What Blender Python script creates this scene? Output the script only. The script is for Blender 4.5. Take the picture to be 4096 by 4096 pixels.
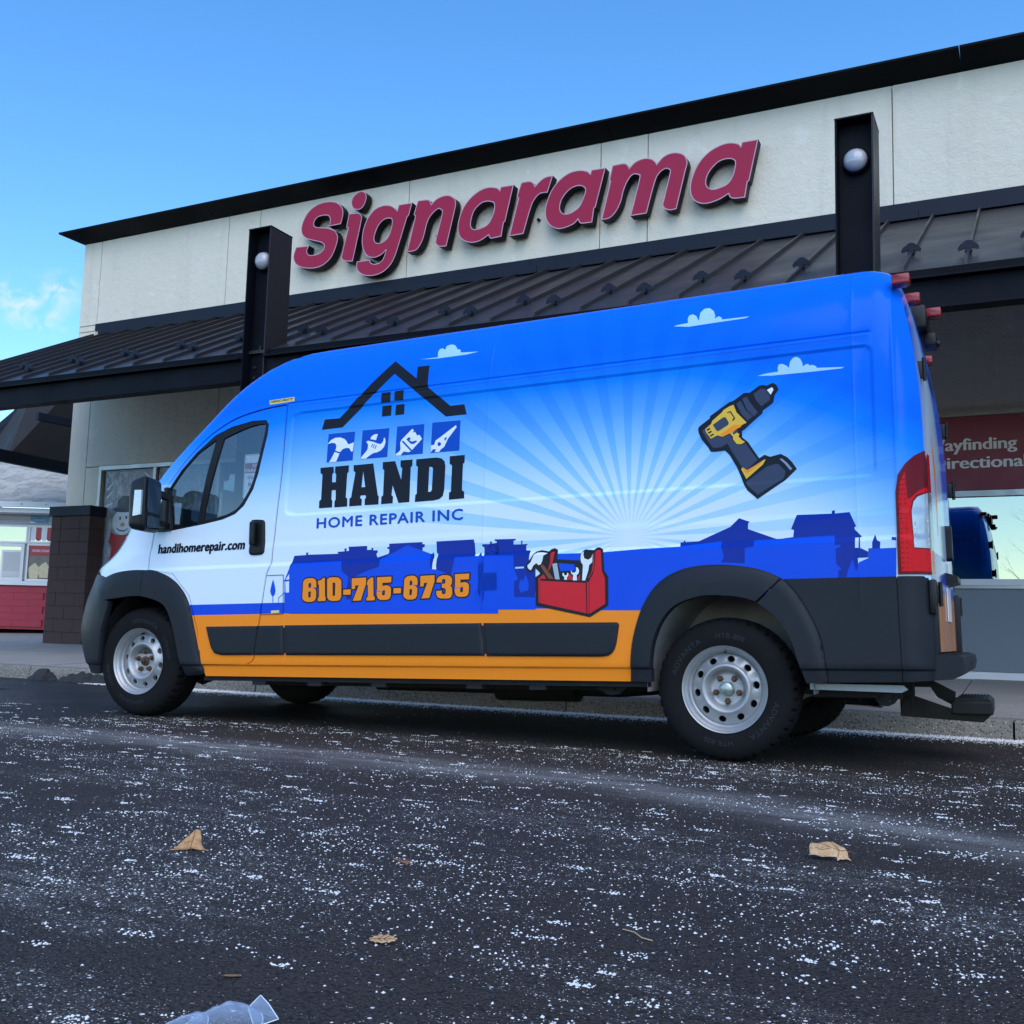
import bpy, bmesh, math, random
import numpy as np
from mathutils import Vector, Matrix
from mathutils.geometry import delaunay_2d_cdt

for _o in list(bpy.data.objects):
    bpy.data.objects.remove(_o)
SC = bpy.context.scene
COL = SC.collection
R = math.radians
random.seed(7)
RNG = np.random.default_rng(7)

# ------------------------------------------------------------------ camera
CAM = Vector((1.3501, -5.3593, 0.6278))
YAW, PITCH, ROLL = 0.4478, 0.1156, 0.0269
cd = bpy.data.cameras.new('camera')
co = bpy.data.objects.new('camera', cd)
COL.objects.link(co)
_f = Vector((-math.sin(YAW) * math.cos(PITCH), math.cos(YAW) * math.cos(PITCH), math.sin(PITCH)))
_r = Vector((math.cos(YAW), math.sin(YAW), 0))
_u = _r.cross(_f)
_r2 = _r * math.cos(ROLL) + _u * math.sin(ROLL)
_u2 = -_r * math.sin(ROLL) + _u * math.cos(ROLL)
_m = Matrix((_r2, _u2, -_f)).transposed().to_4x4()
_m.translation = CAM
co.matrix_world = _m
cd.sensor_width = 36.0
cd.lens = 36.0 * 4174.5 / 4096.0
cd.clip_start = 0.05
cd.clip_end = 2000
SC.camera = co

# ------------------------------------------------------------------ light
SUN_AZ, SUN_EL = R(152), R(47)         # azimuth from +Y towards +X: behind the camera, veiled
W = bpy.data.worlds.new('World')
SC.world = W
W.use_nodes = True
wn, wl = W.node_tree.nodes, W.node_tree.links
bg = wn['Background']
sky = wn.new('ShaderNodeTexSky')
sky.sky_type = 'NISHITA'
sky.sun_disc = False
sky.sun_elevation = SUN_EL
sky.sun_rotation = SUN_AZ
sky.air_density = 1.0
sky.dust_density = 0.3
sky.ozone_density = 3.0
bg.inputs['Strength'].default_value = 0.15
# deep winter sky, with one small wispy cloud low on the left
hs = wn.new('ShaderNodeHueSaturation'); hs.inputs['Saturation'].default_value = 1.26
wl.new(sky.outputs[0], hs.inputs['Color'])
tc = wn.new('ShaderNodeTexCoord')
def wmath(op, a, b=0.0):
    x = wn.new('ShaderNodeMath'); x.operation = op
    for i, v in enumerate((a, b)):
        if isinstance(v, bpy.types.NodeSocket): wl.new(v, x.inputs[i])
        else: x.inputs[i].default_value = v
    return x.outputs[0]
def wrange(v, a, b):
    x = wn.new('ShaderNodeMapRange'); wl.new(v, x.inputs[0]); x.inputs[1].default_value = a; x.inputs[2].default_value = b
    return x.outputs[0]
mask = None
for (d, r0, r1) in (((-.736, .616, .281), .024, .006), ((-.755, .596, .271), .028, .010), ((-.746, .613, .256), .020, .008), ((.5, -.8, .33), .10, .03), ((-.2, -.9, .25), .08, .03), ((.93, -.2, .3), .08, .03)):
    v = wn.new('ShaderNodeVectorMath'); v.operation = 'DISTANCE'; wl.new(tc.outputs['Generated'], v.inputs[0]); v.inputs[1].default_value = d
    k = wrange(v.outputs['Value'], r0, r1)
    mask = k if mask is None else wmath('MAXIMUM', mask, k)
n2 = wn.new('ShaderNodeTexNoise'); n2.inputs['Scale'].default_value = 48; n2.inputs['Detail'].default_value = 6; n2.inputs['Distortion'].default_value = 0.9
wl.new(tc.outputs['Generated'], n2.inputs['Vector'])
cl = wmath('MULTIPLY', mask, wrange(n2.outputs['Fac'], .44, .78))
mx = wn.new('ShaderNodeMix'); mx.data_type = 'RGBA'
mx.inputs[7].default_value = (2.9, 3.2, 3.5, 1)
wl.new(cl, mx.inputs[0]); wl.new(hs.outputs[0], mx.inputs[6]); wl.new(mx.outputs[2], bg.inputs['Color'])

sd = bpy.data.lights.new('sun', 'SUN')
sd.energy = 0.85
sd.angle = R(60)
sd.color = (1.0, 0.90, 0.78)
so = bpy.data.objects.new('sun', sd)
COL.objects.link(so)
_sd = Vector((math.sin(SUN_AZ) * math.cos(SUN_EL), math.cos(SUN_AZ) * math.cos(SUN_EL), math.sin(SUN_EL)))
so.rotation_euler = _sd.to_track_quat('Z', 'Y').to_euler()
so.location = (20, 20, 30)
VS = SC.view_settings
VS.view_transform = 'Standard'
VS.look = 'None'
VS.gamma = 1
VS.use_curve_mapping = False
VS.exposure = 1.0
SC.cycles.max_bounces = 8
SC.cycles.transparent_max_bounces = 12

# ------------------------------------------------------------------ helpers
def tag(o, label=None, cat=None, group=None, kind=None):
    if label: o['label'] = label
    if cat: o['category'] = cat
    if group: o['group'] = group
    if kind: o['kind'] = kind
    return o

def empty(name, loc=(0, 0, 0), rz=0.0, ry=0.0, parent=None):
    o = bpy.data.objects.new(name, None)
    o.empty_display_size = 0.2
    o.location = loc
    o.rotation_euler = (0, ry, rz)
    COL.objects.link(o)
    if parent: o.parent = parent
    return o

def link(name, me, parent=None, mats=()):
    for m in mats: me.materials.append(m)
    o = bpy.data.objects.new(name, me)
    COL.objects.link(o)
    if parent: o.parent = parent
    return o

def meshobj(name, verts, faces, mats, parent=None, smooth=False, mi=None):
    me = bpy.data.meshes.new(name)
    me.from_pydata([tuple(map(float, v)) for v in verts], [], faces)
    if smooth: me.polygons.foreach_set('use_smooth', [True] * len(me.polygons))
    if not isinstance(mats, (list, tuple)): mats = [mats]
    for m in mats: me.materials.append(m)
    if mi is not None: me.polygons.foreach_set('material_index', mi)
    o = bpy.data.objects.new(name, me)
    COL.objects.link(o)
    if parent: o.parent = parent
    return o

class MB:
    """collects simple solids into ONE mesh object"""
    def __init__(s): s.v = []; s.f = []; s.m = []
    def add(s, vs, fs, mi=0):
        b = len(s.v); s.v += [tuple(v) for v in vs]; s.f += [tuple(b + i for i in f) for f in fs]; s.m += [mi] * len(fs)
        return s
    def box(s, x0, x1, y0, y1, z0, z1, mi=0, bev=0.0):
        if bev <= 0:
            vs = [(x, y, z) for z in (z0, z1) for y in (y0, y1) for x in (x0, x1)]
            s.add(vs, [(0, 2, 3, 1), (4, 5, 7, 6), (0, 1, 5, 4), (2, 6, 7, 3), (0, 4, 6, 2), (1, 3, 7, 5)], mi)
        else:
            bm = bmesh.new()
            bmesh.ops.create_cube(bm, size=1)
            for v in bm.verts:
                v.co = Vector(((x0 + x1) / 2 + v.co.x * (x1 - x0), (y0 + y1) / 2 + v.co.y * (y1 - y0), (z0 + z1) / 2 + v.co.z * (z1 - z0)))
            bmesh.ops.bevel(bm, geom=bm.edges[:], offset=bev, segments=2, profile=0.6, affect='EDGES')
            bm.verts.ensure_lookup_table(); bm.verts.index_update()
            s.add([v.co[:] for v in bm.verts], [tuple(v.index for v in f.verts) for f in bm.faces], mi)
            bm.free()
        return s
    def bar(s, a, b, w, h, mi=0, up=(0, 0, 1)):
        a, b = Vector(a), Vector(b); d = (b - a).normalized(); up = Vector(up)
        r = d.cross(up).normalized(); u = r.cross(d)
        vs = []
        for p in (a, b):
            for sx, sy in ((-1, -1), (1, -1), (1, 1), (-1, 1)): vs.append(p + r * sx * w / 2 + u * sy * h / 2)
        s.add(vs, [(0, 1, 2, 3), (7, 6, 5, 4), (0, 4, 5, 1), (1, 5, 6, 2), (2, 6, 7, 3), (3, 7, 4, 0)], mi)
        return s
    def tube(s, pts, rad, n=10, mi=0, caps=True):
        pts = [Vector(p) for p in pts]; rs = rad if isinstance(rad, (list, tuple)) else [rad] * len(pts)
        rings = []
        for i, p in enumerate(pts):
            d = (pts[min(i + 1, len(pts) - 1)] - pts[max(i - 1, 0)]).normalized()
            r = d.cross(Vector((0, 0, 1)) if abs(d.z) < .95 else Vector((1, 0, 0))).normalized(); u = r.cross(d)
            rings.append([p + (r * math.cos(2 * math.pi * k / n) + u * math.sin(2 * math.pi * k / n)) * rs[i] for k in range(n)])
        vs = [v for rg in rings for v in rg]; fs = []
        for i in range(len(pts) - 1):
            for k in range(n):
                a, b = i * n + k, i * n + (k + 1) % n
                fs.append((a, a + n, b + n, b))
        if caps: fs += [tuple(range(n)), tuple(reversed(range((len(pts) - 1) * n, len(pts) * n)))]
        s.add(vs, fs, mi)
        return s
    def lathe(s, prof, axis='y', c=(0, 0, 0), n=32, mi=0):
        """prof: (radius, along axis)"""
        vs = []
        for (r, a) in prof:
            for k in range(n):
                t = 2 * math.pi * k / n
                if axis == 'y': vs.append((c[0] + r * math.cos(t), c[1] + a, c[2] + r * math.sin(t)))
                elif axis == 'z': vs.append((c[0] + r * math.cos(t), c[1] + r * math.sin(t), c[2] + a))
                else: vs.append((c[0] + a, c[1] + r * math.cos(t), c[2] + r * math.sin(t)))
        fs = []
        for i in range(len(prof) - 1):
            for k in range(n):
                a, b = i * n + k, i * n + (k + 1) % n
                fs.append((a, b, b + n, a + n))
        s.add(vs, fs, mi)
        return s
    def prism(s, poly, lo, hi, fn, mi=0):
        """poly extruded: fn(p, q, t) -> 3d point, t = lo / hi"""
        n = len(poly)
        vs = [fn(p[0], p[1], lo) for p in poly] + [fn(p[0], p[1], hi) for p in poly]
        fs = [tuple(reversed(range(n))), tuple(range(n, 2 * n))] + [(i, (i + 1) % n, n + (i + 1) % n, n + i) for i in range(n)]
        s.add(vs, fs, mi)
        return s
    def build(s, name, mats, parent=None, smooth=False, fix=True, auto=None):
        me = bpy.data.meshes.new(name)
        me.from_pydata([tuple(map(float, v)) for v in s.v], [], s.f)
        if not isinstance(mats, (list, tuple)): mats = [mats]
        for m in mats: me.materials.append(m)
        me.polygons.foreach_set('material_index', s.m)
        if fix:
            bm = bmesh.new(); bm.from_mesh(me); bmesh.ops.recalc_face_normals(bm, faces=bm.faces); bm.to_mesh(me); bm.free()
        if smooth or auto:
            me.polygons.foreach_set('use_smooth', [True] * len(me.polygons))
            if auto: me.set_sharp_from_angle(angle=R(auto))
        o = bpy.data.objects.new(name, me)
        COL.objects.link(o)
        if parent: o.parent = parent
        return o

def in_poly(P, poly):
    x, y = P[:, 0], P[:, 1]
    c = np.zeros(len(P), bool)
    n = len(poly)
    for i in range(n):
        x0, y0 = poly[i][:2]; x1, y1 = poly[(i + 1) % n][:2]
        if y0 == y1: continue
        m = ((y0 > y) != (y1 > y)) & (x < (x1 - x0) * (y - y0) / (y1 - y0) + x0)
        c ^= m
    return c

def fill2d(polys, holes=(), extra=()):
    """constrained triangulation of polygons minus holes -> (verts 2d, tris)"""
    vs, es = [], []
    for P in list(polys) + list(holes):
        b = len(vs)
        vs += [Vector((p[0], p[1])) for p in P]
        es += [(b + i, b + (i + 1) % len(P)) for i in range(len(P))]
    vs += [Vector((p[0], p[1])) for p in extra]
    r = delaunay_2d_cdt(vs, es, [], 0, 1e-6, False)
    V = np.array([(v.x, v.y) for v in r[0]]); T = [tuple(f) for f in r[2]]
    if not T: return V, []
    Ta = np.array(T); cen = V[Ta].mean(1)
    ins = np.zeros(len(cen), bool)
    for P in polys: ins |= in_poly(cen, P)
    for P in holes: ins &= ~in_poly(cen, P)
    T = [t for t, k in zip(T, ins) if k]
    out = []
    for t in T:
        a, b, c = V[list(t)]
        ar = (b[0] - a[0]) * (c[1] - a[1]) - (b[1] - a[1]) * (c[0] - a[0])
        if abs(ar) < 1e-11: continue
        out.append(t if ar > 0 else (t[0], t[2], t[1]))
    return V, out

def smooth_loop(P, k=5):
    """Catmull-Rom through points; a third value of 1 marks a corner"""
    n = len(P); out = []
    for i in range(n):
        p0, p1, p2, p3 = (np.array(P[(i + d) % n][:2], float) for d in (-1, 0, 1, 2))
        if P[i][2]: p0 = p1
        if P[(i + 1) % n][2]: p3 = p2
        for j in range(k):
            t = j / k
            out.append(tuple(0.5 * ((2 * p1) + (p2 - p0) * t + (2 * p0 - 5 * p1 + 4 * p2 - p3) * t * t + (3 * p1 - p0 - 3 * p2 + p3) * t ** 3)))
    return out

def offset_poly(P, d):
    P = [np.array(p[:2], float) for p in P]
    n = len(P)
    ar = sum(P[i][0] * P[(i + 1) % n][1] - P[(i + 1) % n][0] * P[i][1] for i in range(n))
    s = 1 if ar > 0 else -1
    out = []
    for i in range(n):
        a, b, c = P[i - 1], P[i], P[(i + 1) % n]
        d1 = b - a; d2 = c - b
        d1 = d1 / (np.linalg.norm(d1) + 1e-12); d2 = d2 / (np.linalg.norm(d2) + 1e-12)
        n1 = np.array([d1[1], -d1[0]]) * s; n2 = np.array([d2[1], -d2[0]]) * s
        m = n1 + n2; L = m @ m
        m = m * (2 / L) if L > .35 else m / (math.sqrt(L) + 1e-9) * 1.7
        out.append(tuple(b + m * d))
    return out

def crv(P, k=4):
    """open smooth curve through the points"""
    out = []
    n = len(P)
    for i in range(n - 1):
        p0, p1, p2, p3 = (np.array(P[min(max(i + d, 0), n - 1)][:2], float) for d in (-1, 0, 1, 2))
        for j in range(k):
            t = j / k
            out.append(tuple(0.5 * ((2 * p1) + (p2 - p0) * t + (2 * p0 - 5 * p1 + 4 * p2 - p3) * t * t + (3 * p1 - p0 - 3 * p2 + p3) * t ** 3)))
    return out + [tuple(map(float, P[-1][:2]))]

def edge_dist(V, P, closed=True):
    """distance of 2d points to a polyline"""
    V = np.asarray(V, float); P = np.asarray([p[:2] for p in P], float)
    Q = np.roll(P, -1, 0) if closed else P[1:]
    P = P if closed else P[:-1]
    d = np.full(len(V), 9.0)
    for a, b in zip(P, Q):
        e = b - a; t = np.clip(((V - a) @ e) / (e @ e + 1e-12), 0, 1)
        d = np.minimum(d, np.hypot(*(V - a - t[:, None] * e).T))
    return d

def text2d(body, bold=0.0, spacing=1.0):
    cu = bpy.data.curves.new('lettering', 'FONT')
    cu.body = body; cu.offset = bold; cu.space_character = spacing; cu.resolution_u = 3
    o = bpy.data.objects.new('lettering', cu)
    COL.objects.link(o)
    dg = bpy.context.evaluated_depsgraph_get(); dg.update()
    me = bpy.data.meshes.new_from_object(o.evaluated_get(dg))
    V = np.array([v.co[:2] for v in me.vertices]); F = [tuple(p.vertices) for p in me.polygons]
    bpy.data.objects.remove(o); bpy.data.curves.remove(cu); bpy.data.meshes.remove(me)
    return V, F

def fit_text(body, x0, x1, z0, z1, bold=0.0, spacing=1.0, caps=None):
    """text scaled to a box; z0 = baseline, z1 = top of the capitals"""
    V, F = text2d(body, bold, spacing)
    top = caps if caps else V[:, 1].max()
    V = V.copy()
    xs = (V[:, 0] - V[:, 0].min()) / (V[:, 0].max() - V[:, 0].min())
    return np.stack([x0 + xs * (x1 - x0), z0 + V[:, 1] / top * (z1 - z0)], 1), F

def plate_text(name, V, F, fn, mat, parent):
    """flat lettering: fn(a, b) -> 3d"""
    return meshobj(name, [fn(a, b) for a, b in V], F, mat, parent)

# ------------------------------------------------------------------ materials
def newmat(name):
    m = bpy.data.materials.new(name); m.use_nodes = True
    nt = m.node_tree
    return m, nt.nodes, nt.links, nt.nodes['Principled BSDF']

def mixrgb(N, L, fac, a, b, mode='MIX'):
    x = N.new('ShaderNodeMix'); x.data_type = 'RGBA'; x.blend_type = mode
    for sock, val in ((0, fac), (6, a), (7, b)):
        if hasattr(val, 'is_output') or isinstance(val, bpy.types.NodeSocket): L.new(val, x.inputs[sock])
        elif sock == 0: x.inputs[0].default_value = val
        else: x.inputs[sock].default_value = tuple(val[:3]) + (1,)
    return x.outputs[2]

def math_n(N, L, op, a, b=0.0, c=None, clamp=False):
    x = N.new('ShaderNodeMath'); x.operation = op; x.use_clamp = clamp
    for i, val in enumerate((a, b) if c is None else (a, b, c)):
        if isinstance(val, bpy.types.NodeSocket): L.new(val, x.inputs[i])
        else: x.inputs[i].default_value = val
    return x.outputs[0]

def noise(N, L, scale, detail=4, co=None, rough=0.55, dist=0.0, stretch=None):
    t = N.new('ShaderNodeTexNoise'); t.inputs['Scale'].default_value = scale; t.inputs['Detail'].default_value = detail
    t.inputs['Roughness'].default_value = rough; t.inputs['Distortion'].default_value = dist
    if co is None:
        c = N.new('ShaderNodeTexCoord'); co = c.outputs['Object']
    if stretch:
        mpn = N.new('ShaderNodeMapping'); mpn.inputs['Scale'].default_value = stretch
        L.new(co, mpn.inputs[0]); co = mpn.outputs[0]
    L.new(co, t.inputs['Vector'])
    return t.outputs['Fac']

def maprange(N, L, v, a, b, c=0.0, d=1.0):
    x = N.new('ShaderNodeMapRange'); L.new(v, x.inputs[0])
    for i, k in enumerate((a, b, c, d)): x.inputs[i + 1].default_value = k
    return x.outputs[0]

def bump(N, L, h, strength, dist, B):
    b = N.new('ShaderNodeBump'); b.inputs['Strength'].default_value = strength; b.inputs['Distance'].default_value = dist
    L.new(h, b.inputs['Height']); L.new(b.outputs[0], B.inputs['Normal'])

def simple(name, col, rough=0.5, metal=0.0, spec=0.5, var=0.12, vscale=6.0, bstr=0.0, bscale=200.0, bdist=0.001, coat=0.0, rvar=0.1):
    m, N, L, B = newmat(name)
    n = noise(N, L, vscale, 5)
    d = [c * (1 - var) for c in col]; e = [min(1, c * (1 + var)) for c in col]
    L.new(mixrgb(N, L, n, d, e), B.inputs['Base Color'])
    L.new(maprange(N, L, n, .3, .7, max(0, rough - rvar), min(1, rough + rvar)), B.inputs['Roughness'])
    B.inputs['Metallic'].default_value = metal
    B.inputs['Specular IOR Level'].default_value = spec
    B.inputs['Coat Weight'].default_value = coat
    B.inputs['Coat Roughness'].default_value = 0.04
    if bstr > 0: bump(N, L, noise(N, L, bscale, 3), bstr, bdist, B)
    return m

def glassmat(name, tint, refl=1.5, extra=0.0, rough=0.0, rcol=(1, 1, 1)):
    m, N, L, B = newmat(name)
    N.remove(B)
    out = N['Material Output']
    tr = N.new('ShaderNodeBsdfTransparent'); tr.inputs[0].default_value = tuple(tint) + (1,)
    gl = N.new('ShaderNodeBsdfGlossy'); gl.inputs['Roughness'].default_value = rough; gl.inputs[0].default_value = tuple(rcol) + (1,)
    fr = N.new('ShaderNodeFresnel'); fr.inputs[0].default_value = refl
    f = math_n(N, L, 'ADD', fr.outputs[0], extra, clamp=True)
    mx = N.new('ShaderNodeMixShader')
    L.new(f, mx.inputs[0]); L.new(tr.outputs[0], mx.inputs[1]); L.new(gl.outputs[0], mx.inputs[2]); L.new(mx.outputs[0], out.inputs[0])
    return m

SIGN=[('s',[(-7.862,6.033,1),(-7.633,6.022,1),(-7.667,5.947,0),(-7.631,5.888,0),(-7.544,5.872,0),(-7.444,5.886,0),(-7.379,5.934,0),(-7.372,5.993,0),(-7.43,6.04,0),(-7.557,6.084,0),(-7.685,6.131,0),(-7.765,6.201,0),(-7.791,6.301,0),(-7.755,6.421,0),(-7.664,6.541,0),(-7.521,6.614,0),(-7.341,6.628,0),(-7.182,6.586,0),(-7.089,6.495,0),(-7.066,6.397,0),(-7.098,6.26,1),(-7.308,6.255,1),(-7.284,6.337,0),(-7.317,6.409,0),(-7.397,6.431,0),(-7.509,6.42,0),(-7.568,6.353,0),(-7.547,6.292,0),(-7.455,6.263,0),(-7.318,6.234,0),(-7.204,6.182,0),(-7.149,6.108,0),(-7.14,6.031,0),(-7.177,5.905,0),(-7.248,5.783,0),(-7.377,5.697,0),(-7.532,5.675,0),(-7.716,5.706,0),(-7.846,5.771,0),(-7.902,5.866,0),(-7.896,5.951,0)],[]),('i',[(-6.969,6.385,1),(-6.82,6.376,0),(-6.757,6.328,0),(-6.752,6.244,0),(-6.868,5.683,1),(-6.991,5.704,0),(-7.056,5.747,0),(-7.058,5.813,0),(-6.971,6.18,1),(-7.004,6.195,1)],[]),('dot',[(-6.937,6.536,0),(-6.919,6.609,0),(-6.857,6.664,0),(-6.782,6.683,0),(-6.716,6.659,0),(-6.684,6.597,0),(-6.697,6.515,0),(-6.747,6.439,0),(-6.822,6.42,0),(-6.9,6.455,0)],[]),('g',[(-5.93,6.378,1),(-5.977,6.204,1),(-6.003,6.186,1),(-6.088,5.911,0),(-6.17,5.668,0),(-6.247,5.542,0),(-6.368,5.459,0),(-6.514,5.433,0),(-6.664,5.456,0),(-6.764,5.521,0),(-6.801,5.6,0),(-6.796,5.673,1),(-6.579,5.665,1),(-6.562,5.622,0),(-6.501,5.596,0),(-6.417,5.606,0),(-6.361,5.659,0),(-6.324,5.767,1),(-6.401,5.71,0),(-6.527,5.687,0),(-6.636,5.734,0),(-6.705,5.837,0),(-6.73,5.97,0),(-6.71,6.134,0),(-6.643,6.282,0),(-6.53,6.385,0),(-6.394,6.415,0),(-6.266,6.388,0),(-6.168,6.308,1),(-6.145,6.383,1)],[(-6.245,6.173,0),(-6.289,6.213,0),(-6.383,6.204,0),(-6.465,6.134,0),(-6.512,6.03,0),(-6.523,5.949,0),(-6.484,5.893,0),(-6.389,5.892,0),(-6.308,5.944,0),(-6.26,6.047,0)]),('n',[(-5.842,6.391,1),(-5.689,6.38,0),(-5.648,6.35,0),(-5.626,6.306,1),(-5.558,6.362,0),(-5.449,6.392,0),(-5.349,6.381,0),(-5.268,6.322,0),(-5.25,6.248,0),(-5.265,6.143,0),(-5.372,5.683,1),(-5.481,5.695,0),(-5.532,5.738,0),(-5.539,5.802,0),(-5.459,6.139,0),(-5.471,6.198,0),(-5.522,6.221,0),(-5.61,6.163,0),(-5.676,6.065,0),(-5.737,5.84,0),(-5.813,5.717,0),(-5.883,5.689,0),(-5.985,5.691,1),(-5.874,6.178,1),(-5.901,6.201,1)],[]),('a',[(-4.399,6.364,1),(-4.506,5.89,1),(-4.528,5.876,1),(-4.556,5.695,1),(-4.669,5.69,0),(-4.716,5.691,0),(-4.746,5.741,1),(-4.858,5.686,0),(-4.972,5.674,0),(-5.089,5.708,0),(-5.18,5.793,0),(-5.21,5.921,0),(-5.181,6.076,0),(-5.108,6.215,0),(-4.995,6.321,0),(-4.863,6.383,0),(-4.748,6.393,0),(-4.643,6.366,0),(-4.599,6.327,1),(-4.587,6.369,1)],[(-4.673,6.126,0),(-4.694,6.173,0),(-4.78,6.202,0),(-4.875,6.186,0),(-4.968,6.104,0),(-5.007,5.987,0),(-5.01,5.908,0),(-4.969,5.857,0),(-4.883,5.853,0),(-4.77,5.888,0),(-4.712,5.966,0),(-4.68,6.048,0)]),('r',[(-4.291,6.374,1),(-4.179,6.373,0),(-4.124,6.345,0),(-4.093,6.292,1),(-4.009,6.362,0),(-3.93,6.39,0),(-3.847,6.388,1),(-3.915,6.176,1),(-4.024,6.176,0),(-4.102,6.104,0),(-4.149,5.999,0),(-4.241,5.683,1),(-4.444,5.681,1),(-4.326,6.17,1),(-4.353,6.188,1)],[]),('a',[(-3.134,6.364,1),(-3.257,5.875,1),(-3.276,5.865,1),(-3.299,5.686,1),(-3.409,5.69,0),(-3.463,5.703,0),(-3.491,5.753,1),(-3.543,5.706,0),(-3.658,5.674,0),(-3.775,5.677,0),(-3.884,5.75,0),(-3.941,5.871,0),(-3.931,6.029,0),(-3.856,6.204,0),(-3.751,6.317,0),(-3.616,6.386,0),(-3.481,6.394,0),(-3.381,6.363,0),(-3.336,6.323,1),(-3.324,6.369,1)],[(-3.399,6.116,0),(-3.438,6.174,0),(-3.515,6.191,0),(-3.611,6.162,0),(-3.706,6.066,0),(-3.739,5.96,0),(-3.721,5.892,0),(-3.672,5.856,0),(-3.585,5.86,0),(-3.49,5.91,0),(-3.438,5.993,0)]),('m',[(-3.045,6.375,1),(-2.905,6.377,0),(-2.85,6.352,0),(-2.821,6.303,1),(-2.749,6.366,0),(-2.64,6.391,0),(-2.549,6.371,0),(-2.495,6.328,0),(-2.473,6.29,1),(-2.397,6.364,0),(-2.299,6.394,0),(-2.202,6.381,0),(-2.123,6.33,0),(-2.091,6.236,0),(-2.113,6.142,0),(-2.222,5.684,1),(-2.301,5.68,0),(-2.363,5.707,0),(-2.396,5.757,0),(-2.382,5.835,0),(-2.311,6.134,0),(-2.315,6.188,0),(-2.368,6.207,0),(-2.439,6.166,0),(-2.492,6.067,0),(-2.595,5.688,1),(-2.803,5.689,1),(-2.695,6.13,0),(-2.706,6.192,0),(-2.774,6.208,0),(-2.837,6.146,0),(-2.891,6.029,0),(-2.926,5.889,0),(-2.988,5.773,0),(-3.071,5.705,0),(-3.179,5.698,1),(-3.069,6.173,1),(-3.085,6.19,1)],[]),('a',[(-1.25,6.365,1),(-1.354,5.881,1),(-1.374,5.871,1),(-1.403,5.688,1),(-1.522,5.694,0),(-1.576,5.717,0),(-1.598,5.763,1),(-1.707,5.713,0),(-1.842,5.688,0),(-1.945,5.709,0),(-2.023,5.774,0),(-2.058,5.886,0),(-2.042,6.024,0),(-1.965,6.195,0),(-1.846,6.314,0),(-1.709,6.375,0),(-1.591,6.388,0),(-1.49,6.359,0),(-1.454,6.323,1),(-1.44,6.367,1)],[(-1.52,6.113,0),(-1.54,6.169,0),(-1.624,6.193,0),(-1.726,6.168,0),(-1.819,6.08,0),(-1.861,5.983,0),(-1.852,5.903,0),(-1.792,5.857,0),(-1.707,5.86,0),(-1.607,5.895,0),(-1.548,5.988,0)])]
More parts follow.
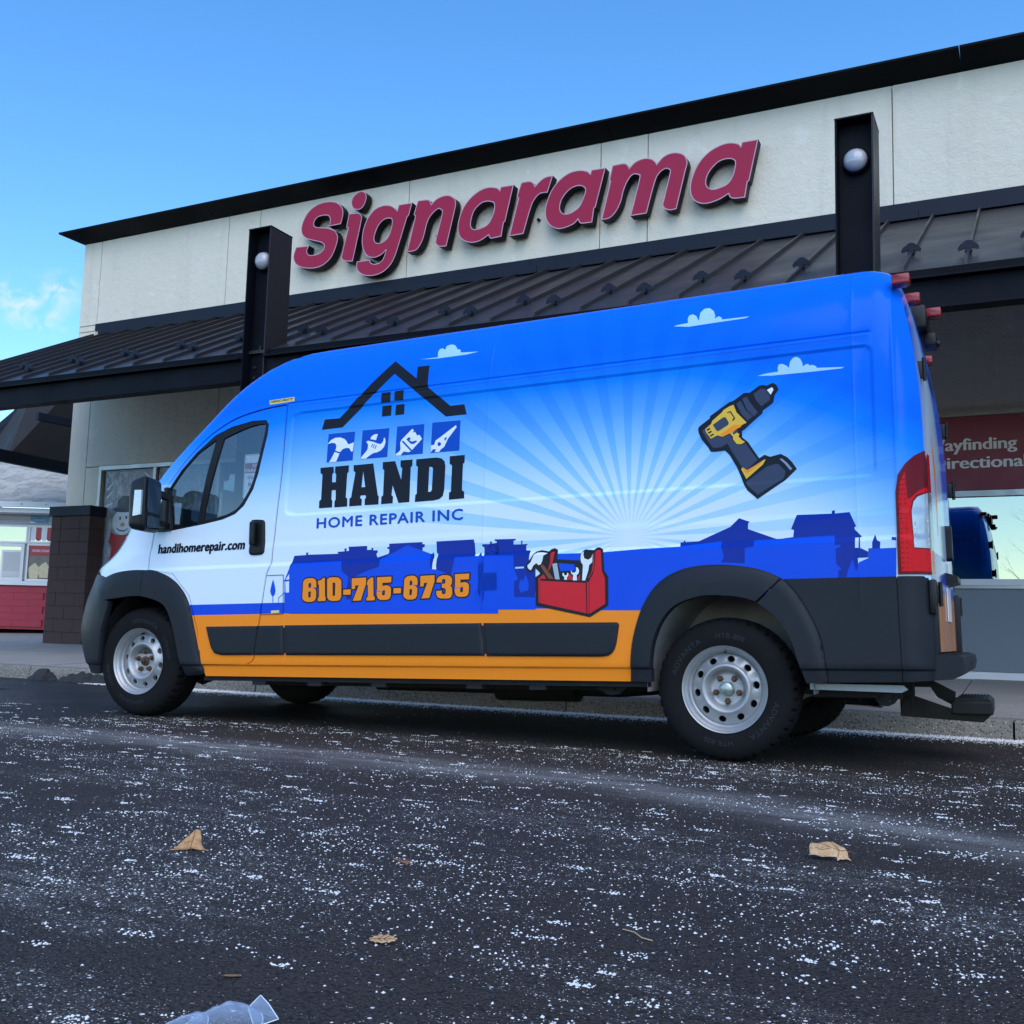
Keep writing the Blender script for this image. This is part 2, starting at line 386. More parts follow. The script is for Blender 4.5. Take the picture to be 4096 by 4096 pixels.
ART=[('house_logo',[('ink',2,[[(-2.559,1.974),(-2.543,2.041),(-2.429,2.039),(-2.056,2.384),(-1.874,2.24),(-1.88,2.321),(-1.795,2.319),(-1.79,2.176),(-1.624,2.037),(-1.528,2.037),(-1.507,1.972),(-1.65,1.972),(-2.042,2.294),(-2.4,1.975)],[(-2.121,2.175),(-2.053,2.174),(-2.053,2.107),(-2.121,2.108)],[(-2.024,2.176),(-1.959,2.175),(-1.958,2.108),(-2.024,2.111)],[(-2.114,2.088),(-2.046,2.087),(-2.044,2.018),(-2.111,2.018)],[(-2.014,2.086),(-1.952,2.084),(-1.949,2.017),(-2.014,2.017)]],[])]),('hammer_icon',[('logoblue',2,[[(-2.502,1.94),(-2.301,1.938),(-2.303,1.751),(-2.501,1.752)]],[]),('white',3,[[(-2.501,1.874),(-2.479,1.898),(-2.447,1.91),(-2.409,1.909),(-2.376,1.896),(-2.358,1.878),(-2.348,1.861),(-2.337,1.858),(-2.303,1.868),(-2.306,1.809),(-2.319,1.809),(-2.334,1.832),(-2.359,1.836),(-2.385,1.829),(-2.402,1.812),(-2.439,1.824),(-2.433,1.854),(-2.444,1.874),(-2.472,1.879),(-2.49,1.875)],[(-2.444,1.816),(-2.406,1.803),(-2.427,1.752),(-2.481,1.752),(-2.462,1.782)]],[])]),('wrench_icon',[('logoblue',2,[[(-2.245,1.94),(-2.049,1.937),(-2.048,1.752),(-2.244,1.753)]],[]),('white',3,[[(-2.241,1.755),(-2.241,1.764),(-2.207,1.798),(-2.196,1.815),(-2.195,1.843),(-2.21,1.862),(-2.199,1.869),(-2.154,1.856),(-2.13,1.846),(-2.106,1.838),(-2.091,1.847),(-2.084,1.86),(-2.081,1.881),(-2.072,1.868),(-2.068,1.845),(-2.076,1.819),(-2.097,1.798),(-2.123,1.788),(-2.154,1.784),(-2.184,1.768),(-2.204,1.754)],[(-2.182,1.878),(-2.173,1.896),(-2.153,1.906),(-2.129,1.906),(-2.134,1.888),(-2.139,1.867)]],[[(-2.164,1.845),(-2.157,1.844),(-2.166,1.825),(-2.174,1.825)],[(-2.151,1.841),(-2.144,1.841),(-2.153,1.818),(-2.16,1.819)],[(-2.137,1.835),(-2.13,1.834),(-2.14,1.81),(-2.147,1.811)]])]),('brush_icon',[('logoblue',2,[[(-1.992,1.941),(-1.798,1.939),(-1.796,1.752),(-1.991,1.754)]],[]),('white',3,[[(-1.988,1.755),(-1.988,1.764),(-1.962,1.78),(-1.955,1.795),(-1.961,1.836),(-1.952,1.853),(-1.881,1.917),(-1.868,1.904),(-1.877,1.891),(-1.859,1.894),(-1.843,1.87),(-1.826,1.873),(-1.807,1.845),(-1.881,1.773),(-1.896,1.769),(-1.932,1.777),(-1.946,1.762),(-1.95,1.754)]],[[(-1.952,1.842),(-1.941,1.847),(-1.872,1.78),(-1.881,1.774)],[(-1.919,1.852),(-1.903,1.865),(-1.887,1.858),(-1.894,1.843),(-1.877,1.835),(-1.847,1.839),(-1.84,1.832),(-1.862,1.818),(-1.884,1.82),(-1.9,1.835)]])]),('pliers_icon',[('logoblue',2,[[(-1.741,1.942),(-1.547,1.938),(-1.544,1.751),(-1.741,1.751)]],[]),('white',3,[[(-1.739,1.756),(-1.741,1.798),(-1.718,1.801),(-1.71,1.827),(-1.686,1.84),(-1.576,1.91),(-1.57,1.897),(-1.627,1.828),(-1.64,1.798),(-1.648,1.782),(-1.672,1.766),(-1.681,1.753),(-1.712,1.754),(-1.704,1.773),(-1.726,1.772)]],[[(-1.696,1.808),(-1.69,1.813),(-1.68,1.813),(-1.672,1.806),(-1.672,1.795),(-1.678,1.789),(-1.688,1.789),(-1.695,1.797)],[(-1.651,1.833),(-1.636,1.844),(-1.635,1.829),(-1.646,1.817)]])]),('company_name',[('ink',2,[[(-2.545,1.721),(-2.444,1.721),(-2.44,1.681),(-2.451,1.673),(-2.448,1.62),(-2.421,1.62),(-2.421,1.671),(-2.431,1.68),(-2.432,1.721),(-2.328,1.721),(-2.327,1.679),(-2.337,1.67),(-2.339,1.517),(-2.327,1.507),(-2.326,1.458),(-2.422,1.458),(-2.423,1.498),(-2.415,1.506),(-2.418,1.569),(-2.447,1.569),(-2.447,1.51),(-2.439,1.5),(-2.439,1.459),(-2.539,1.459),(-2.54,1.505),(-2.526,1.515),(-2.526,1.676),(-2.542,1.686)],[(-2.293,1.718),(-2.147,1.719),(-2.102,1.515),(-2.095,1.508),(-2.095,1.457),(-2.196,1.458),(-2.197,1.496),(-2.188,1.507),(-2.193,1.521),(-2.228,1.521),(-2.232,1.507),(-2.218,1.496),(-2.219,1.458),(-2.311,1.458),(-2.311,1.508),(-2.299,1.514),(-2.276,1.671),(-2.29,1.681)],[(-2.078,1.721),(-1.989,1.721),(-1.939,1.6),(-1.935,1.672),(-1.948,1.682),(-1.95,1.722),(-1.865,1.721),(-1.865,1.68),(-1.875,1.675),(-1.874,1.492),(-1.875,1.458),(-1.952,1.457),(-1.998,1.57),(-2.003,1.509),(-1.992,1.499),(-1.993,1.458),(-2.076,1.457),(-2.076,1.503),(-2.064,1.51),(-2.064,1.669),(-2.076,1.677)],[(-1.839,1.72),(-1.699,1.72),(-1.664,1.712),(-1.642,1.693),(-1.634,1.662),(-1.636,1.519),(-1.645,1.481),(-1.668,1.463),(-1.707,1.457),(-1.837,1.456),(-1.835,1.498),(-1.825,1.506),(-1.825,1.671),(-1.838,1.681)],[(-1.607,1.72),(-1.505,1.72),(-1.505,1.674),(-1.515,1.667),(-1.517,1.511),(-1.511,1.502),(-1.501,1.497),(-1.501,1.457),(-1.603,1.455),(-1.603,1.498),(-1.591,1.505),(-1.589,1.663),(-1.606,1.673)]],[[(-2.218,1.674),(-2.197,1.573),(-2.225,1.573)],[(-1.745,1.666),(-1.725,1.663),(-1.719,1.651),(-1.721,1.525),(-1.728,1.512),(-1.746,1.512)]])]),('phone_number',[('orange',3,[[(-2.62,0.997),(-2.604,1.012),(-2.582,1.016),(-2.55,1.017),(-2.528,1.008),(-2.52,0.994),(-2.518,0.958),(-2.557,0.957),(-2.559,0.982),(-2.568,0.989),(-2.578,0.982),(-2.578,0.957),(-2.548,0.957),(-2.526,0.947),(-2.519,0.932),(-2.52,0.892),(-2.53,0.876),(-2.551,0.869),(-2.589,0.869),(-2.613,0.878),(-2.624,0.894)],[(-2.506,0.998),(-2.484,1.002),(-2.469,1.015),(-2.456,1.015),(-2.452,0.899),(-2.447,0.895),(-2.448,0.873),(-2.506,0.872),(-2.505,0.893),(-2.497,0.899),(-2.499,0.974),(-2.506,0.975)],[(-2.438,1.005),(-2.421,1.016),(-2.394,1.017),(-2.357,1.015),(-2.341,1.004),(-2.333,0.989),(-2.331,0.897),(-2.341,0.878),(-2.359,0.871),(-2.401,0.871),(-2.423,0.878),(-2.436,0.895)],[(-2.317,0.938),(-2.263,0.94),(-2.264,0.907),(-2.317,0.907)],[(-2.256,1.006),(-2.154,1.008),(-2.153,0.971),(-2.189,0.87),(-2.247,0.869),(-2.205,0.963),(-2.23,0.962),(-2.232,0.942),(-2.256,0.941)],[(-2.14,0.992),(-2.118,1.006),(-2.102,1.007),(-2.098,0.896),(-2.089,0.887),(-2.09,0.869),(-2.148,0.868),(-2.147,0.887),(-2.138,0.892),(-2.14,0.963),(-2.148,0.964)],[(-2.075,1.007),(-1.974,1.008),(-1.975,0.974),(-2.036,0.973),(-2.037,0.954),(-2.006,0.958),(-1.984,0.95),(-1.975,0.936),(-1.977,0.893),(-1.986,0.876),(-2.006,0.87),(-2.047,0.87),(-2.067,0.879),(-2.076,0.9),(-2.076,0.921),(-2.038,0.922),(-2.037,0.9),(-2.028,0.896),(-2.019,0.9),(-2.017,0.924),(-2.025,0.931),(-2.037,0.924),(-2.074,0.925)],[(-1.958,0.938),(-1.906,0.939),(-1.906,0.908),(-1.958,0.907)],[(-1.883,0.99),(-1.869,1.004),(-1.849,1.009),(-1.82,1.01),(-1.8,1.0),(-1.793,0.988),(-1.792,0.954),(-1.827,0.952),(-1.829,0.976),(-1.837,0.983),(-1.846,0.976),(-1.847,0.953),(-1.819,0.952),(-1.799,0.943),(-1.793,0.928),(-1.795,0.891),(-1.803,0.876),(-1.823,0.869),(-1.857,0.868),(-1.879,0.877),(-1.889,0.893)],[(-1.773,1.006),(-1.677,1.008),(-1.677,0.972),(-1.711,0.875),(-1.765,0.873),(-1.725,0.965),(-1.749,0.964),(-1.751,0.944),(-1.773,0.943)],[(-1.662,0.982),(-1.648,0.998),(-1.624,1.006),(-1.586,1.005),(-1.567,0.996),(-1.559,0.981),(-1.561,0.954),(-1.571,0.942),(-1.559,0.931),(-1.557,0.896),(-1.566,0.875),(-1.585,0.869),(-1.633,0.87),(-1.654,0.877),(-1.664,0.894),(-1.665,0.915),(-1.628,0.916),(-1.626,0.898),(-1.614,0.894),(-1.602,0.901),(-1.601,0.922),(-1.612,0.931),(-1.628,0.933),(-1.627,0.954),(-1.609,0.956),(-1.603,0.964),(-1.605,0.98),(-1.616,0.985),(-1.626,0.979),(-1.627,0.964),(-1.662,0.964)],[(-1.54,1.009),(-1.446,1.01),(-1.447,0.977),(-1.504,0.977),(-1.504,0.958),(-1.475,0.962),(-1.455,0.955),(-1.447,0.94),(-1.449,0.899),(-1.458,0.883),(-1.477,0.877),(-1.514,0.877),(-1.533,0.885),(-1.542,0.906),(-1.541,0.926),(-1.506,0.927),(-1.505,0.906),(-1.497,0.902),(-1.488,0.906),(-1.486,0.929),(-1.494,0.936),(-1.505,0.929),(-1.539,0.93)]],[[(-2.578,0.933),(-2.563,0.935),(-2.559,0.928),(-2.561,0.899),(-2.57,0.895),(-2.579,0.9)],[(-2.397,0.982),(-2.383,0.986),(-2.377,0.977),(-2.378,0.905),(-2.386,0.9),(-2.395,0.905)],[(-1.846,0.93),(-1.833,0.931),(-1.829,0.925),(-1.832,0.897),(-1.84,0.893),(-1.848,0.898)]])]),('skyline_print',[('navy',1,[[(-2.705,1.163),(-2.612,1.165),(-2.615,1.179),(-2.595,1.18),(-2.599,1.166),(-2.371,1.163),(-2.363,1.165),(-2.374,1.166),(-2.375,1.175),(-2.324,1.176),(-2.325,1.193),(-2.309,1.194),(-2.31,1.177),(-2.292,1.178),(-2.292,1.185),(-2.295,1.203),(-2.16,1.203),(-2.159,1.193),(-2.16,1.178),(-2.128,1.178),(-2.13,1.189),(-2.114,1.188),(-2.115,1.174),(-2.082,1.172),(-2.085,1.155),(-2.092,1.152),(-2.084,1.129),(-2.009,1.147),(-2.001,1.155),(-2.001,1.177),(-2.016,1.179),(-2.014,1.189),(-2.001,1.19),(-2.002,1.209),(-1.769,1.209),(-1.769,1.197),(-1.753,1.195),(-1.754,1.178),(-1.768,1.176),(-1.767,1.148),(-1.712,1.135),(-1.7,1.137),(-1.696,1.147),(-1.688,1.134),(-1.684,1.109),(-1.692,1.08),(-1.696,1.044),(-1.667,1.041),(-1.669,1.062),(-1.661,1.133),(-1.671,1.142),(-1.674,1.208),(-1.424,1.209),(-1.422,1.19),(-1.417,1.173),(-1.412,1.111),(-1.385,1.11),(-1.377,1.128),(-1.369,1.109),(-1.348,1.11),(-1.353,1.162),(-1.369,1.166),(-1.369,1.178),(-1.32,1.177),(-1.318,1.191),(-1.308,1.192),(-1.308,1.179),(-1.259,1.183),(-1.259,0.776),(-2.727,0.798),(-2.731,1.05),(-2.769,1.001),(-2.735,1.077)]],[]),('navy',1,[[(-1.421,1.193),(-1.419,1.193),(-1.413,1.11),(-1.39,1.109),(-1.378,1.133),(-1.367,1.11),(-1.355,1.109),(-1.356,1.159),(-1.37,1.167),(-1.37,1.174),(-1.32,1.175),(-1.32,1.191),(-1.31,1.192),(-1.311,1.176),(-1.276,1.176),(-1.278,1.191),(-1.29,1.193),(-1.29,1.203),(-1.156,1.2),(-1.156,1.191),(-1.17,1.189),(-1.169,1.168),(-1.122,1.167),(-1.123,1.187),(-1.113,1.188),(-1.115,1.167),(-1.081,1.168),(-1.083,1.163),(-1.089,1.159),(-1.089,1.131),(-1.062,1.129),(-1.063,1.12),(-1.068,1.072),(-1.026,1.072),(-1.028,0.795),(-1.42,0.802)]],[[(-1.153,1.038),(-1.099,1.039),(-1.099,1.029),(-1.153,1.028)]]),('midblue',2,[[(-2.735,1.077),(-2.705,1.112),(-2.338,1.115),(-2.332,1.054),(-2.262,1.0),(-2.211,1.026),(-2.15,1.048),(-2.063,1.071),(-2.059,1.115),(-1.874,1.195),(-1.712,1.137),(-1.706,1.044),(-1.663,1.041),(-1.567,1.004),(-1.544,1.108),(-1.259,1.109),(-1.259,0.776),(-2.76,0.803),(-2.763,0.888),(-2.725,0.896),(-2.73,1.049),(-2.771,1.001)]],[[(-2.295,0.878),(-2.296,0.931),(-2.279,1.035),(-2.256,0.93),(-2.255,0.878)]]),('midblue',2,[[(-1.421,1.111),(-1.165,1.105),(-1.162,1.04),(-1.135,0.966),(-1.159,0.958),(-1.16,0.868),(-1.027,0.864),(-1.028,0.795),(-1.42,0.802)],[(-1.131,0.924),(-1.123,0.955),(-1.112,0.974),(-1.104,0.952),(-1.089,0.993),(-1.072,0.958),(-1.068,0.922),(-1.075,0.901),(-1.099,0.901),(-1.111,0.889),(-1.123,0.902)]],[]),('navy',1,[[(0.349,1.133),(0.396,1.137),(0.401,1.173),(0.387,1.178),(0.417,1.249),(0.588,1.246),(0.59,1.261),(0.604,1.262),(0.604,1.246),(0.674,1.249),(0.703,1.177),(0.694,1.17),(0.697,1.159),(0.729,1.124),(0.719,1.119),(0.722,1.066),(0.756,1.047),(0.755,1.019),(0.705,1.018),(0.713,0.909),(0.342,0.92)],[(0.775,1.064),(0.776,1.092),(0.79,1.132),(0.8,1.101),(0.814,1.092),(0.811,1.061),(0.885,1.061),(0.887,1.097),(0.866,1.1),(0.867,1.115),(0.888,1.113),(0.879,0.908),(0.753,0.911),(0.757,1.063)]],[[(0.697,1.12),(0.714,1.119),(0.712,1.068),(0.695,1.069)],[(0.72,1.119),(0.722,1.118),(0.721,1.063),(0.719,1.065)]]),('midblue',2,[[(0.152,1.09),(0.197,1.096),(0.2,1.129),(0.598,1.136),(0.599,1.086),(0.626,1.086),(0.627,1.077),(0.602,1.068),(0.602,0.993),(0.628,0.964),(0.611,0.961),(0.609,0.914),(0.147,0.928)],[(0.655,0.953),(0.681,1.015),(0.695,0.952),(0.711,0.997),(0.72,0.911),(0.646,0.913)],[(0.76,1.061),(0.884,1.058),(0.879,0.906),(0.72,0.911),(0.711,0.997),(0.758,1.017)]],[]),('navy',1,[[(-0.191,1.135),(-0.174,1.137),(-0.168,1.148),(-0.162,1.136),(-0.091,1.138),(0.077,1.205),(0.123,1.249),(0.18,1.226),(0.17,1.219),(0.169,1.189),(0.303,1.135),(0.372,1.11),(0.366,0.937),(-0.195,0.962)]],[]),('midblue',2,[[(-0.905,1.103),(-0.65,1.099),(-0.405,1.11),(-0.196,1.113),(0.03,1.133),(0.029,1.103),(0.043,1.05),(0.027,1.021),(0.196,1.008),(0.199,1.081),(0.177,1.089),(0.199,1.096),(0.302,1.102),(0.372,1.106),(0.366,0.923),(0.165,0.928),(-0.134,0.952),(-0.251,0.91),(-0.331,0.822),(-0.371,0.781),(-0.907,0.79)]],[])]),('cypress_print',[('midblue',2,[[(-2.857,1.019),(-2.842,0.98),(-2.834,0.944),(-2.84,0.922),(-2.852,0.908),(-2.85,0.87),(-2.856,0.871),(-2.857,0.908),(-2.87,0.922),(-2.877,0.945),(-2.869,0.981)],[(-2.771,1.001),(-2.766,1.001),(-2.763,0.888),(-2.725,0.896),(-2.726,0.932),(-2.755,0.931),(-2.761,1.001),(-2.729,1.004),(-2.729,1.013),(-2.767,1.014)],[(-2.812,0.9),(-2.766,0.933),(-2.762,0.933),(-2.76,0.87),(-2.764,0.87),(-2.766,0.928),(-2.808,0.896),(-2.807,0.87),(-2.811,0.87)]],[])]),('cloud_print',[('cloud',1,[[(-1.877,2.372),(-1.748,2.37),(-1.757,2.409),(-1.752,2.431),(-1.732,2.434),(-1.71,2.419),(-1.709,2.448),(-1.683,2.456),(-1.653,2.448),(-1.629,2.423),(-1.622,2.411),(-1.6,2.405),(-1.589,2.382),(-1.465,2.371),(-1.546,2.362),(-1.746,2.362)]],[]),('cloud',1,[[(0.229,2.008),(0.274,2.016),(0.337,2.019),(0.335,2.04),(0.341,2.059),(0.36,2.059),(0.382,2.046),(0.392,2.033),(0.4,2.068),(0.415,2.086),(0.433,2.09),(0.451,2.077),(0.462,2.052),(0.464,2.032),(0.483,2.044),(0.496,2.04),(0.494,2.034),(0.516,2.034),(0.533,2.024),(0.533,2.016),(0.671,2.004),(0.657,1.998),(0.486,1.998),(0.304,2.001)]],[]),('cloud',1,[[(-0.237,2.36),(-0.222,2.365),(-0.157,2.369),(-0.162,2.394),(-0.157,2.419),(-0.137,2.424),(-0.114,2.408),(-0.097,2.373),(-0.094,2.428),(-0.074,2.452),(-0.046,2.452),(-0.017,2.425),(-0.005,2.387),(-0.009,2.373),(0.013,2.386),(0.032,2.373),(0.032,2.361),(0.186,2.357),(0.162,2.349),(0.006,2.347),(-0.154,2.344)]],[])]),('drill_print',[('ink',3,[[(-0.09,1.747),(-0.083,1.759),(-0.028,1.797),(-0.023,1.812),(0.077,1.877),(0.102,1.884),(0.156,1.92),(0.177,1.921),(0.185,1.918),(0.238,1.952),(0.255,1.955),(0.277,1.948),(0.31,1.96),(0.327,1.948),(0.339,1.921),(0.317,1.89),(0.312,1.856),(0.302,1.845),(0.257,1.815),(0.253,1.799),(0.198,1.754),(0.163,1.723),(0.146,1.712),(0.146,1.679),(0.176,1.651),(0.206,1.602),(0.233,1.559),(0.261,1.575),(0.289,1.562),(0.344,1.573),(0.376,1.553),(0.399,1.527),(0.423,1.488),(0.357,1.427),(0.222,1.343),(0.171,1.391),(0.15,1.429),(0.134,1.475),(0.115,1.522),(0.079,1.588),(0.055,1.615),(0.005,1.612),(-0.022,1.615),(-0.035,1.639),(-0.07,1.685),(-0.087,1.725)]],[]),('steelblue',4,[[(-0.068,1.732),(-0.028,1.769),(-0.051,1.735),(-0.045,1.717),(-0.022,1.683),(0.014,1.697),(0.043,1.686),(0.081,1.703),(0.097,1.666),(0.115,1.643),(0.141,1.636),(0.162,1.646),(0.225,1.551),(0.171,1.504),(0.143,1.518),(0.088,1.612),(0.068,1.652),(0.034,1.634),(-0.007,1.633),(-0.032,1.665)],[(0.117,1.866),(0.14,1.879),(0.166,1.825),(0.204,1.787),(0.176,1.766),(0.143,1.806)],[(0.148,1.891),(0.172,1.899),(0.187,1.869),(0.231,1.805),(0.208,1.786),(0.172,1.828)],[(0.207,1.91),(0.246,1.934),(0.267,1.931),(0.296,1.887),(0.292,1.867),(0.249,1.837),(0.221,1.874)],[(0.17,1.419),(0.163,1.438),(0.272,1.512),(0.316,1.523),(0.334,1.518),(0.366,1.479),(0.357,1.443),(0.224,1.365)]],[]),('yellow',5,[[(-0.051,1.739),(-0.017,1.768),(-0.013,1.783),(0.04,1.825),(0.048,1.837),(0.077,1.853),(0.102,1.861),(0.118,1.817),(0.171,1.756),(0.147,1.746),(0.097,1.71),(0.081,1.706),(0.043,1.69),(0.014,1.701),(-0.02,1.685),(-0.045,1.721)],[(0.083,1.705),(0.097,1.71),(0.109,1.715),(0.132,1.697),(0.128,1.684),(0.146,1.662),(0.162,1.652),(0.141,1.641),(0.117,1.645),(0.099,1.67),(0.097,1.687)],[(0.139,1.506),(0.145,1.518),(0.171,1.5),(0.245,1.541),(0.257,1.548),(0.267,1.55),(0.252,1.524),(0.164,1.453),(0.153,1.478)]],[]),('orange',6,[[(0.031,1.706),(0.106,1.75),(0.147,1.745),(0.138,1.734),(0.089,1.713),(0.043,1.692)],[(0.145,1.517),(0.171,1.499),(0.244,1.54),(0.245,1.535),(0.169,1.483),(0.157,1.496)]],[]),('steelblue',7,[[(-0.009,1.761),(0.048,1.797),(0.06,1.796),(0.077,1.765),(0.073,1.753),(0.022,1.724),(0.012,1.726)],[(0.095,1.706),(0.12,1.723),(0.127,1.714),(0.103,1.697)]],[]),('ink',7,[[(-0.043,1.738),(-0.026,1.746),(-0.022,1.739),(-0.04,1.73)],[(-0.036,1.721),(-0.017,1.73),(-0.014,1.723),(-0.032,1.713)],[(-0.026,1.703),(-0.007,1.713),(-0.003,1.706),(-0.02,1.697)],[(0.067,1.822),(0.086,1.828),(0.112,1.785),(0.098,1.771),(0.095,1.779),(0.104,1.788),(0.083,1.822),(0.07,1.817)]],[]),('white',4,[[(0.278,1.924),(0.305,1.936),(0.313,1.922),(0.298,1.896)]],[]),('highlight',5,[[(0.338,1.546),(0.349,1.548),(0.375,1.523),(0.4,1.49),(0.39,1.483),(0.367,1.515)]],[])]),('toolbox_print',[('ink',4,[[(-1.027,0.976),(-0.998,0.995),(-1.007,1.008),(-1.026,1.026),(-1.046,1.007),(-1.062,1.006),(-1.079,1.015),(-1.088,1.037),(-1.079,1.057),(-1.055,1.084),(-1.04,1.108),(-1.026,1.121),(-0.992,1.128),(-0.947,1.119),(-0.935,1.13),(-0.914,1.136),(-0.895,1.127),(-0.891,1.109),(-0.893,1.072),(-0.758,1.06),(-0.756,1.086),(-0.746,1.107),(-0.73,1.121),(-0.712,1.119),(-0.677,1.115),(-0.661,1.129),(-0.643,1.129),(-0.625,1.117),(-0.62,1.098),(-0.619,1.055),(-0.616,1.0),(-0.594,0.965),(-0.596,0.809),(-0.703,0.749),(-1.025,0.817)]],[]),('midblue',5,[[(-0.886,1.05),(-0.791,1.04),(-0.787,1.005),(-0.814,1.006),(-0.875,1.004)]],[]),('red',5,[[(-0.996,0.955),(-0.726,0.935),(-0.723,0.77),(-0.995,0.83)],[(-1.008,0.973),(-0.997,0.966),(-0.997,0.83),(-1.007,0.832)],[(-0.705,0.945),(-0.681,0.985),(-0.669,1.036),(-0.666,1.104),(-0.657,1.114),(-0.641,1.113),(-0.634,1.102),(-0.631,1.0),(-0.613,0.957),(-0.614,0.82),(-0.705,0.767)],[(-0.718,0.941),(-0.708,0.94),(-0.708,0.767),(-0.717,0.769)],[(-0.675,1.1),(-0.673,1.04),(-0.683,0.998),(-0.707,0.96),(-0.71,0.964),(-0.69,0.994),(-0.681,1.04),(-0.681,1.091)],[(-0.948,1.015),(-0.936,1.058),(-0.935,1.102),(-0.926,1.114),(-0.909,1.115),(-0.921,1.057),(-0.943,1.01)],[(-1.002,0.972),(-0.977,0.99),(-0.96,0.966),(-0.993,0.966)],[(-0.84,0.968),(-0.817,0.989),(-0.803,0.967),(-0.803,0.955),(-0.831,0.956)],[(-0.771,0.966),(-0.757,0.983),(-0.76,0.952),(-0.771,0.952)]],[]),('white',6,[[(-1.076,1.043),(-1.055,1.062),(-1.036,1.103),(-1.016,1.114),(-0.988,1.115),(-0.952,1.109),(-0.978,1.095),(-0.983,1.069),(-0.993,1.047),(-1.007,1.043),(-1.021,1.055),(-1.041,1.04),(-1.048,1.023),(-1.058,1.016),(-1.072,1.028)],[(-0.863,0.991),(-0.856,0.997),(-0.85,0.981),(-0.838,0.982),(-0.832,0.996),(-0.826,0.989),(-0.829,0.976),(-0.836,0.97),(-0.836,0.956),(-0.852,0.957),(-0.851,0.971),(-0.861,0.98)],[(-0.812,1.01),(-0.803,0.995),(-0.787,0.995),(-0.78,1.007),(-0.782,1.024),(-0.77,1.02),(-0.763,1.004),(-0.766,0.99),(-0.778,0.979),(-0.776,0.951),(-0.801,0.952),(-0.798,0.98),(-0.81,0.991)],[(-0.754,1.073),(-0.749,1.099),(-0.735,1.109),(-0.737,1.092),(-0.731,1.07),(-0.708,1.062),(-0.689,1.075),(-0.683,1.094),(-0.685,1.049),(-0.704,1.032),(-0.709,1.003),(-0.728,0.949),(-0.746,0.95),(-0.74,1.034),(-0.751,1.051)]],[]),('brown',6,[[(-0.995,1.037),(-0.979,1.046),(-0.917,0.968),(-0.918,0.963),(-0.946,0.965)]],[]),('sawgrey',7,[[(-0.923,1.047),(-0.894,1.051),(-0.887,1.008),(-0.879,0.959),(-0.906,0.961)]],[])]),('clearance_label',[('yellowlabel',2,[[(-3.005,2.218),(-2.801,2.221),(-2.798,2.191),(-2.997,2.188)]],[])]),('fuel_label',[('yellowlabel',3,[[(-2.865,0.82),(-2.801,0.822),(-2.801,0.806),(-2.865,0.803)]],[])])]
# ------------------------------------------------------------------ materials of the place
def stucco():
    m, N, L, B = newmat('stucco')
    c = N.new('ShaderNodeTexCoord').outputs['Object']
    big = noise(N, L, 0.7, 5, c); fine = noise(N, L, 45, 4, c)
    patch = maprange(N, L, noise(N, L, 3.2, 3, c, dist=.3), .62, .70)
    streak = maprange(N, L, noise(N, L, 1.0, 4, c, stretch=(5, 5, .35)), .55, .8)
    col = mixrgb(N, L, big, (.66, .615, .50), (.76, .715, .59))
    col = mixrgb(N, L, math_n(N, L, 'MULTIPLY', patch, .35), col, (.86, .83, .74))
    col = mixrgb(N, L, math_n(N, L, 'MULTIPLY', streak, .22), col, (.36, .34, .30))
    L.new(col, B.inputs['Base Color']); B.inputs['Roughness'].default_value = .9
    h = math_n(N, L, 'ADD', math_n(N, L, 'MULTIPLY', fine, .5), math_n(N, L, 'MULTIPLY', noise(N, L, 9, 5, c), .9))
    bump(N, L, h, .8, .016, B)
    return m

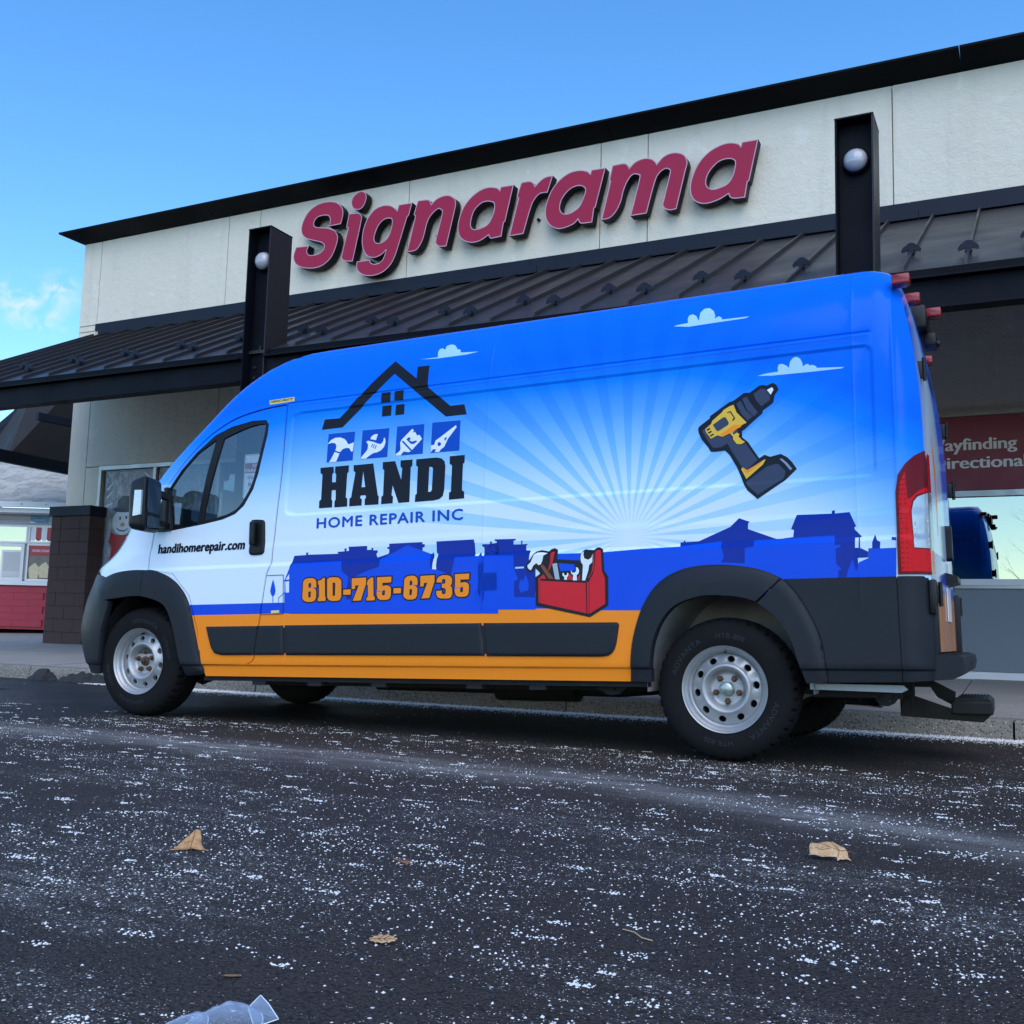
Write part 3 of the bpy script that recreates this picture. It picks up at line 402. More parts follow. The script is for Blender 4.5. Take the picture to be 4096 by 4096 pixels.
def asphalt():
    m, N, L, B = newmat('asphalt')
    c = N.new('ShaderNodeTexCoord').outputs['Object']
    agg = N.new('ShaderNodeTexVoronoi'); agg.inputs['Scale'].default_value = 130; L.new(c, agg.inputs['Vector'])
    agg2 = N.new('ShaderNodeTexVoronoi'); agg2.inputs['Scale'].default_value = 60; L.new(c, agg2.inputs['Vector'])
    big = noise(N, L, .6, 5, c)
    base = mixrgb(N, L, agg.outputs['Distance'], (.085, .066, .055), (.006, .0048, .0042))
    base = mixrgb(N, L, math_n(N, L, 'MULTIPLY', big, .35), base, (.045, .033, .026))
    base = mixrgb(N, L, maprange(N, L, noise(N, L, 420, 2, c), .58, .72, 0, .55), base, (.11, .10, .10))
    # dried salt: streaky film in drifts along the kerb direction, plus crystals
    film = noise(N, L, 1.1, 6, c, rough=.62, stretch=(.55, 1.5, 1), dist=.25)
    filmm = maprange(N, L, film, .50, .72)
    str_ = noise(N, L, 9, 5, c, rough=.7, stretch=(.5, 2.0, 1))
    filmf = math_n(N, L, 'MULTIPLY', filmm, maprange(N, L, str_, .42, .70))
    sx = N.new('ShaderNodeSeparateXYZ'); L.new(c, sx.inputs[0])
    bend = math_n(N, L, 'MULTIPLY', math_n(N, L, 'MAXIMUM', math_n(N, L, 'ADD', sx.outputs[0], .3), 0.0), .38)
    yb = math_n(N, L, 'ADD', math_n(N, L, 'ADD', sx.outputs[1], 1.0), bend)
    yb = math_n(N, L, 'ADD', yb, math_n(N, L, 'MULTIPLY', math_n(N, L, 'SUBTRACT', noise(N, L, .9, 3, c), .5), .5))
    yb2 = math_n(N, L, 'ADD', yb, -1.35)
    gauss = lambda q, w: math_n(N, L, 'POWER', 2.718, math_n(N, L, 'MULTIPLY', math_n(N, L, 'MULTIPLY', q, q), -1.0 / (w * w)))
    band = math_n(N, L, 'MULTIPLY', gauss(yb, .24), maprange(N, L, noise(N, L, 5, 5, c, rough=.7, stretch=(.25, 1.6, 1)), .30, .62))
    v1 = N.new('ShaderNodeTexVoronoi'); v1.inputs['Scale'].default_value = 95; L.new(c, v1.inputs['Vector'])
    rnd = N.new('ShaderNodeSeparateColor'); L.new(v1.outputs['Color'], rnd.inputs[0])
    dens = maprange(N, L, math_n(N, L, 'MULTIPLY_ADD', film, .75, math_n(N, L, 'MULTIPLY', str_, .45)), .56, .98, .01, .60)
    on = math_n(N, L, 'LESS_THAN', rnd.outputs[0], dens)
    size = math_n(N, L, 'MULTIPLY_ADD', rnd.outputs[1], .34, .10)
    dot = math_n(N, L, 'MULTIPLY', on, math_n(N, L, 'LESS_THAN', v1.outputs['Distance'], size))
    v2 = N.new('ShaderNodeTexVoronoi'); v2.inputs['Scale'].default_value = 260; L.new(c, v2.inputs['Vector'])
    rn2 = N.new('ShaderNodeSeparateColor'); L.new(v2.outputs['Color'], rn2.inputs[0])
    dot2 = math_n(N, L, 'MULTIPLY', math_n(N, L, 'LESS_THAN', rn2.outputs[0], math_n(N, L, 'MULTIPLY', dens, .8)), math_n(N, L, 'LESS_THAN', v2.outputs['Distance'], .42))
    # damp strip in front of the walk at the left, swept clean of salt; less salt under and beside the van
    wob = math_n(N, L, 'MULTIPLY', math_n(N, L, 'SUBTRACT', noise(N, L, .8, 4, c), .5), 2.2)
    wet = maprange(N, L, math_n(N, L, 'ADD', sx.outputs[1], wob), -1.2, .3)
    wet = math_n(N, L, 'MULTIPLY', wet, maprange(N, L, math_n(N, L, 'ADD', sx.outputs[0], wob), -2.6, -4.2))
    und = math_n(N, L, 'MULTIPLY', maprange(N, L, math_n(N, L, 'MULTIPLY_ADD', wob, .15, sx.outputs[1]), -.05, .35), maprange(N, L, sx.outputs[0], 1.3, .7))
    und = math_n(N, L, 'MULTIPLY', und, .80)
    dry = math_n(N, L, 'SUBTRACT', 1.0, math_n(N, L, 'MULTIPLY', wet, .93))
    salt = math_n(N, L, 'MAXIMUM', math_n(N, L, 'MAXIMUM', math_n(N, L, 'MULTIPLY', dot, .9), math_n(N, L, 'MULTIPLY', dot2, .55)), math_n(N, L, 'MAXIMUM', math_n(N, L, 'MULTIPLY', filmf, .10), math_n(N, L, 'MULTIPLY', math_n(N, L, 'MULTIPLY', band, maprange(N, L, noise(N, L, 240, 3, c, rough=.8), .38, .62, .15, 1.0)), .42)))
    salt = math_n(N, L, 'MULTIPLY', math_n(N, L, 'MULTIPLY', salt, dry), math_n(N, L, 'SUBTRACT', 1.0, und))
    base = mixrgb(N, L, math_n(N, L, 'MULTIPLY', wet, .6), base, (.012, .012, .014))
    col = mixrgb(N, L, salt, base, (.95, .90, .82))
    L.new(col, B.inputs['Base Color'])
    L.new(math_n(N, L, 'SUBTRACT', maprange(N, L, big, .3, .7, .68, .85), math_n(N, L, 'MULTIPLY', wet, .38)), B.inputs['Roughness'])
    B.inputs['Specular IOR Level'].default_value = .18
    h = math_n(N, L, 'ADD', math_n(N, L, 'MULTIPLY', agg.outputs['Distance'], -1.0), math_n(N, L, 'ADD', math_n(N, L, 'MULTIPLY', agg2.outputs['Distance'], -.7), math_n(N, L, 'MULTIPLY', salt, .8)))
    bump(N, L, h, 1.0, .006, B)
    return m

def concrete(name, a, b, sc=5.0, peb=False):
    m, N, L, B = newmat(name)
    c = N.new('ShaderNodeTexCoord').outputs['Object']
    n = noise(N, L, sc, 6, c); n2 = noise(N, L, 60, 4, c)
    col = mixrgb(N, L, n, a, b)
    col = mixrgb(N, L, maprange(N, L, n2, .55, .7, 0, .5), col, tuple(x * .55 for x in a))
    if peb:
        v = N.new('ShaderNodeTexVoronoi'); v.inputs['Scale'].default_value = 55; L.new(c, v.inputs['Vector'])
        s = N.new('ShaderNodeSeparateColor'); L.new(v.outputs['Color'], s.inputs[0])
        f = math_n(N, L, 'MULTIPLY', math_n(N, L, 'LESS_THAN', v.outputs['Distance'], .38), math_n(N, L, 'LESS_THAN', s.outputs[0], .55))
        col = mixrgb(N, L, math_n(N, L, 'MULTIPLY', f, .75), col, (.05, .045, .04))
        f2 = math_n(N, L, 'MULTIPLY', math_n(N, L, 'LESS_THAN', v.outputs['Distance'], .3), math_n(N, L, 'GREATER_THAN', s.outputs[0], .8))
        col = mixrgb(N, L, f2, col, (.42, .38, .32))
        bump(N, L, v.outputs['Distance'], .7, .006, B)
    else:
        bump(N, L, n2, .4, .004, B)
    L.new(col, B.inputs['Base Color']); B.inputs['Roughness'].default_value = .88
    return m

M = {}
M['stucco'] = stucco()
M['asphalt'] = asphalt()
M['walk'] = concrete('walk_concrete', (.27, .255, .235), (.37, .355, .33), 3)
M['walk2'] = concrete('walk_concrete_worn', (.24, .23, .215), (.34, .32, .30), 4)
M['kerb'] = concrete('kerb_concrete', (.17, .155, .13), (.27, .25, .215), 6, True)
M['blackcap'] = simple('black_metal', (.002, .0028, .005), .55, spec=.1, var=.2, vscale=2)
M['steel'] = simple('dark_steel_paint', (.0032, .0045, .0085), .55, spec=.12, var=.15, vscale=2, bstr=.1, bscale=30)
M['steelside'] = simple('dark_steel_lit_side', (.024, .020, .020), .42, spec=.25, var=.15, vscale=2)  # warm light on the column's side painted in: lighter, browner copy of the steel
M['flash'] = simple('flashing', (.011, .015, .027), .5, spec=.18, var=.12, vscale=1.5)
M['roofmetal'] = simple('roof_metal', (.027, .025, .027), .42, metal=.0, spec=.35, var=.12, vscale=1.3, bstr=.25, bscale=2.5, bdist=.01)
M['soffit'] = simple('soffit_wood', (.020, .016, .015), .8, var=.4, vscale=3)
M['crimson'] = simple('sign_face', (.35, .020, .058), .42, spec=.2, var=.04, vscale=2)
M['pink'] = simple('sign_trim', (.55, .33, .42), .4)
M['signside'] = simple('sign_return', (.004, .0045, .006), .5, spec=.2)
M['globe'] = simple('frosted_globe', (.40, .41, .43), .10, spec=.9, var=.05)
M['alu'] = simple('window_frame', (.44, .45, .45), .35, metal=.55, var=.06)
M['aludark'] = simple('window_frame_grey', (.34, .34, .33), .45, metal=.2)
M['pane'] = glassmat('shop_pane', (.86, .89, .90), 1.45, .02)
M['mirrorpane'] = glassmat('reflective_pane', (.25, .27, .27), 1.5, .42, 0.0, (.80, .83, .68))
M['maroon'] = simple('banner_vinyl', (.21, .030, .055), .5, var=.06)
M['banner_text'] = simple('banner_letter', (.72, .74, .76), .5, var=.03)
M['greypanel'] = simple('grey_panel', (.17, .20, .235), .55, var=.05, vscale=2)
M['whitestrip'] = simple('white_trim', (.70, .71, .72), .5, var=.05)
M['block'] = simple('pier_block', (.060, .032, .028), .85, var=.28, vscale=9, bstr=.6, bscale=60, bdist=.004)
M['inside'] = simple('dark_interior_sheet', (.06, .055, .05), .8)
M['black'] = simple('black', (.008, .008, .009), .6)

DL = -0.0157                     # the shop runs almost parallel to the van
KV = 2.56                        # kerb face
def walk_z(v): return 0.137 + 0.042 * (v - KV)

# ------------------------------------------------------------------ ground
def quad_sheet(name, x0, x1, y0, y1, nx, ny, zf, mat, rz=0.0):
    vs = [(x0 + (x1 - x0) * i / nx, y0 + (y1 - y0) * j / ny) for j in range(ny + 1) for i in range(nx + 1)]
    fs = [(j * (nx + 1) + i, j * (nx + 1) + i + 1, (j + 1) * (nx + 1) + i + 1, (j + 1) * (nx + 1) + i) for j in range(ny) for i in range(nx)]
    o = meshobj(name, [(x, y, zf(x, y)) for x, y in vs], fs, mat)
    o.rotation_euler.z = rz
    return o
g = quad_sheet('parking_lot', -400, 400, -400, 400, 40, 40, lambda x, y: 0.0, M['asphalt'])
tag(g, 'dark asphalt parking lot sprinkled with white road salt', 'ground', kind='structure')
g = quad_sheet('sidewalk', -80, 40, KV + .15, 60, 12, 6, lambda x, y: walk_z(y) - .03, M['walk2'], DL)
tag(g, 'pale concrete walk rising from the kerb to the shops', 'pavement', kind='structure')
# slabs that can be told apart
slab_u = [-20.4 + 1.52 * k for k in range(26)]
slab_v = [KV + .155, 4.15, 5.9]
vv = [KV + .155, 4.3, 6.285]
for k in range(len(slab_u) - 1):
    for (a, b) in ((vv[0], vv[1]), (vv[1], vv[2])):
        if slab_u[k] < -12.2 and b > 6: b = 6.2
        mb = MB(); gp = .006; dz = RNG.uniform(-.003, .003)
        u0, u1 = slab_u[k] + gp, slab_u[k + 1] - gp
        mb.add([(u0, a + gp, walk_z(a) + dz), (u1, a + gp, walk_z(a) + dz), (u1, b - gp, walk_z(b) + dz), (u0, b - gp, walk_z(b) + dz),
                (u0, a + gp, walk_z(a) - .03), (u1, a + gp, walk_z(a) - .03), (u1, b - gp, walk_z(b) - .03), (u0, b - gp, walk_z(b) - .03)],
               [(0, 1, 2, 3), (0, 4, 5, 1), (1, 5, 6, 2), (2, 6, 7, 3), (3, 7, 4, 0)])
        mb.build('paving_slab', M['walk'] if RNG.random() < .6 else M['walk2'], g)
kerb = empty('kerb', (0, 0, 0), DL)
tag(kerb, 'concrete kerb along the walk with exposed pebbles and cracked joints', 'kerb', kind='structure')
ku = [-20.8, -17.6, -14.6, -11.5, -8.30, -5.19, -1.98, 1.30, 4.5, 7.7, 10.9, 14.1, 17.3]
for i in range(len(ku) - 1):
    n = 14; us = np.linspace(ku[i] + .007, ku[i + 1] - .007, n)
    prof = [(0.0, -.05), (.004, .02), (.010, .085), (.016, .118), (.032, .134), (.06, .139), (.145, .141)]
    vs = []; fs = []
    for u in us:
        e = (0 if u in (us[0], us[-1]) else 1) * RNG.normal(0, .003) + (-.004 if u in (us[0], us[-1]) else 0)
        for (dv, z) in prof: vs.append((u, KV + dv - e + RNG.normal(0, .0015), z + (RNG.normal(0, .0025) if 0 < z < .138 else 0)))
    m_ = len(prof)
    for a in range(n - 1):
        for b in range(m_ - 1): fs.append((a * m_ + b, a * m_ + b + 1, (a + 1) * m_ + b + 1, (a + 1) * m_ + b)[::-1])
    fs.append(tuple(range(m_))); fs.append(tuple(reversed(range((n - 1) * m_, n * m_))))
    o = meshobj('kerb_stone', vs, fs, M['kerb'], kerb, smooth=False)
# broken asphalt heaped against the kerb at the left
def lump_strip(u0, u1, h, seed):
    rg = np.random.default_rng(seed); n = 16; us = np.linspace(u0, u1, n); vs = []; fs = []
    hs = h * np.clip(np.sin(np.linspace(.05, 3.1, n)) ** .6 * rg.uniform(.65, 1.1, n), .05, 2)
    for u, hh in zip(us, hs):
        w = .05 + hh * .5
        for (a, b) in ((-w, -.004), (-w * .75, hh * .45), (-w * .4, hh * .8), (-.012, hh), (.02, hh * .95)):
            vs.append((u + rg.normal(0, .006), KV + a + rg.normal(0, .008), b + rg.normal(0, .006) * (b > 0)))
    for i in range(n - 1):
        for j in range(4): fs.append((i * 5 + j, (i + 1) * 5 + j, (i + 1) * 5 + j + 1, i * 5 + j + 1))
    return vs, fs
for k, (a, b, h, lab) in enumerate(((-8.25, -7.85, .12, 'small black lump of broken asphalt against the kerb, farthest left'), (-7.8, -7.0, .11, 'long ragged heap of broken black asphalt between two lumps at the kerb'),
                               (-6.95, -6.1, .13, 'black lump of broken asphalt at the kerb just ahead of the van bumper'))):
    vs, fs = lump_strip(a, b, h, k)
    o = meshobj('asphalt_patch', vs, fs, simple('broken_asphalt', (.022, .023, .026), .85, bstr=.8, bscale=50, bdist=.01), None)
    o.rotation_euler.z = DL
    tag(o, lab, 'asphalt patch', 'broken asphalt along the kerb')

# ------------------------------------------------------------------ store building
B0 = empty('store_building', (0, 0, 0), DL)
tag(B0, 'single storey shop with off-white stucco parapet, black cornice and dark metal canopy', 'building')
FV = 6.3; UL, UR = -12.365, 19.0
mb = MB(); mb.box(UL + .02, UR, FV + .06, 22, .0, 6.78); mb.build('wall_core', M['stucco'], B0)
joints = [UL, -11.966, -9.297, -8.692, -6.096, -3.267, -2.646, 0.193, 3.0, 6.1, 9.2, 12.3, 15.4, UR]
def wpanel(u0, u1, z0, z1, name='wall_panel', v0=FV, v1=FV + .055, mat='stucco'):
    mb = MB(); gj = .006
    mb.box(u0 + gj, u1 - gj, v0, v1, z0 + gj, z1 - gj, bev=.004)
    return mb.build(name, M[mat], B0)
for a, b in zip(joints[:-1], joints[1:]): wpanel(a, b, 5.39, 6.79)
# corner pilaster below and its return along the side
wpanel(UL, -11.966, 5.29, 5.39); wpanel(UL, -11.966, 2.44, 5.29)
mb = MB(); mb.box(UL - .004, UL + .02, FV + .02, 22, .1, 6.78); mb.build('side_wall', M['stucco'], B0)
for a, b in ((-11.966, -9.30), (-9.30, -6.1), (-6.1, -3.27), (-3.27, -.7), (-.7, .19), (.19, 3.0), (3.0, 6.1)): wpanel(a, b, 3.06, 5.36)
# ground-floor walls between the windows
wpanel(-11.966, -11.64, .3, 3.06); wpanel(-7.9, -5.1, .3, 3.06); wpanel(-3.9, -.95, .3, 3.06); wpanel(4.6, UR, .3, 5.36)
# cornice in lengths
cz = [UL - .0, -9.55, -6.95, -3.1, .9, 4.9, 8.9, 12.9, UR]
for i in range(len(cz) - 1):
    a, b = cz[i] + .004, cz[i + 1] - .004
    if i == 0: a = UL
    e = .0 if i else .09
    prof = [(6.34, 6.795), (6.285, 6.795), (6.23, 6.81), (6.0, 6.905), (6.0, 6.93), (6.05, 6.945), (6.6, 6.945)]
    mb = MB(); n = len(prof)
    vs = []
    for k, u in enumerate((a, b)):
        for (v, z) in prof: vs.append((u - ((FV - v) * .95 if (i == 0 and k == 0 and v < FV) else 0), v, z))
    mb.add(vs, [tuple(range(n)), tuple(reversed(range(n, 2 * n)))] + [(j, n + j, n + (j + 1) % n, (j + 1) % n) for j in range(n)])
    mb.build('cornice', M['blackcap'], B0)
mb = MB()
prof = [(6.795, 0), (6.81, -.07), (6.905, -.29), (6.945, -.29)]
vs = []
for v in (6.3, 22):
    for z, du in prof: vs.append((UL + du, v - (-du if v < 7 else 0), z))
mb.add(vs, [(0, 1, 5, 4), (1, 2, 6, 5), (2, 3, 7, 6)]); mb.build('side_cornice', M['blackcap'], B0)
# flashing where the canopy roof meets the wall, two stepped bands
for a, b in ((-11.955, -8.4), (-8.395, -4.2), (-4.195, .35), (.355, 5.0), (5.005, UR)):
    mb = MB(); mb.box(a, b, FV - .035, FV - .002, 5.285, 5.392); mb.build('flashing', M['flash'], B0)
    mb = MB(); mb.box(a + .1, b + .1, FV - .06, FV - .003, 5.195, 5.278); mb.build('flashing', M['flash'], B0)

# canopy
EV, EZ, TV, TZ = 3.02, 3.505, 6.285, 5.19
SL = (TZ - EZ) / (TV - EV)
rz = lambda v: EZ + SL * (v - EV)
can = MB(); can.prism([(EV + .06, rz(EV + .06) - .015), (TV, rz(TV) - .015), (TV, rz(TV) - .10), (EV + .06, rz(EV + .06) - .10)], -12.0, UR, lambda p, q, t: (t, p, q))
canopy = can.build('canopy_deck', M['soffit'], B0)
S0, SP = -12.127, .4545
seams = [S0 + SP * k for k in range(1, 70) if S0 + SP * k < UR - .1]
edges_u = [-12.0] + seams + [UR]
seam_me = pan_me = guard_me = None
for i in range(len(edges_u) - 1):
    a, b = edges_u[i] + .004, edges_u[i + 1] - .004
    mb = MB(); j = RNG.uniform(-.002, .002)
    ss = [0, .02, .35, .7, 1]
    for q in range(4):
        v0, v1 = EV + (TV - EV) * ss[q], EV + (TV - EV) * ss[q + 1]
        mb.add([(a, v0, rz(v0) + j), (b, v0, rz(v0) - j), (b, v1, rz(v1) + j), (a, v1, rz(v1) - j)], [(0, 1, 2, 3)])
    mb.add([(a, EV, EZ + j), (b, EV, EZ - j), (b, EV, EZ - .03), (a, EV, EZ - .03)], [(3, 2, 1, 0)])
    mb.build('roof_pan', M['roofmetal'], B0, fix=False)
mb = MB(); mb.prism([(EV + .01, rz(EV + .01) - .004), (TV, rz(TV) - .004), (TV - .02, rz(TV) + .045), (EV + .02, rz(EV) + .05)], -.011, .011, lambda p, q, t: (t, p, q))
mb.box(-.02, .02, 0, 0, 0, 0) if False else None
s0 = mb.build('standing_seam', M['roofmetal'], B0); s0.location.x = seams[0]
for u in [-11.985] + seams[1:]:
    o = s0.copy(); COL.objects.link(o); o.parent = B0; o.location.x = u
# snow guards clamped over the seams, in two staggered rows
gp = [(-.075, 0), (-.08, .025), (-.058, .055), (-.04, .062), (-.028, .078), (0, .086), (.028, .078), (.04, .062), (.058, .055), (.08, .025), (.075, 0), (.03, .012), (-.03, .012)]
mb = MB(); mb.prism([(x, z + .035) for x, z in gp], -.004, .004, lambda p, q, t: (p, t, q))
mb.box(-.022, .022, -.03, .03, .012, .06, bev=.006)
mb.tube([(-.03, .012, .03), (.03, .012, .03)], .007, 6)
g0 = mb.build('snow_guard', M['flash'], B0)
for k, u in enumerate(seams):
    v = 3.74 if k % 2 else 3.47
    o = g0 if k == 0 else g0.copy()
    if k: COL.objects.link(o); o.parent = B0
    o.location = (u, v, rz(v))
# rake trim, eave drip, fascia beams
mb = MB(); mb.prism([(EV - .01, rz(EV) + .03), (TV, rz(TV) + .03), (TV, rz(TV) - .16), (EV - .01, rz(EV) - .16)], -12.04, -12.003, lambda p, q, t: (t, p, q)); mb.build('rake_trim', M['steel'], B0)

cols_u = [-12.0, -5.76, .26, 6.3, 12.3]
cuts = [-14.5] + [c for c in cols_u] + [UR]
for i in range(len(cuts) - 1):
    a = cuts[i] + .16; b = cuts[i + 1] - .16
    if i == 0: continue
    mb = MB()
    mb.box(a, b, 2.955, 2.975, 3.165, 3.39); mb.box(a, b, 2.88, 3.04, 3.148, 3.164); mb.box(a, b, 2.88, 3.04, 3.391, 3.410)
    mb.build('canopy_beam', M['steel'], B0)
    mb = MB(); mb.box(a, b, EV - .055, EV - .004, 3.415, 3.485); mb.build('eave_drip', M['blackcap'], B0)
for u in (-12.0, -9.0, -3.0, 3.0):
    mb = MB(); mb.bar((u, 3.08, rz(3.08) - .17), (u, TV - .01, rz(TV) - .17), .1, .13); mb.build('rafter', M['steel'], B0)
mb = MB(); mb.box(-12.0, UR, 4.5, 4.6, rz(4.55) - .26, rz(4.55) - .13); mb.build('purlin', M['steel'], B0)
# steel columns
for k, u in enumerate(cols_u):
    mb = MB(); vF, vB = 2.93, 3.28; h = 4.80; zb = walk_z(3.1) - .02
    if k == 0: h = 3.1
    mb.box(u - .148, u - .134, vF, vB, zb, h)
    mb.box(u - .133, u + .133, 3.06, 3.075, zb, h - .001)
    mb.box(u - .15, u + .15, vF - .004, vB + .004, h + .001, h + .014)
    colm = mb.build('steel_column', M['steel'], B0)
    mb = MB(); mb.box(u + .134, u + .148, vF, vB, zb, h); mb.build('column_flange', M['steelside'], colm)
    if k == 0: continue
    mb = MB(); mb.lathe([(.0, .0), (.10, .0), (.105, -.012), (.105, -.05), (.095, -.062)], 'y', (u, 3.06, 4.47), 28); mb.build('lamp_base', M['black'], colm, auto=40)
    mb = MB(); mb.lathe([(.094, -.055)] + [(.094 * math.cos(t), -.055 - .072 * math.sin(t)) for t in np.linspace(.1, math.pi / 2, 9)], 'y', (u, 3.06, 4.47), 32); mb.build('lamp_globe', M['globe'], colm, smooth=True)
    for (dx, z) in ((-.07, 3.22), (.07, 3.22), (-.07, 3.33), (.07, 3.33)):
        mb = MB(); mb.lathe([(0, -.02), (.016, -.02), (.018, -.012), (.018, -.0005)], 'y', (u + dx, 3.06, z), 6); mb.build('bolt', M['black'], colm)
# pier of dark split blocks at the corner
pu0, pu1, pv0, pv1 = -12.283, -11.45, 6.0, 6.28
mb = MB(); mb.box(pu0 + .012, pu1 - .012, pv0 + .012, pv1, .15, 2.25); pier = mb.build('pier', M['block'], B0)
z = .262; ch = .1985
for r_ in range(10):
    pat = [.25, .25, .25, .25] if r_ in (9, 8) else ([.25, .5, .25] if r_ % 2 else [.5, .5]); x = pu0
    for w in pat:
        ww = w * (pu1 - pu0); mb = MB(); d = RNG.uniform(-.003, .003)
        mb.box(x + .003, x + ww - .003, pv0 + d, pv0 + .09, z + .003, z + ch - .003, bev=.004)
        mb.build('block', M['block'], pier); x += ww
    mb = MB(); mb.box(pu1 - .09, pu1 + RNG.uniform(0, .004), pv0 + .094, pv1 - .003, z + .003, z + ch - .003, bev=.004); mb.build('block', M['block'], pier)
    z += ch
mb = MB(); mb.box(pu0 - .03, pu1 + .03, pv0 - .035, pv1, z + .003, z + .155, bev=.006); mb.build('pier_cap', M['flash'], pier)

# storefront windows
def storefront(u0, u1, mull, z0, z1, pane='pane', zrail=None):
    mb = MB(); fr = .055
    mb.box(u0, u1, FV - .03, FV + .05, z1 - .06, z1); mb.box(u0, u0 + fr, FV - .028, FV + .05, z0, z1 - .06); mb.box(u1 - fr, u1, FV - .028, FV + .05, z0, z1 - .06)
    mb.box(u0, u1, FV - .04, FV + .05, z0 - .05, z0)
    w = mb.build('window', M['alu'], B0)
    for m_ in mull:
        mb = MB(); mb.box(m_ - .03, m_ + .03, FV - .026, FV + .05, z0, z1 - .06); mb.build('mullion', M['alu'], w)
    es = [u0 + fr] + list(mull) + [u1 - fr]
    for i in range(len(es) - 1):
        a = es[i] + (.03 if i else 0); b = es[i + 1] - (.03 if i < len(es) - 2 else 0)
        mb = MB(); mb.box(a, b, FV + .02, FV + .028, z0, z1 - .06); mb.build('pane', M[pane], w)
    return w
# flat dark sheets behind the panes stand in for the unlit interior
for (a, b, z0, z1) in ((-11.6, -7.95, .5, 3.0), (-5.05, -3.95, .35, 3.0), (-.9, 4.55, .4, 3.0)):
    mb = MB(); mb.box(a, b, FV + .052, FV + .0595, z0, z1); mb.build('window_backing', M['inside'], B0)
storefront(-11.64, -7.9, [-10.46, -9.2], .75, 3.055)
mb = MB(); mb.box(-11.63, -7.91, FV - .01, FV + .05, .3, .70); mb.build('bulkhead', M['greypanel'], B0)
wR = storefront(-.95, 4.6, [.3, 1.75, 3.2], 1.255, 2.21, 'mirrorpane')
mb = MB(); mb.box(-.94, 4.59, FV - .012, FV + .05, .372, 1.205); mb.build('bulkhead', M['greypanel'], B0)
mb = MB(); mb.box(-.94, 4.59, FV - .05, FV - .013, 1.24, 1.30); mb.build('window_rail', M['whitestrip'], B0)
mb = MB(); mb.box(-.94, 4.59, FV - .03, FV + .05, .27, .367); mb.build('base_strip', M['whitestrip'], B0)
mb = MB(); mb.box(-.95, 4.6, FV - .06, FV - .002, 2.99, 3.03); mb.box(-.95, 4.6, FV - .04, FV - .002, 3.031, 3.075); mb.build('window_header', M['aludark'], B0)
# glazed door hidden mostly behind the van
storefront(-5.1, -3.9, [], .36, 3.055)

# banner over the right-hand window
bn = empty('window_banner', (0, 0, 0), DL)
tag(bn, 'dark red banner with pale grey lettering across the window behind the van', 'banner')
mb = MB(); mb.box(-.9, 4.55, FV - .026, FV - .006, 2.215, 2.985); mb.build('banner_sheet', M['maroon'], bn)
def lay(body, x0, x1, z0, z1, name='lettering', v=FV - .0285, mat='banner_text', parent=None, bold=.02, caps=.73):
    V, F = fit_text(body, x0, x1, z0, z1, 0.0, 1.0, caps)
    n = len(V); VV = []; FF = []
    for k, d in enumerate((0, .004, .008, .012)):
        VV += [(a + d, b, k * .0003) for a, b in V]; FF += [tuple(i + k * n for i in f) for f in F]
    return meshobj(name, [(a, v - c, b) for a, b, c in VV], FF, M[mat], parent)
lay('Wayfinding', .455, 1.330, 2.635, 2.765, parent=bn)
lay('Directional', .53, 1.415, 2.445, 2.575, parent=bn)
lay('& Signs', 1.50, 2.1, 2.635, 2.765, parent=bn) if False else None

# raised sign letters
SGN = empty('shop_sign', (0, 0, 0), DL)
tag(SGN, 'row of big raised crimson script letters with pink edges on the white parapet', 'sign')
parent_i = None
for nm, P, H in SIGN:
    o_ = smooth_loop(P, 5); hs = [smooth_loop(h, 5) for h in ([H] if H else [])]
    V, T = fill2d([o_], hs)
    mb = MB()
    mb.add([(a, 6.13, b) for a, b in V], [tuple(reversed(t)) if False else t for t in T], 0)
    for lp in [o_] + hs:
        n = len(lp)
        mb.add([(a, 6.13, b) for a, b in lp] + [(a, 6.262, b) for a, b in lp], [(i, (i + 1) % n, n + (i + 1) % n, n + i) for i in range(n)], 1)
    o = mb.build('sign_letter' if nm != 'dot' else 'letter_dot', [M['crimson'], M['signside']], SGN if nm != 'dot' else parent_i, fix=False)
    if nm == 'i': parent_i = o
    # pink trim cap round the face
    mb = MB()
    for q, lp in enumerate([o_] + hs):
        inn = offset_poly(lp, -.011 if q == 0 else .011); n = len(lp)
        mb.add([(a, 6.1275, b) for a, b in lp] + [(a, 6.1275, b) for a, b in inn], [(i, (i + 1) % n, n + (i + 1) % n, n + i) for i in range(n)])
    if nm != 'dot': mb.build('trim_cap', M['pink'], o, fix=False)
    else: mb.build('dot_trim', M['pink'], parent_i, fix=False)
mb = MB()
for u in (-7.5, -6.9, -6.3, -5.6, -4.8, -4.1, -3.5, -2.6, -1.7):
    mb.tube([(u, 6.255, 5.9), (u, 6.31, 5.9)], .02, 8)
mb.build('standoff', M['signside'], SGN)

# no-parking plate on the left column
PK = empty('parking_sign', (-5.51, 2.915, 2.135), DL)
tag(PK, 'white no parking plate with red band on the steel column, seen through the cab window', 'sign')
def rrect(x0, x1, z0, z1, r, n=4):
    out = []
    for cx, cz_, a0 in ((x1 - r, z1 - r, 0), (x0 + r, z1 - r, 90), (x0 + r, z0 + r, 180), (x1 - r, z0 + r, 270)):
        for k in range(n + 1):
            t = R(a0 + 90 * k / n); out.append((cx + r * math.cos(t), cz_ + r * math.sin(t)))
    return out
mb = MB(); mb.prism(rrect(-.145, .145, -.225, .225, .02), -.002, .002, lambda p, q, t: (p, t, q)); mb.build('plate', M['whitestrip'], PK)
mb = MB(); mb.prism(rrect(-.135, .135, .03, .135, .003), -.0035, -.0025, lambda p, q, t: (p, t, q)); mb.build('red_band', simple('sign_red', (.30, .02, .03), .5), PK)
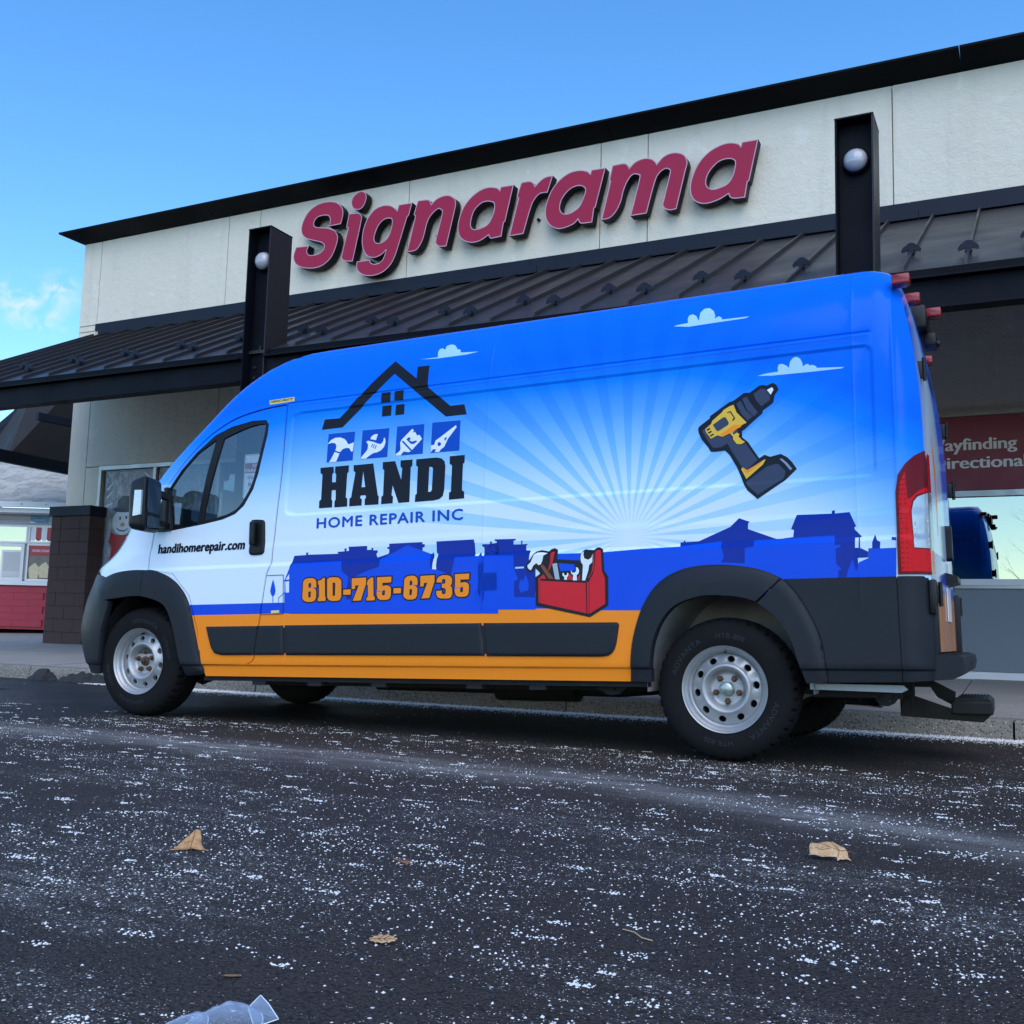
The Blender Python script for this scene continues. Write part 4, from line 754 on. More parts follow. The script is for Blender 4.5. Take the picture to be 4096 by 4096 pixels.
for body, a, b, z0, mt in (('NO', -.035, .035, .088, 'whitestrip'), ('PARKING', -.125, .125, .04, 'whitestrip'), ('DO NOT', -.09, .09, -.03, 'black'), ('BLOCK', -.08, .08, -.1, 'black')):
    V, F = fit_text(body, a, b, z0, z0 + .036, .015, 1.0, .73)
    plate_text('lettering', V, F, lambda p, q: (p, -.0045, q), M[mt], PK)
fr = rrect(-.138, .138, -.218, .218, .016); fi = offset_poly(fr, -.004); n = len(fr)
mb = MB(); mb.add([(a, -.0032, b) for a, b in fr] + [(a, -.0032, b) for a, b in fi], [(i, (i + 1) % n, n + (i + 1) % n, n + i) for i in range(n)]); mb.build('border', M['black'], PK)

# winter poster in the left window: pale trees, snow-laden branches, black hat and red scarf
PO = empty('window_poster', (0, 0, 0), DL)
tag(PO, 'wintry window poster of a snowman with black hat and red scarf at the far left', 'poster')
def winter():
    m, N, L, B = newmat('winter_print')
    c = N.new('ShaderNodeTexCoord').outputs['Object']
    n = noise(N, L, 6, 6, c, rough=.7, stretch=(1.6, 1, .7), dist=1.5)
    n2 = noise(N, L, 30, 3, c)
    L.new(mixrgb(N, L, maprange(N, L, n, .42, .66), mixrgb(N, L, n2, (.13, .15, .18), (.26, .29, .33)), (.50, .54, .58)), B.inputs['Base Color'])
    B.inputs['Roughness'].default_value = .5
    return m
Mw = winter(); Msn = simple('snow_print', (.62, .66, .70), .5, var=.05); Mrd = simple('scarf_print', (.38, .035, .035), .5); Mhat = simple('hat_print', (.05, .055, .065), .5); Mor = simple('nose_print', (.6, .25, .1), .5)
PV = FV + .014
mb = MB(); mb.box(-11.5, -10.52, PV, PV + .004, .78, 2.96); mb.build('poster_sheet', Mw, PO)
mb = MB(); mb.box(-10.40, -9.25, PV, PV + .004, .78, 2.96); mb.build('poster_sheet', Mw, PO)
def blob(poly, dv, mat, name): 
    mb = MB(); mb.prism(poly, PV - dv - .0012, PV - dv, lambda p, q, t: (p, t, q)); mb.build(name, mat, PO)
ell = lambda cx, cz_, a, b, n=20, t0=0: [(cx + a * math.cos(2 * math.pi * k / n), cz_ + b * math.sin(2 * math.pi * k / n)) for k in range(n)]
blob(ell(-11.09, 2.17, .22, .20), .002, Msn, 'snow_head')
blob(ell(-11.06, 2.37, .25, .05), .005, Mhat, 'hat_brim')
blob([(-11.22, 2.38), (-10.88, 2.38), (-10.88, 2.52), (-10.98, 2.57), (-11.12, 2.58), (-11.22, 2.50)], .0065, Mhat, 'hat_crown')
blob([(-11.32, 2.02), (-11.22, 1.97), (-11.0, 1.97), (-10.72, 2.06), (-10.72, 1.86), (-10.95, 1.78), (-11.12, 1.50), (-11.34, 1.50), (-11.28, 1.78), (-11.36, 1.86)], .005, Mrd, 'scarf')
blob(ell(-11.15, 2.23, .020, .030, 10), .004, Mhat, 'eye'); blob(ell(-11.02, 2.24, .020, .030, 10), .004, Mhat, 'eye'); blob(ell(-11.09, 2.13, .045, .032, 10), .004, Mor, 'nose')
blob([(-11.22, 2.07), (-11.15, 2.03), (-11.05, 2.02), (-10.97, 2.06), (-10.96, 2.075), (-11.05, 2.04), (-11.15, 2.05), (-11.21, 2.085)], .004, Mhat, 'mouth')
blob(ell(-11.1, 1.25, .34, .42), .001, Msn, 'snow_body')
for (x, z_, dx, dz) in ((-11.46, 2.55, .10, .10), (-11.47, 2.68, .12, .10), (-11.47, 2.42, .13, .05), (-10.56, 2.62, -.24, .16), (-10.55, 2.70, -.14, .16), (-10.56, 2.52, -.26, .06), (-10.56, 2.40, -.2, .07), (-10.57, 2.84, -.12, .08), (-10.2, 2.75, -.12, .12), (-10.1, 2.5, -.2, .14), (-9.9, 2.3, .2, .1)):
    d = Vector((dx, dz)); nn = Vector((-dz, dx)).normalized() * .018; a = Vector((x, z_))
    blob([tuple(a + nn), tuple(a - nn), tuple(a + d - nn * .6), tuple(a + d + d * .08), tuple(a + d + nn * .6)], .003 + RNG.uniform(0, .002), Msn, 'snowy_branch')

# ------------------------------------------------------------------ ice cream shop at the left
M['shingle'] = simple('shingle', (.50, .475, .43), .9, var=.25, vscale=7, bstr=.5, bscale=120, bdist=.003)
M['shingle2'] = simple('shingle_dark', (.40, .38, .345), .9, var=.25, vscale=7, bstr=.5, bscale=120, bdist=.003)
M['whitepaint'] = simple('white_paint', (.68, .70, .72), .5, var=.05)
M['siding'] = simple('grey_siding', (.40, .41, .42), .6, var=.05)
M['redpaint'] = simple('red_painted_block', (.34, .022, .045), .6, var=.15, vscale=5, bstr=.4, bscale=30, bdist=.004)
M['redprint'] = simple('red_print', (.36, .025, .04), .4)
M['blueprint'] = simple('blue_print', (.06, .22, .36), .4)
fwd = Vector((-math.sin(YAW), math.cos(YAW), 0)); rgt = Vector((math.cos(YAW), math.sin(YAW), 0))
so_ = CAM + fwd * 20.5; so_.z = 0
SH = empty('ice_cream_shop', so_, YAW)
tag(SH, 'small ice cream shop with grey shingle roof and red base beyond the dark pier', 'building')
S1 = -8.75; S00 = -15.5
mb = MB(); mb.box(S00, S1, .03, 6, .45, 1.30); mb.build('red_base', M['redpaint'], SH)
for k in range(6):                       # courses of the painted block base
    for q in range(12):
        a = S00 + q * .58 + (.29 if k % 2 else 0)
        if a < -11.2 or a + .57 > S1 + .03: continue
        mb = MB(); mb.box(a, a + .577, .0, .028, .50 + k * .132, .50 + k * .132 + .1295, bev=.002); mb.build('base_block', M['redpaint'], SH)
mb = MB(); mb.box(S00, S1, .02, 6, 1.42, 2.70); mb.build('wall', M['siding'], SH)
mb = MB(); mb.box(S00, S1 + .02, -.05, .1, 1.305, 1.385); mb.build('sill', M['whitepaint'], SH)
for k in range(2):
    mb = MB(); mb.box(-11.5, S1, .004, .018, 2.50 + k * .09, 2.585 + k * .09); mb.build('siding_board', M['siding'], SH)
mb = MB(); mb.box(S00, S1 + .35, -.35, -.32, 2.70, 2.79); mb.build('fascia', M['whitepaint'], SH)
mb = MB(); mb.box(S00, S1 + .35, -.319, .02, 2.695, 2.715); mb.build('soffit', M['whitepaint'], SH)
mb = MB(); mb.prism([(-.36, 2.80), (-.46, 2.80), (-.47, 2.90), (-.455, 2.905), (-.45, 2.82), (-.365, 2.82), (-.355, 2.90), (-.35, 2.90)], S00, S1 + .4, lambda p, q, t: (t, p, q)); gut = mb.build('gutter', M['whitepaint'], SH)
for s in (-9.93, -9.47, -9.0, -10.4):
    mb = MB(); mb.box(s - .015, s + .015, -.475, -.35, 2.84, 2.87); mb.build('gutter_strap', M['siding'], gut)
# windows: two panes high, frames white
def shop_win(name, x0, x1, z0, z1, fr=.035, depth=.05):
    mb = MB()
    mb.box(x0, x1, -.03, depth, z1 - fr, z1); mb.box(x0, x1, -.03, depth, z0, z0 + fr); mb.box(x0, x0 + fr, -.029, depth, z0 + fr, z1 - fr); mb.box(x1 - fr, x1, -.029, depth, z0 + fr, z1 - fr)
    w = mb.build(name, M['whitepaint'], SH)
    mb = MB(); mb.box(x0 + fr, x1 - fr, -.006, -.002, z0 + fr, z1 - fr); mb.build('pane', M['mirrorpane'], w)
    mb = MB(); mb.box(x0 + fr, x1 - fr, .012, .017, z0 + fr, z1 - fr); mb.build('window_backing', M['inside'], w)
    return w
shop_win('window', -11.0, -9.505, 2.125, 2.49); shop_win('window', -9.50, -8.9, 2.135, 2.49); shop_win('window', -9.50, -8.9, 1.388, 2.13)
hatch = shop_win('service_window', -11.0, -9.555, 1.388, 2.12, .06)
mb = MB(); mb.box(-9.99, -9.60, -.032, .0, 1.43, 1.99); f_ = mb.build('sash', M['whitepaint'], hatch)
mb = MB(); mb.box(-9.95, -9.62, -.036, -.0325, 1.46, 1.95); mb.build('sash_pane', simple('pale_blind', (.42, .44, .46), .3), hatch)
for k in range(5):
    mb = MB(); mb.box(-9.95, -9.62, -.040, -.0365, 1.475 + k * .02, 1.485 + k * .02); mb.build('blind_slat', M['whitepaint'], hatch)
# posters in the shop's windows
PC = empty('awning_poster', so_, YAW); tag(PC, 'small poster of red and white striped scallops in the upper ice cream shop window', 'poster')
for k in range(5):
    x = -9.465 + k * .108
    mb = MB(); sc = [(x, 2.45), (x + .107, 2.45), (x + .107, 2.23)] + [(x + .0535 + .0535 * math.cos(t), 2.23 - .05 * math.sin(t)) for t in np.linspace(.3, 2.84, 7)] + [(x, 2.23)]
    mb.prism(sc, -.0085, -.0065, lambda p, q, t: (p, t, q)); mb.build('stripe', M['redprint'] if k % 2 == 1 else M['whitepaint'], PC)
PF = empty('custard_poster', so_, YAW); tag(PF, 'frozen custard poster with red heading and pale sundaes below the striped poster', 'poster')
mb = MB(); mb.box(-9.46, -8.94, -.0095, -.0065, 1.43, 2.09); mb.build('poster_sheet', simple('poster_photo', (.16, .14, .12), .4, var=.6, vscale=9), PF)
mb = MB(); mb.box(-9.46, -8.94, -.0125, -.0098, 1.89, 2.09); mb.build('heading_band', M['redprint'], PF)
V, F = fit_text('FROZEN CUSTARD', -9.40, -9.05, 1.965, 2.015, .01, 1.0, .73); plate_text('lettering', V, F, lambda p, q: (p, -.0135, q), M['whitepaint'], PF)
Mcream = simple('custard_print', (.62, .52, .33), .4, var=.35, vscale=22)
for (cx, cz_, a) in ((-9.34, 1.60, .11), (-9.14, 1.62, .12), (-8.99, 1.58, .06)):
    mb = MB(); pts = [(cx - a, cz_), (cx - a * .7, cz_ - .16), (cx + a * .7, cz_ - .16), (cx + a, cz_), (cx + a * .9, cz_ + .06), (cx + a * .5, cz_ + .10), (cx + a * .2, cz_ + .15), (cx - a * .2, cz_ + .13), (cx - a * .6, cz_ + .09), (cx - a * .95, cz_ + .05)]
    mb.prism(pts, -.0115, -.0099, lambda p, q, t: (p, t, q)); mb.build('sundae', Mcream, PF)
PB = empty('blue_notice', so_, YAW); tag(PB, 'small blue notice under the gutter of the ice cream shop', 'sign')
mb = MB(); mb.box(-9.49, -9.13, -.004, .003, 2.535, 2.675); mb.build('notice_sheet', M['blueprint'], PB)
mb = MB(); mb.prism([(-9.488, 2.537), (-9.35, 2.537), (-9.488, 2.575)], -.006, -.0045, lambda p, q, t: (p, t, q)); mb.build('pale_corner', M['whitepaint'], PB)
for k, w in enumerate((.16, .09, .24, .2)):
    mb = MB(); mb.box(-9.31 - w / 2, -9.31 + w / 2, -.0055, -.0045, 2.645 - k * .022, 2.652 - k * .022); mb.build('print_line', M['black'] if k < 2 else simple('pale_line', (.2, .4, .55), .5), PB)
# hip roof with single shingles
RS = .42; rE = -.44; zE = 2.895
rzf = lambda y: zE + RS * (y - rE)
hipx = lambda y: S1 + .42 - (y - rE) * .30
deck = MB(); deck.add([(S00, rE, zE - .02), (hipx(rE), rE, zE - .02), (hipx(3.2), 3.2, rzf(3.2) - .02), (S00, 3.2, rzf(3.2) - .02)], [(0, 1, 2, 3)])
deck.add([(hipx(rE), rE, zE - .02), (hipx(rE) + .6, 6.5, zE - .02), (hipx(3.2), 3.2, rzf(3.2) - .02)], [(0, 1, 2)])
roof = deck.build('roof', M['shingle2'], SH)
ex = .142; row = 0; cnt = 0; y = rE - .02
while y < 2.9:
    xe = hipx(y) - .02; x = S00 + 3.9 + (row % 3) * .11
    z0, z1 = rzf(y), rzf(y + ex * .93)
    while x < xe:
        w = RNG.choice([.2, .28, .34]); x2 = min(x + w, xe)
        if x2 - x > .05:
            th = .026 + RNG.uniform(0, .008); mb = MB()
            dy = RNG.uniform(-.006, .006)
            mb.add([(x + .003, y + dy, z0), (x2 - .003, y + dy, z0), (x2 - .003, y + dy, z0 + th), (x + .003, y + dy, z0 + th), (x2 - .003, y + ex, z1 + .016), (x + .003, y + ex, z1 + .016)],
                   [(0, 1, 2, 3), (3, 2, 4, 5)])
            if cnt < 290: mb.build('shingle', M['shingle'] if RNG.random() < .65 else M['shingle2'], SH, fix=False)
            cnt += 1
        x = x2
    y += ex * .93; row += 1
# hip caps and the courses on the side slope
y = rE
while y < 3.0:
    mb = MB(); mb.add([(hipx(y) - .12, y, rzf(y) + .02), (hipx(y), y - .02, rzf(y) + .045), (hipx(y) + .13, y + .08, rzf(y) + .01), (hipx(y + .2) + .12, y + .28, rzf(y + .2) + .01), (hipx(y + .2), y + .18, rzf(y + .2) + .04), (hipx(y + .2) - .12, y + .2, rzf(y + .2) + .02)], [(0, 1, 4, 5), (1, 2, 3, 4)])
    mb.build('hip_cap', M['shingle'], SH); y += .19
mb = MB()
A_, B_, C_ = Vector((hipx(rE), rE, zE)), Vector((hipx(rE) + .6, 6.5, zE)), Vector((hipx(3.2), 3.2, rzf(3.2)))
for k in range(20):
    t0, t1 = k / 20, (k + .97) / 20
    up = Vector((.012, 0, .02))
    a, b, c, d = A_.lerp(C_, t0), B_.lerp(C_, t0), B_.lerp(C_, t1), A_.lerp(C_, t1)
    mb.add([a, b, b + up, a + up, c + up * .2, d + up * .2], [(0, 1, 2, 3), (3, 2, 4, 5)])
o = mb.build('side_courses', M['shingle'], SH); o['kind'] = 'stuff'

# steep gabled walkway roof beyond the corner
WK = empty('walkway_canopy', (0, 0, 0), DL)
tag(WK, 'dark steep walkway canopy with bluish rake boards beyond the shop corner', 'canopy')
WALK = [(-16.08, 7.5, 3.94), (-14.89, 7.5, 4.6), (-16.06, 7.5, 3.79), (-14.56, 7.5, 4.58), (-13.91, 5.86, 3.35), (-14.04, 7.75, 3.35), (-13.51, 6.56, 4.05), (-13.44, 7.34, 4.05)]
(a0, a1, b0, b1, c0, c1, e0, e1) = [Vector(q) for q in WALK]
mb = MB(); mb.bar(a0, a1, .05, .16); mb.build('rake_board', M['flash'], WK)
mb = MB(); mb.bar(b0, b1, .05, .22); mb.build('rake_board', M['flash'], WK)
mb = MB(); mb.bar(c0, c1, .12, .20); mb.build('eave_beam', M['steel'], WK)
mb = MB(); mb.bar(e0, e1, .08, .13); mb.build('tie_beam', M['flash'], WK)
off = Vector((0, .5, 0)); up = Vector((0, 0, .15))
mb = MB(); P0 = [a0 + off * .3, c0 + off, c1 + off, c1 + off + Vector((0, 0, 2.2)), a1 + off * .3 + Vector((0, 0, .6))]
mb.add(P0 + [p + Vector((0, .08, .02)) for p in P0], [(0, 1, 2, 3, 4), (9, 8, 7, 6, 5)] + [(i, (i + 1) % 5, 5 + (i + 1) % 5, 5 + i) for i in range(5)])
mb.build('roof_underside', M['soffit'], WK)

# ------------------------------------------------------------------ bare trees
M['bark'] = simple('bark', (.085, .068, .055), .9, var=.3, vscale=8)
def bare_tree(loc, h, seed, label, lean=0.0, depth=6, group=None):
    rg = np.random.default_rng(seed)
    t = empty('bare_tree', loc); tag(t, label, 'tree', group)
    tr = MB(); cr = MB()
    def grow(p, d, L, r, lev):
        n = 4; pts = [p]; dd = d.copy()
        for i in range(n):
            dd = (dd + Vector(rg.normal(0, .10, 3)) + Vector((0, 0, .05))).normalized(); pts.append(pts[-1] + dd * L / n)
        rs = [r * (1 - .4 * i / n) for i in range(n + 1)]
        (tr if lev < 2 else cr).tube(pts, rs, 7 if lev < 2 else (4 if lev < 4 else 3), caps=False)
        if lev >= depth: return
        for k in range(3 if lev < 2 else rg.integers(2, 4)):
            f = rg.uniform(.45, 1.0); q = pts[min(n, int(f * n))]
            ax = Vector(rg.normal(0, 1, 3)).normalized()
            nd = (Matrix.Rotation(rg.uniform(.3, .85), 3, ax) @ dd).normalized()
            grow(q, nd, L * rg.uniform(.58, .82), rs[-1] * .72, lev + 1)
    grow(Vector((0, 0, 0)), Vector((lean, 0, 1)).normalized(), h * .34, h * .017, 0)
    tr.build('trunk', M['bark'], t, smooth=True, fix=False); cr.build('crown', M['bark'], t, fix=False)
    return t

bare_tree((-38.1, 25.6, 0), 15.5, 3, 'bare winter tree rising behind the canopy at the left edge', depth=6)
for k, (x, y, h) in enumerate(((9, -26, 9), (15, -24, 10.5), (22, -27, 9.5), (2, -30, 10))):
    bare_tree((x, y, 0), h, 20 + k, ('second bare tree from the left across the lot behind the camera', 'third bare tree from the left, tallest across the lot behind the camera', 'rightmost bare tree across the lot behind the camera', 'leftmost bare tree across the lot behind the camera')[k], depth=5, group='bare trees across the parking lot')


# ------------------------------------------------------------------ the van
TH = math.atan(0.0315)            # the body sits nose-down
VAN = empty('cargo_van', (0, 0, 0), 0, -TH)
tag(VAN, 'high-roof cargo van in blue, white and orange lettered wrap parked at the kerb', 'van')
VW = 2.05                         # body width
XF = np.array([(.38, -4.58), (.41, -4.60), (.58, -4.67), (.73, -4.70), (.9, -4.665), (1.0, -4.62), (1.118, -4.57), (1.16, -4.56), (1.25, -4.47), (1.376, -4.34), (1.512, -4.20), (1.60, -4.06), (1.75, -3.93), (1.88, -3.81), (2.07, -3.60), (2.228, -3.43), (2.36, -3.28), (2.48, -3.12), (2.55, -2.99), (2.60, -2.80)])
XR = np.array([(.38, 1.03), (.9, 1.03), (1.5, 1.028), (1.83, 1.02), (2.05, 1.0), (2.22, .978), (2.42, .94), (2.52, .91), (2.60, .86)])
XF[:, 1] -= np.interp(XF[:, 0], [1.1, 1.16, 1.25, 1.376, 1.5], [.14, .12, .07, .03, 0])
XF = np.array(sorted(crv([tuple(p) for p in XF], 4)))
XR = np.array(sorted(crv([tuple(p) for p in XR], 4)))
def xfront(Z): return np.interp(Z, XF[:, 0], XF[:, 1])
def xrear(Z): return np.interp(Z, XR[:, 0], XR[:, 1])
def sstep(x): x = np.clip(x, 0, 1); return x * x * (3 - 2 * x)
def S(X, Z):
    """inset of the near side from the widest plane, with the pressings of the panels"""
    X = np.asarray(X, float); Z = np.asarray(Z, float)
    i = np.where(Z < 1.25, 0.0, np.where(Z < 2.15, .07 * ((Z - 1.25) / .9) ** 2, .07 + .1556 * (Z - 2.15)))
    t = np.clip((Z - 2.22) / .375, 0, .9995)
    i = i + np.where(Z > 2.22, .24 * (1 - np.sqrt(1 - t * t)), 0)
    i = i + np.where(Z < .5, .10 * (.5 - Z), 0)
    d = X - xfront(Z)
    low = sstep((1.7 - Z) / .5)
    rad = .13 + .42 * low; amp = .05 + .24 * low
    i = i + amp * np.clip(1 - d / rad, 0, 1.2) ** 2
    dr = xrear(Z) - X
    i = i + .085 * np.clip(1 - dr / .13, 0, 1.1) ** 2.2
    # stamped panel behind the door
    rx = np.minimum(X + 2.80, .812 - X); rzz = np.minimum(Z - 1.42, 2.112 - Z)
    e = np.minimum(rx, rzz)
    c = (rx < .05) & (rzz < .05)
    e = np.where(c, .05 - np.hypot(.05 - rx, .05 - rzz), e)
    i = i + .011 * sstep((e + .004) / .022)
    # belt: lower side stands proud of the upper
    i = i - .013 * sstep((1.128 - Z) / .03) * sstep((X + 4.3) / .3)
    i = i - .006 * sstep((1.265 - Z) / .05) * sstep((X + 4.3) / .3)
    i = i + .014 * sstep((.482 - Z) / .014)
    # gutter groove, roof seam, panel seams
    on = sstep((X + 2.86) / .01) * sstep((.81 - X) / .02)
    i = i + .009 * np.exp(-((Z - 2.178) / .0065) ** 2) * on - .004 * np.exp(-((Z - 2.165) / .01) ** 2) * on
    i = i + .004 * np.exp(-((Z - 2.528) / .004) ** 2) * sstep((X + 3.0) / .1)
    i = i - .002 * (np.exp(-((X - .712) / .006) ** 2) + np.exp(-((X + 1.364) / .006) ** 2)) * (Z > .8)
    i = i - .006 * np.exp(-((X - .905) / .010) ** 2) * sstep((Z - 1.3) / .2)
    # shallow drumming of the big sheets
    i = i + .0012 * np.sin(X * 5.1 + 1.3 * Z) * np.sin(Z * 6.3 + .8 * X)
    return i
def rows_cols():
    z = set(np.round(np.arange(.36, 2.60, .05), 4)); x = set(np.round(np.arange(-4.75, 1.1, .12), 4))
    for c, hs in ((2.178, (-.02, -.012, -.006, -.002, .002, .006, .012)), (2.112, (-.02, -.012, -.006, 0, .004, .01)), (1.42, (-.006, 0, .006, .012, .02)),
                  (1.113, (-.016, -.008, 0, .008, .016)), (1.24, (-.025, 0, .025)), (.475, (-.008, 0, .007)), (2.528, (-.006, -.003, 0, .003, .006)), (2.25, (0,)), (2.42, (0,)), (2.47, (0,)), (2.57, (0,)), (2.585, (0,))):
        for h in hs: z.add(round(c + h, 4))
    for c, hs in ((-2.80, (-.006, 0, .006, .012, .02)), (.812, (-.02, -.012, -.006, 0, .006)), (.712, (-.01, -.004, 0, .004, .01)), (-1.364, (-.01, -.004, 0, .004, .01)), (.905, (-.02, -.01, -.004, 0, .004, .01, .02))):
        for h in hs: x.add(round(c + h, 4))
    for v in np.arange(.93, 1.04, .014): x.add(round(float(v), 4))
    for v in np.arange(-4.74, -3.9, .05): x.add(round(float(v), 4))
    for v in np.arange(-3.9, -2.86, .06): x.add(round(float(v), 4))
    return sorted(z), sorted(x)
ZROWS, XCOLS = rows_cols()
def cut2d(V, T, rows=True, cols=True):
    """splits the flat triangles along the common grid of the body so that prints follow the metal exactly"""
    bm = bmesh.new()
    vs = [bm.verts.new((a, 0, b)) for a, b in V]
    for t in T:
        try: bm.faces.new([vs[i] for i in t])
        except ValueError: pass
    x0, x1 = V[:, 0].min(), V[:, 0].max(); z0, z1 = V[:, 1].min(), V[:, 1].max()
    for lst, ax in ((ZROWS, 2), (XCOLS, 0)):
        for c in lst:
            if (ax == 2 and (not rows or not z0 < c < z1)) or (ax == 0 and (not cols or not x0 < c < x1)): continue
            co_ = (0, 0, c) if ax == 2 else (c, 0, 0); no = (0, 0, 1) if ax == 2 else (1, 0, 0)
            bmesh.ops.bisect_plane(bm, geom=bm.verts[:] + bm.edges[:] + bm.faces[:], dist=1e-5, plane_co=co_, plane_no=no)
    loose = [v for v in bm.verts if not v.link_faces]
    bmesh.ops.delete(bm, geom=loose, context='VERTS')
    bm.verts.ensure_lookup_table(); bm.verts.index_update()
    V2 = np.array([(v.co.x, v.co.z) for v in bm.verts]); F2 = [tuple(v.index for v in f.verts) for f in bm.faces]
    bm.free()
    return V2, F2
def normals2d(V, off=0.0):
    h = 1e-3
    o = off if callable(off) else (lambda q: 0.0)
    f = lambda X, Z: S(X, Z) - o(np.stack([X, Z], 1))
    gx = (f(V[:, 0] + h, V[:, 1]) - f(V[:, 0] - h, V[:, 1])) / (2 * h)
    gz = (f(V[:, 0], V[:, 1] + h) - f(V[:, 0], V[:, 1] - h)) / (2 * h)
    n = np.stack([gx, -np.ones(len(V)), gz], 1)
    return n / np.linalg.norm(n, axis=1)[:, None]
def surf(name, parts, mats, parent, skirt=0.0, far=False):
    """parts: list of (V2, F2, off, material index); mapped onto the side of the van, with folded-in edges"""
    vs, fs, mi, ln = [], [], [], []
    for V2, F2, off, m in parts:
        if not len(F2): continue
        Y = S(V2[:, 0], V2[:, 1]) - (off(V2) if callable(off) else off); nn = normals2d(V2, off); b = len(vs)
        vs += [(x, y, z) for (x, z), y in zip(V2, Y)]
        cnt = {}
        for f in F2:
            a = sum(V2[f[i]][0] * V2[f[(i + 1) % len(f)]][1] - V2[f[(i + 1) % len(f)]][0] * V2[f[i]][1] for i in range(len(f)))
            f = f if a > 0 else tuple(reversed(f))
            fs.append(tuple(b + i for i in f)); mi.append(m); ln += [tuple(nn[i]) for i in f]
            if skirt:
                for i in range(len(f)):
                    e = (f[i], f[(i + 1) % len(f)]); cnt[e] = cnt.get(e, 0) + 1
        if skirt:
            for (p, q) in [e for e in cnt if (e[1], e[0]) not in cnt]:
                c = len(vs); rd = min(.004, skirt * .3)
                dx, dz = V2[q] - V2[p]; L = math.hypot(dx, dz) + 1e-9; on = Vector((dz / L, 0, -dx / L))
                A0, A1 = Vector(vs[b + p]), Vector(vs[b + q])
                I = Vector((0, skirt, 0))
                vs += [A0, A1, A1 + I, A0 + I]
                fs.append((c + 1, c, c + 3, c + 2)); mi.append(m)
                k0 = (on + Vector(nn[p]) * .8).normalized(); k1 = (on + Vector(nn[q]) * .8).normalized()
                ln += [tuple(k1), tuple(k0), tuple(on), tuple(on)]
    if far:
        vs = [(v[0], VW - v[1], v[2]) for v in vs]
        ln2 = []; k = 0; fs2 = []
        for f in fs:
            l = ln[k:k + len(f)]; k += len(f)
            fs2.append(tuple(reversed(f))); ln2 += [(a, -b_, c) for a, b_, c in reversed(l)]
        fs, ln = fs2, ln2
    me = bpy.data.meshes.new(name)
    me.from_pydata([tuple(map(float, v)) for v in vs], [], fs)
    for m in mats: me.materials.append(m)
    me.polygons.foreach_set('material_index', mi)
    me.polygons.foreach_set('use_smooth', [True] * len(fs))
    me.normals_split_custom_set([tuple(map(float, n)) for n in ln])
    o = bpy.data.objects.new(name, me); COL.objects.link(o); o.parent = parent
    return o
def panel(name, polys, mat, parent, holes=(), off=0.0, skirt=.025, far=False, rows=True, cols=True, extra=()):
    V, T = fill2d(polys, holes, extra); V2, F2 = cut2d(V, T, rows, cols)
    return surf(name, [(V2, F2, off, 0)], [mat], parent, skirt, far)
def rim_pts(poly, ds):
    V_ = np.array([p for d in ds for p in offset_poly(poly, -d)])
    k = in_poly(V_, poly) & (edge_dist(V_, poly) > .006)
    return [tuple(p) for p, q in zip(V_, k) if q]
FD = (.008, .02, .035, .055, .08, .11)
def pad(name, poly, mat, parent, off, skirt=.03, far=False, rnd=.016, low=.35):
    """a moulded piece with softly rounded margins"""
    ext = [p for d in (.35, .7, 1.05) for p in offset_poly(poly, -rnd * d)]
    V_ = np.array(ext); k = in_poly(V_, poly) & (edge_dist(V_, poly) > rnd * .2); ext = [p for p, q in zip(ext, k) if q]
    f = lambda Q: off * (low + (1 - low) * np.sqrt(np.clip(1 - (1 - np.clip(edge_dist(Q, poly) / rnd, 0, 1)) ** 2, 0, 1)))
    return panel(name, [poly], mat, parent, off=f, skirt=skirt, far=far, extra=ext)

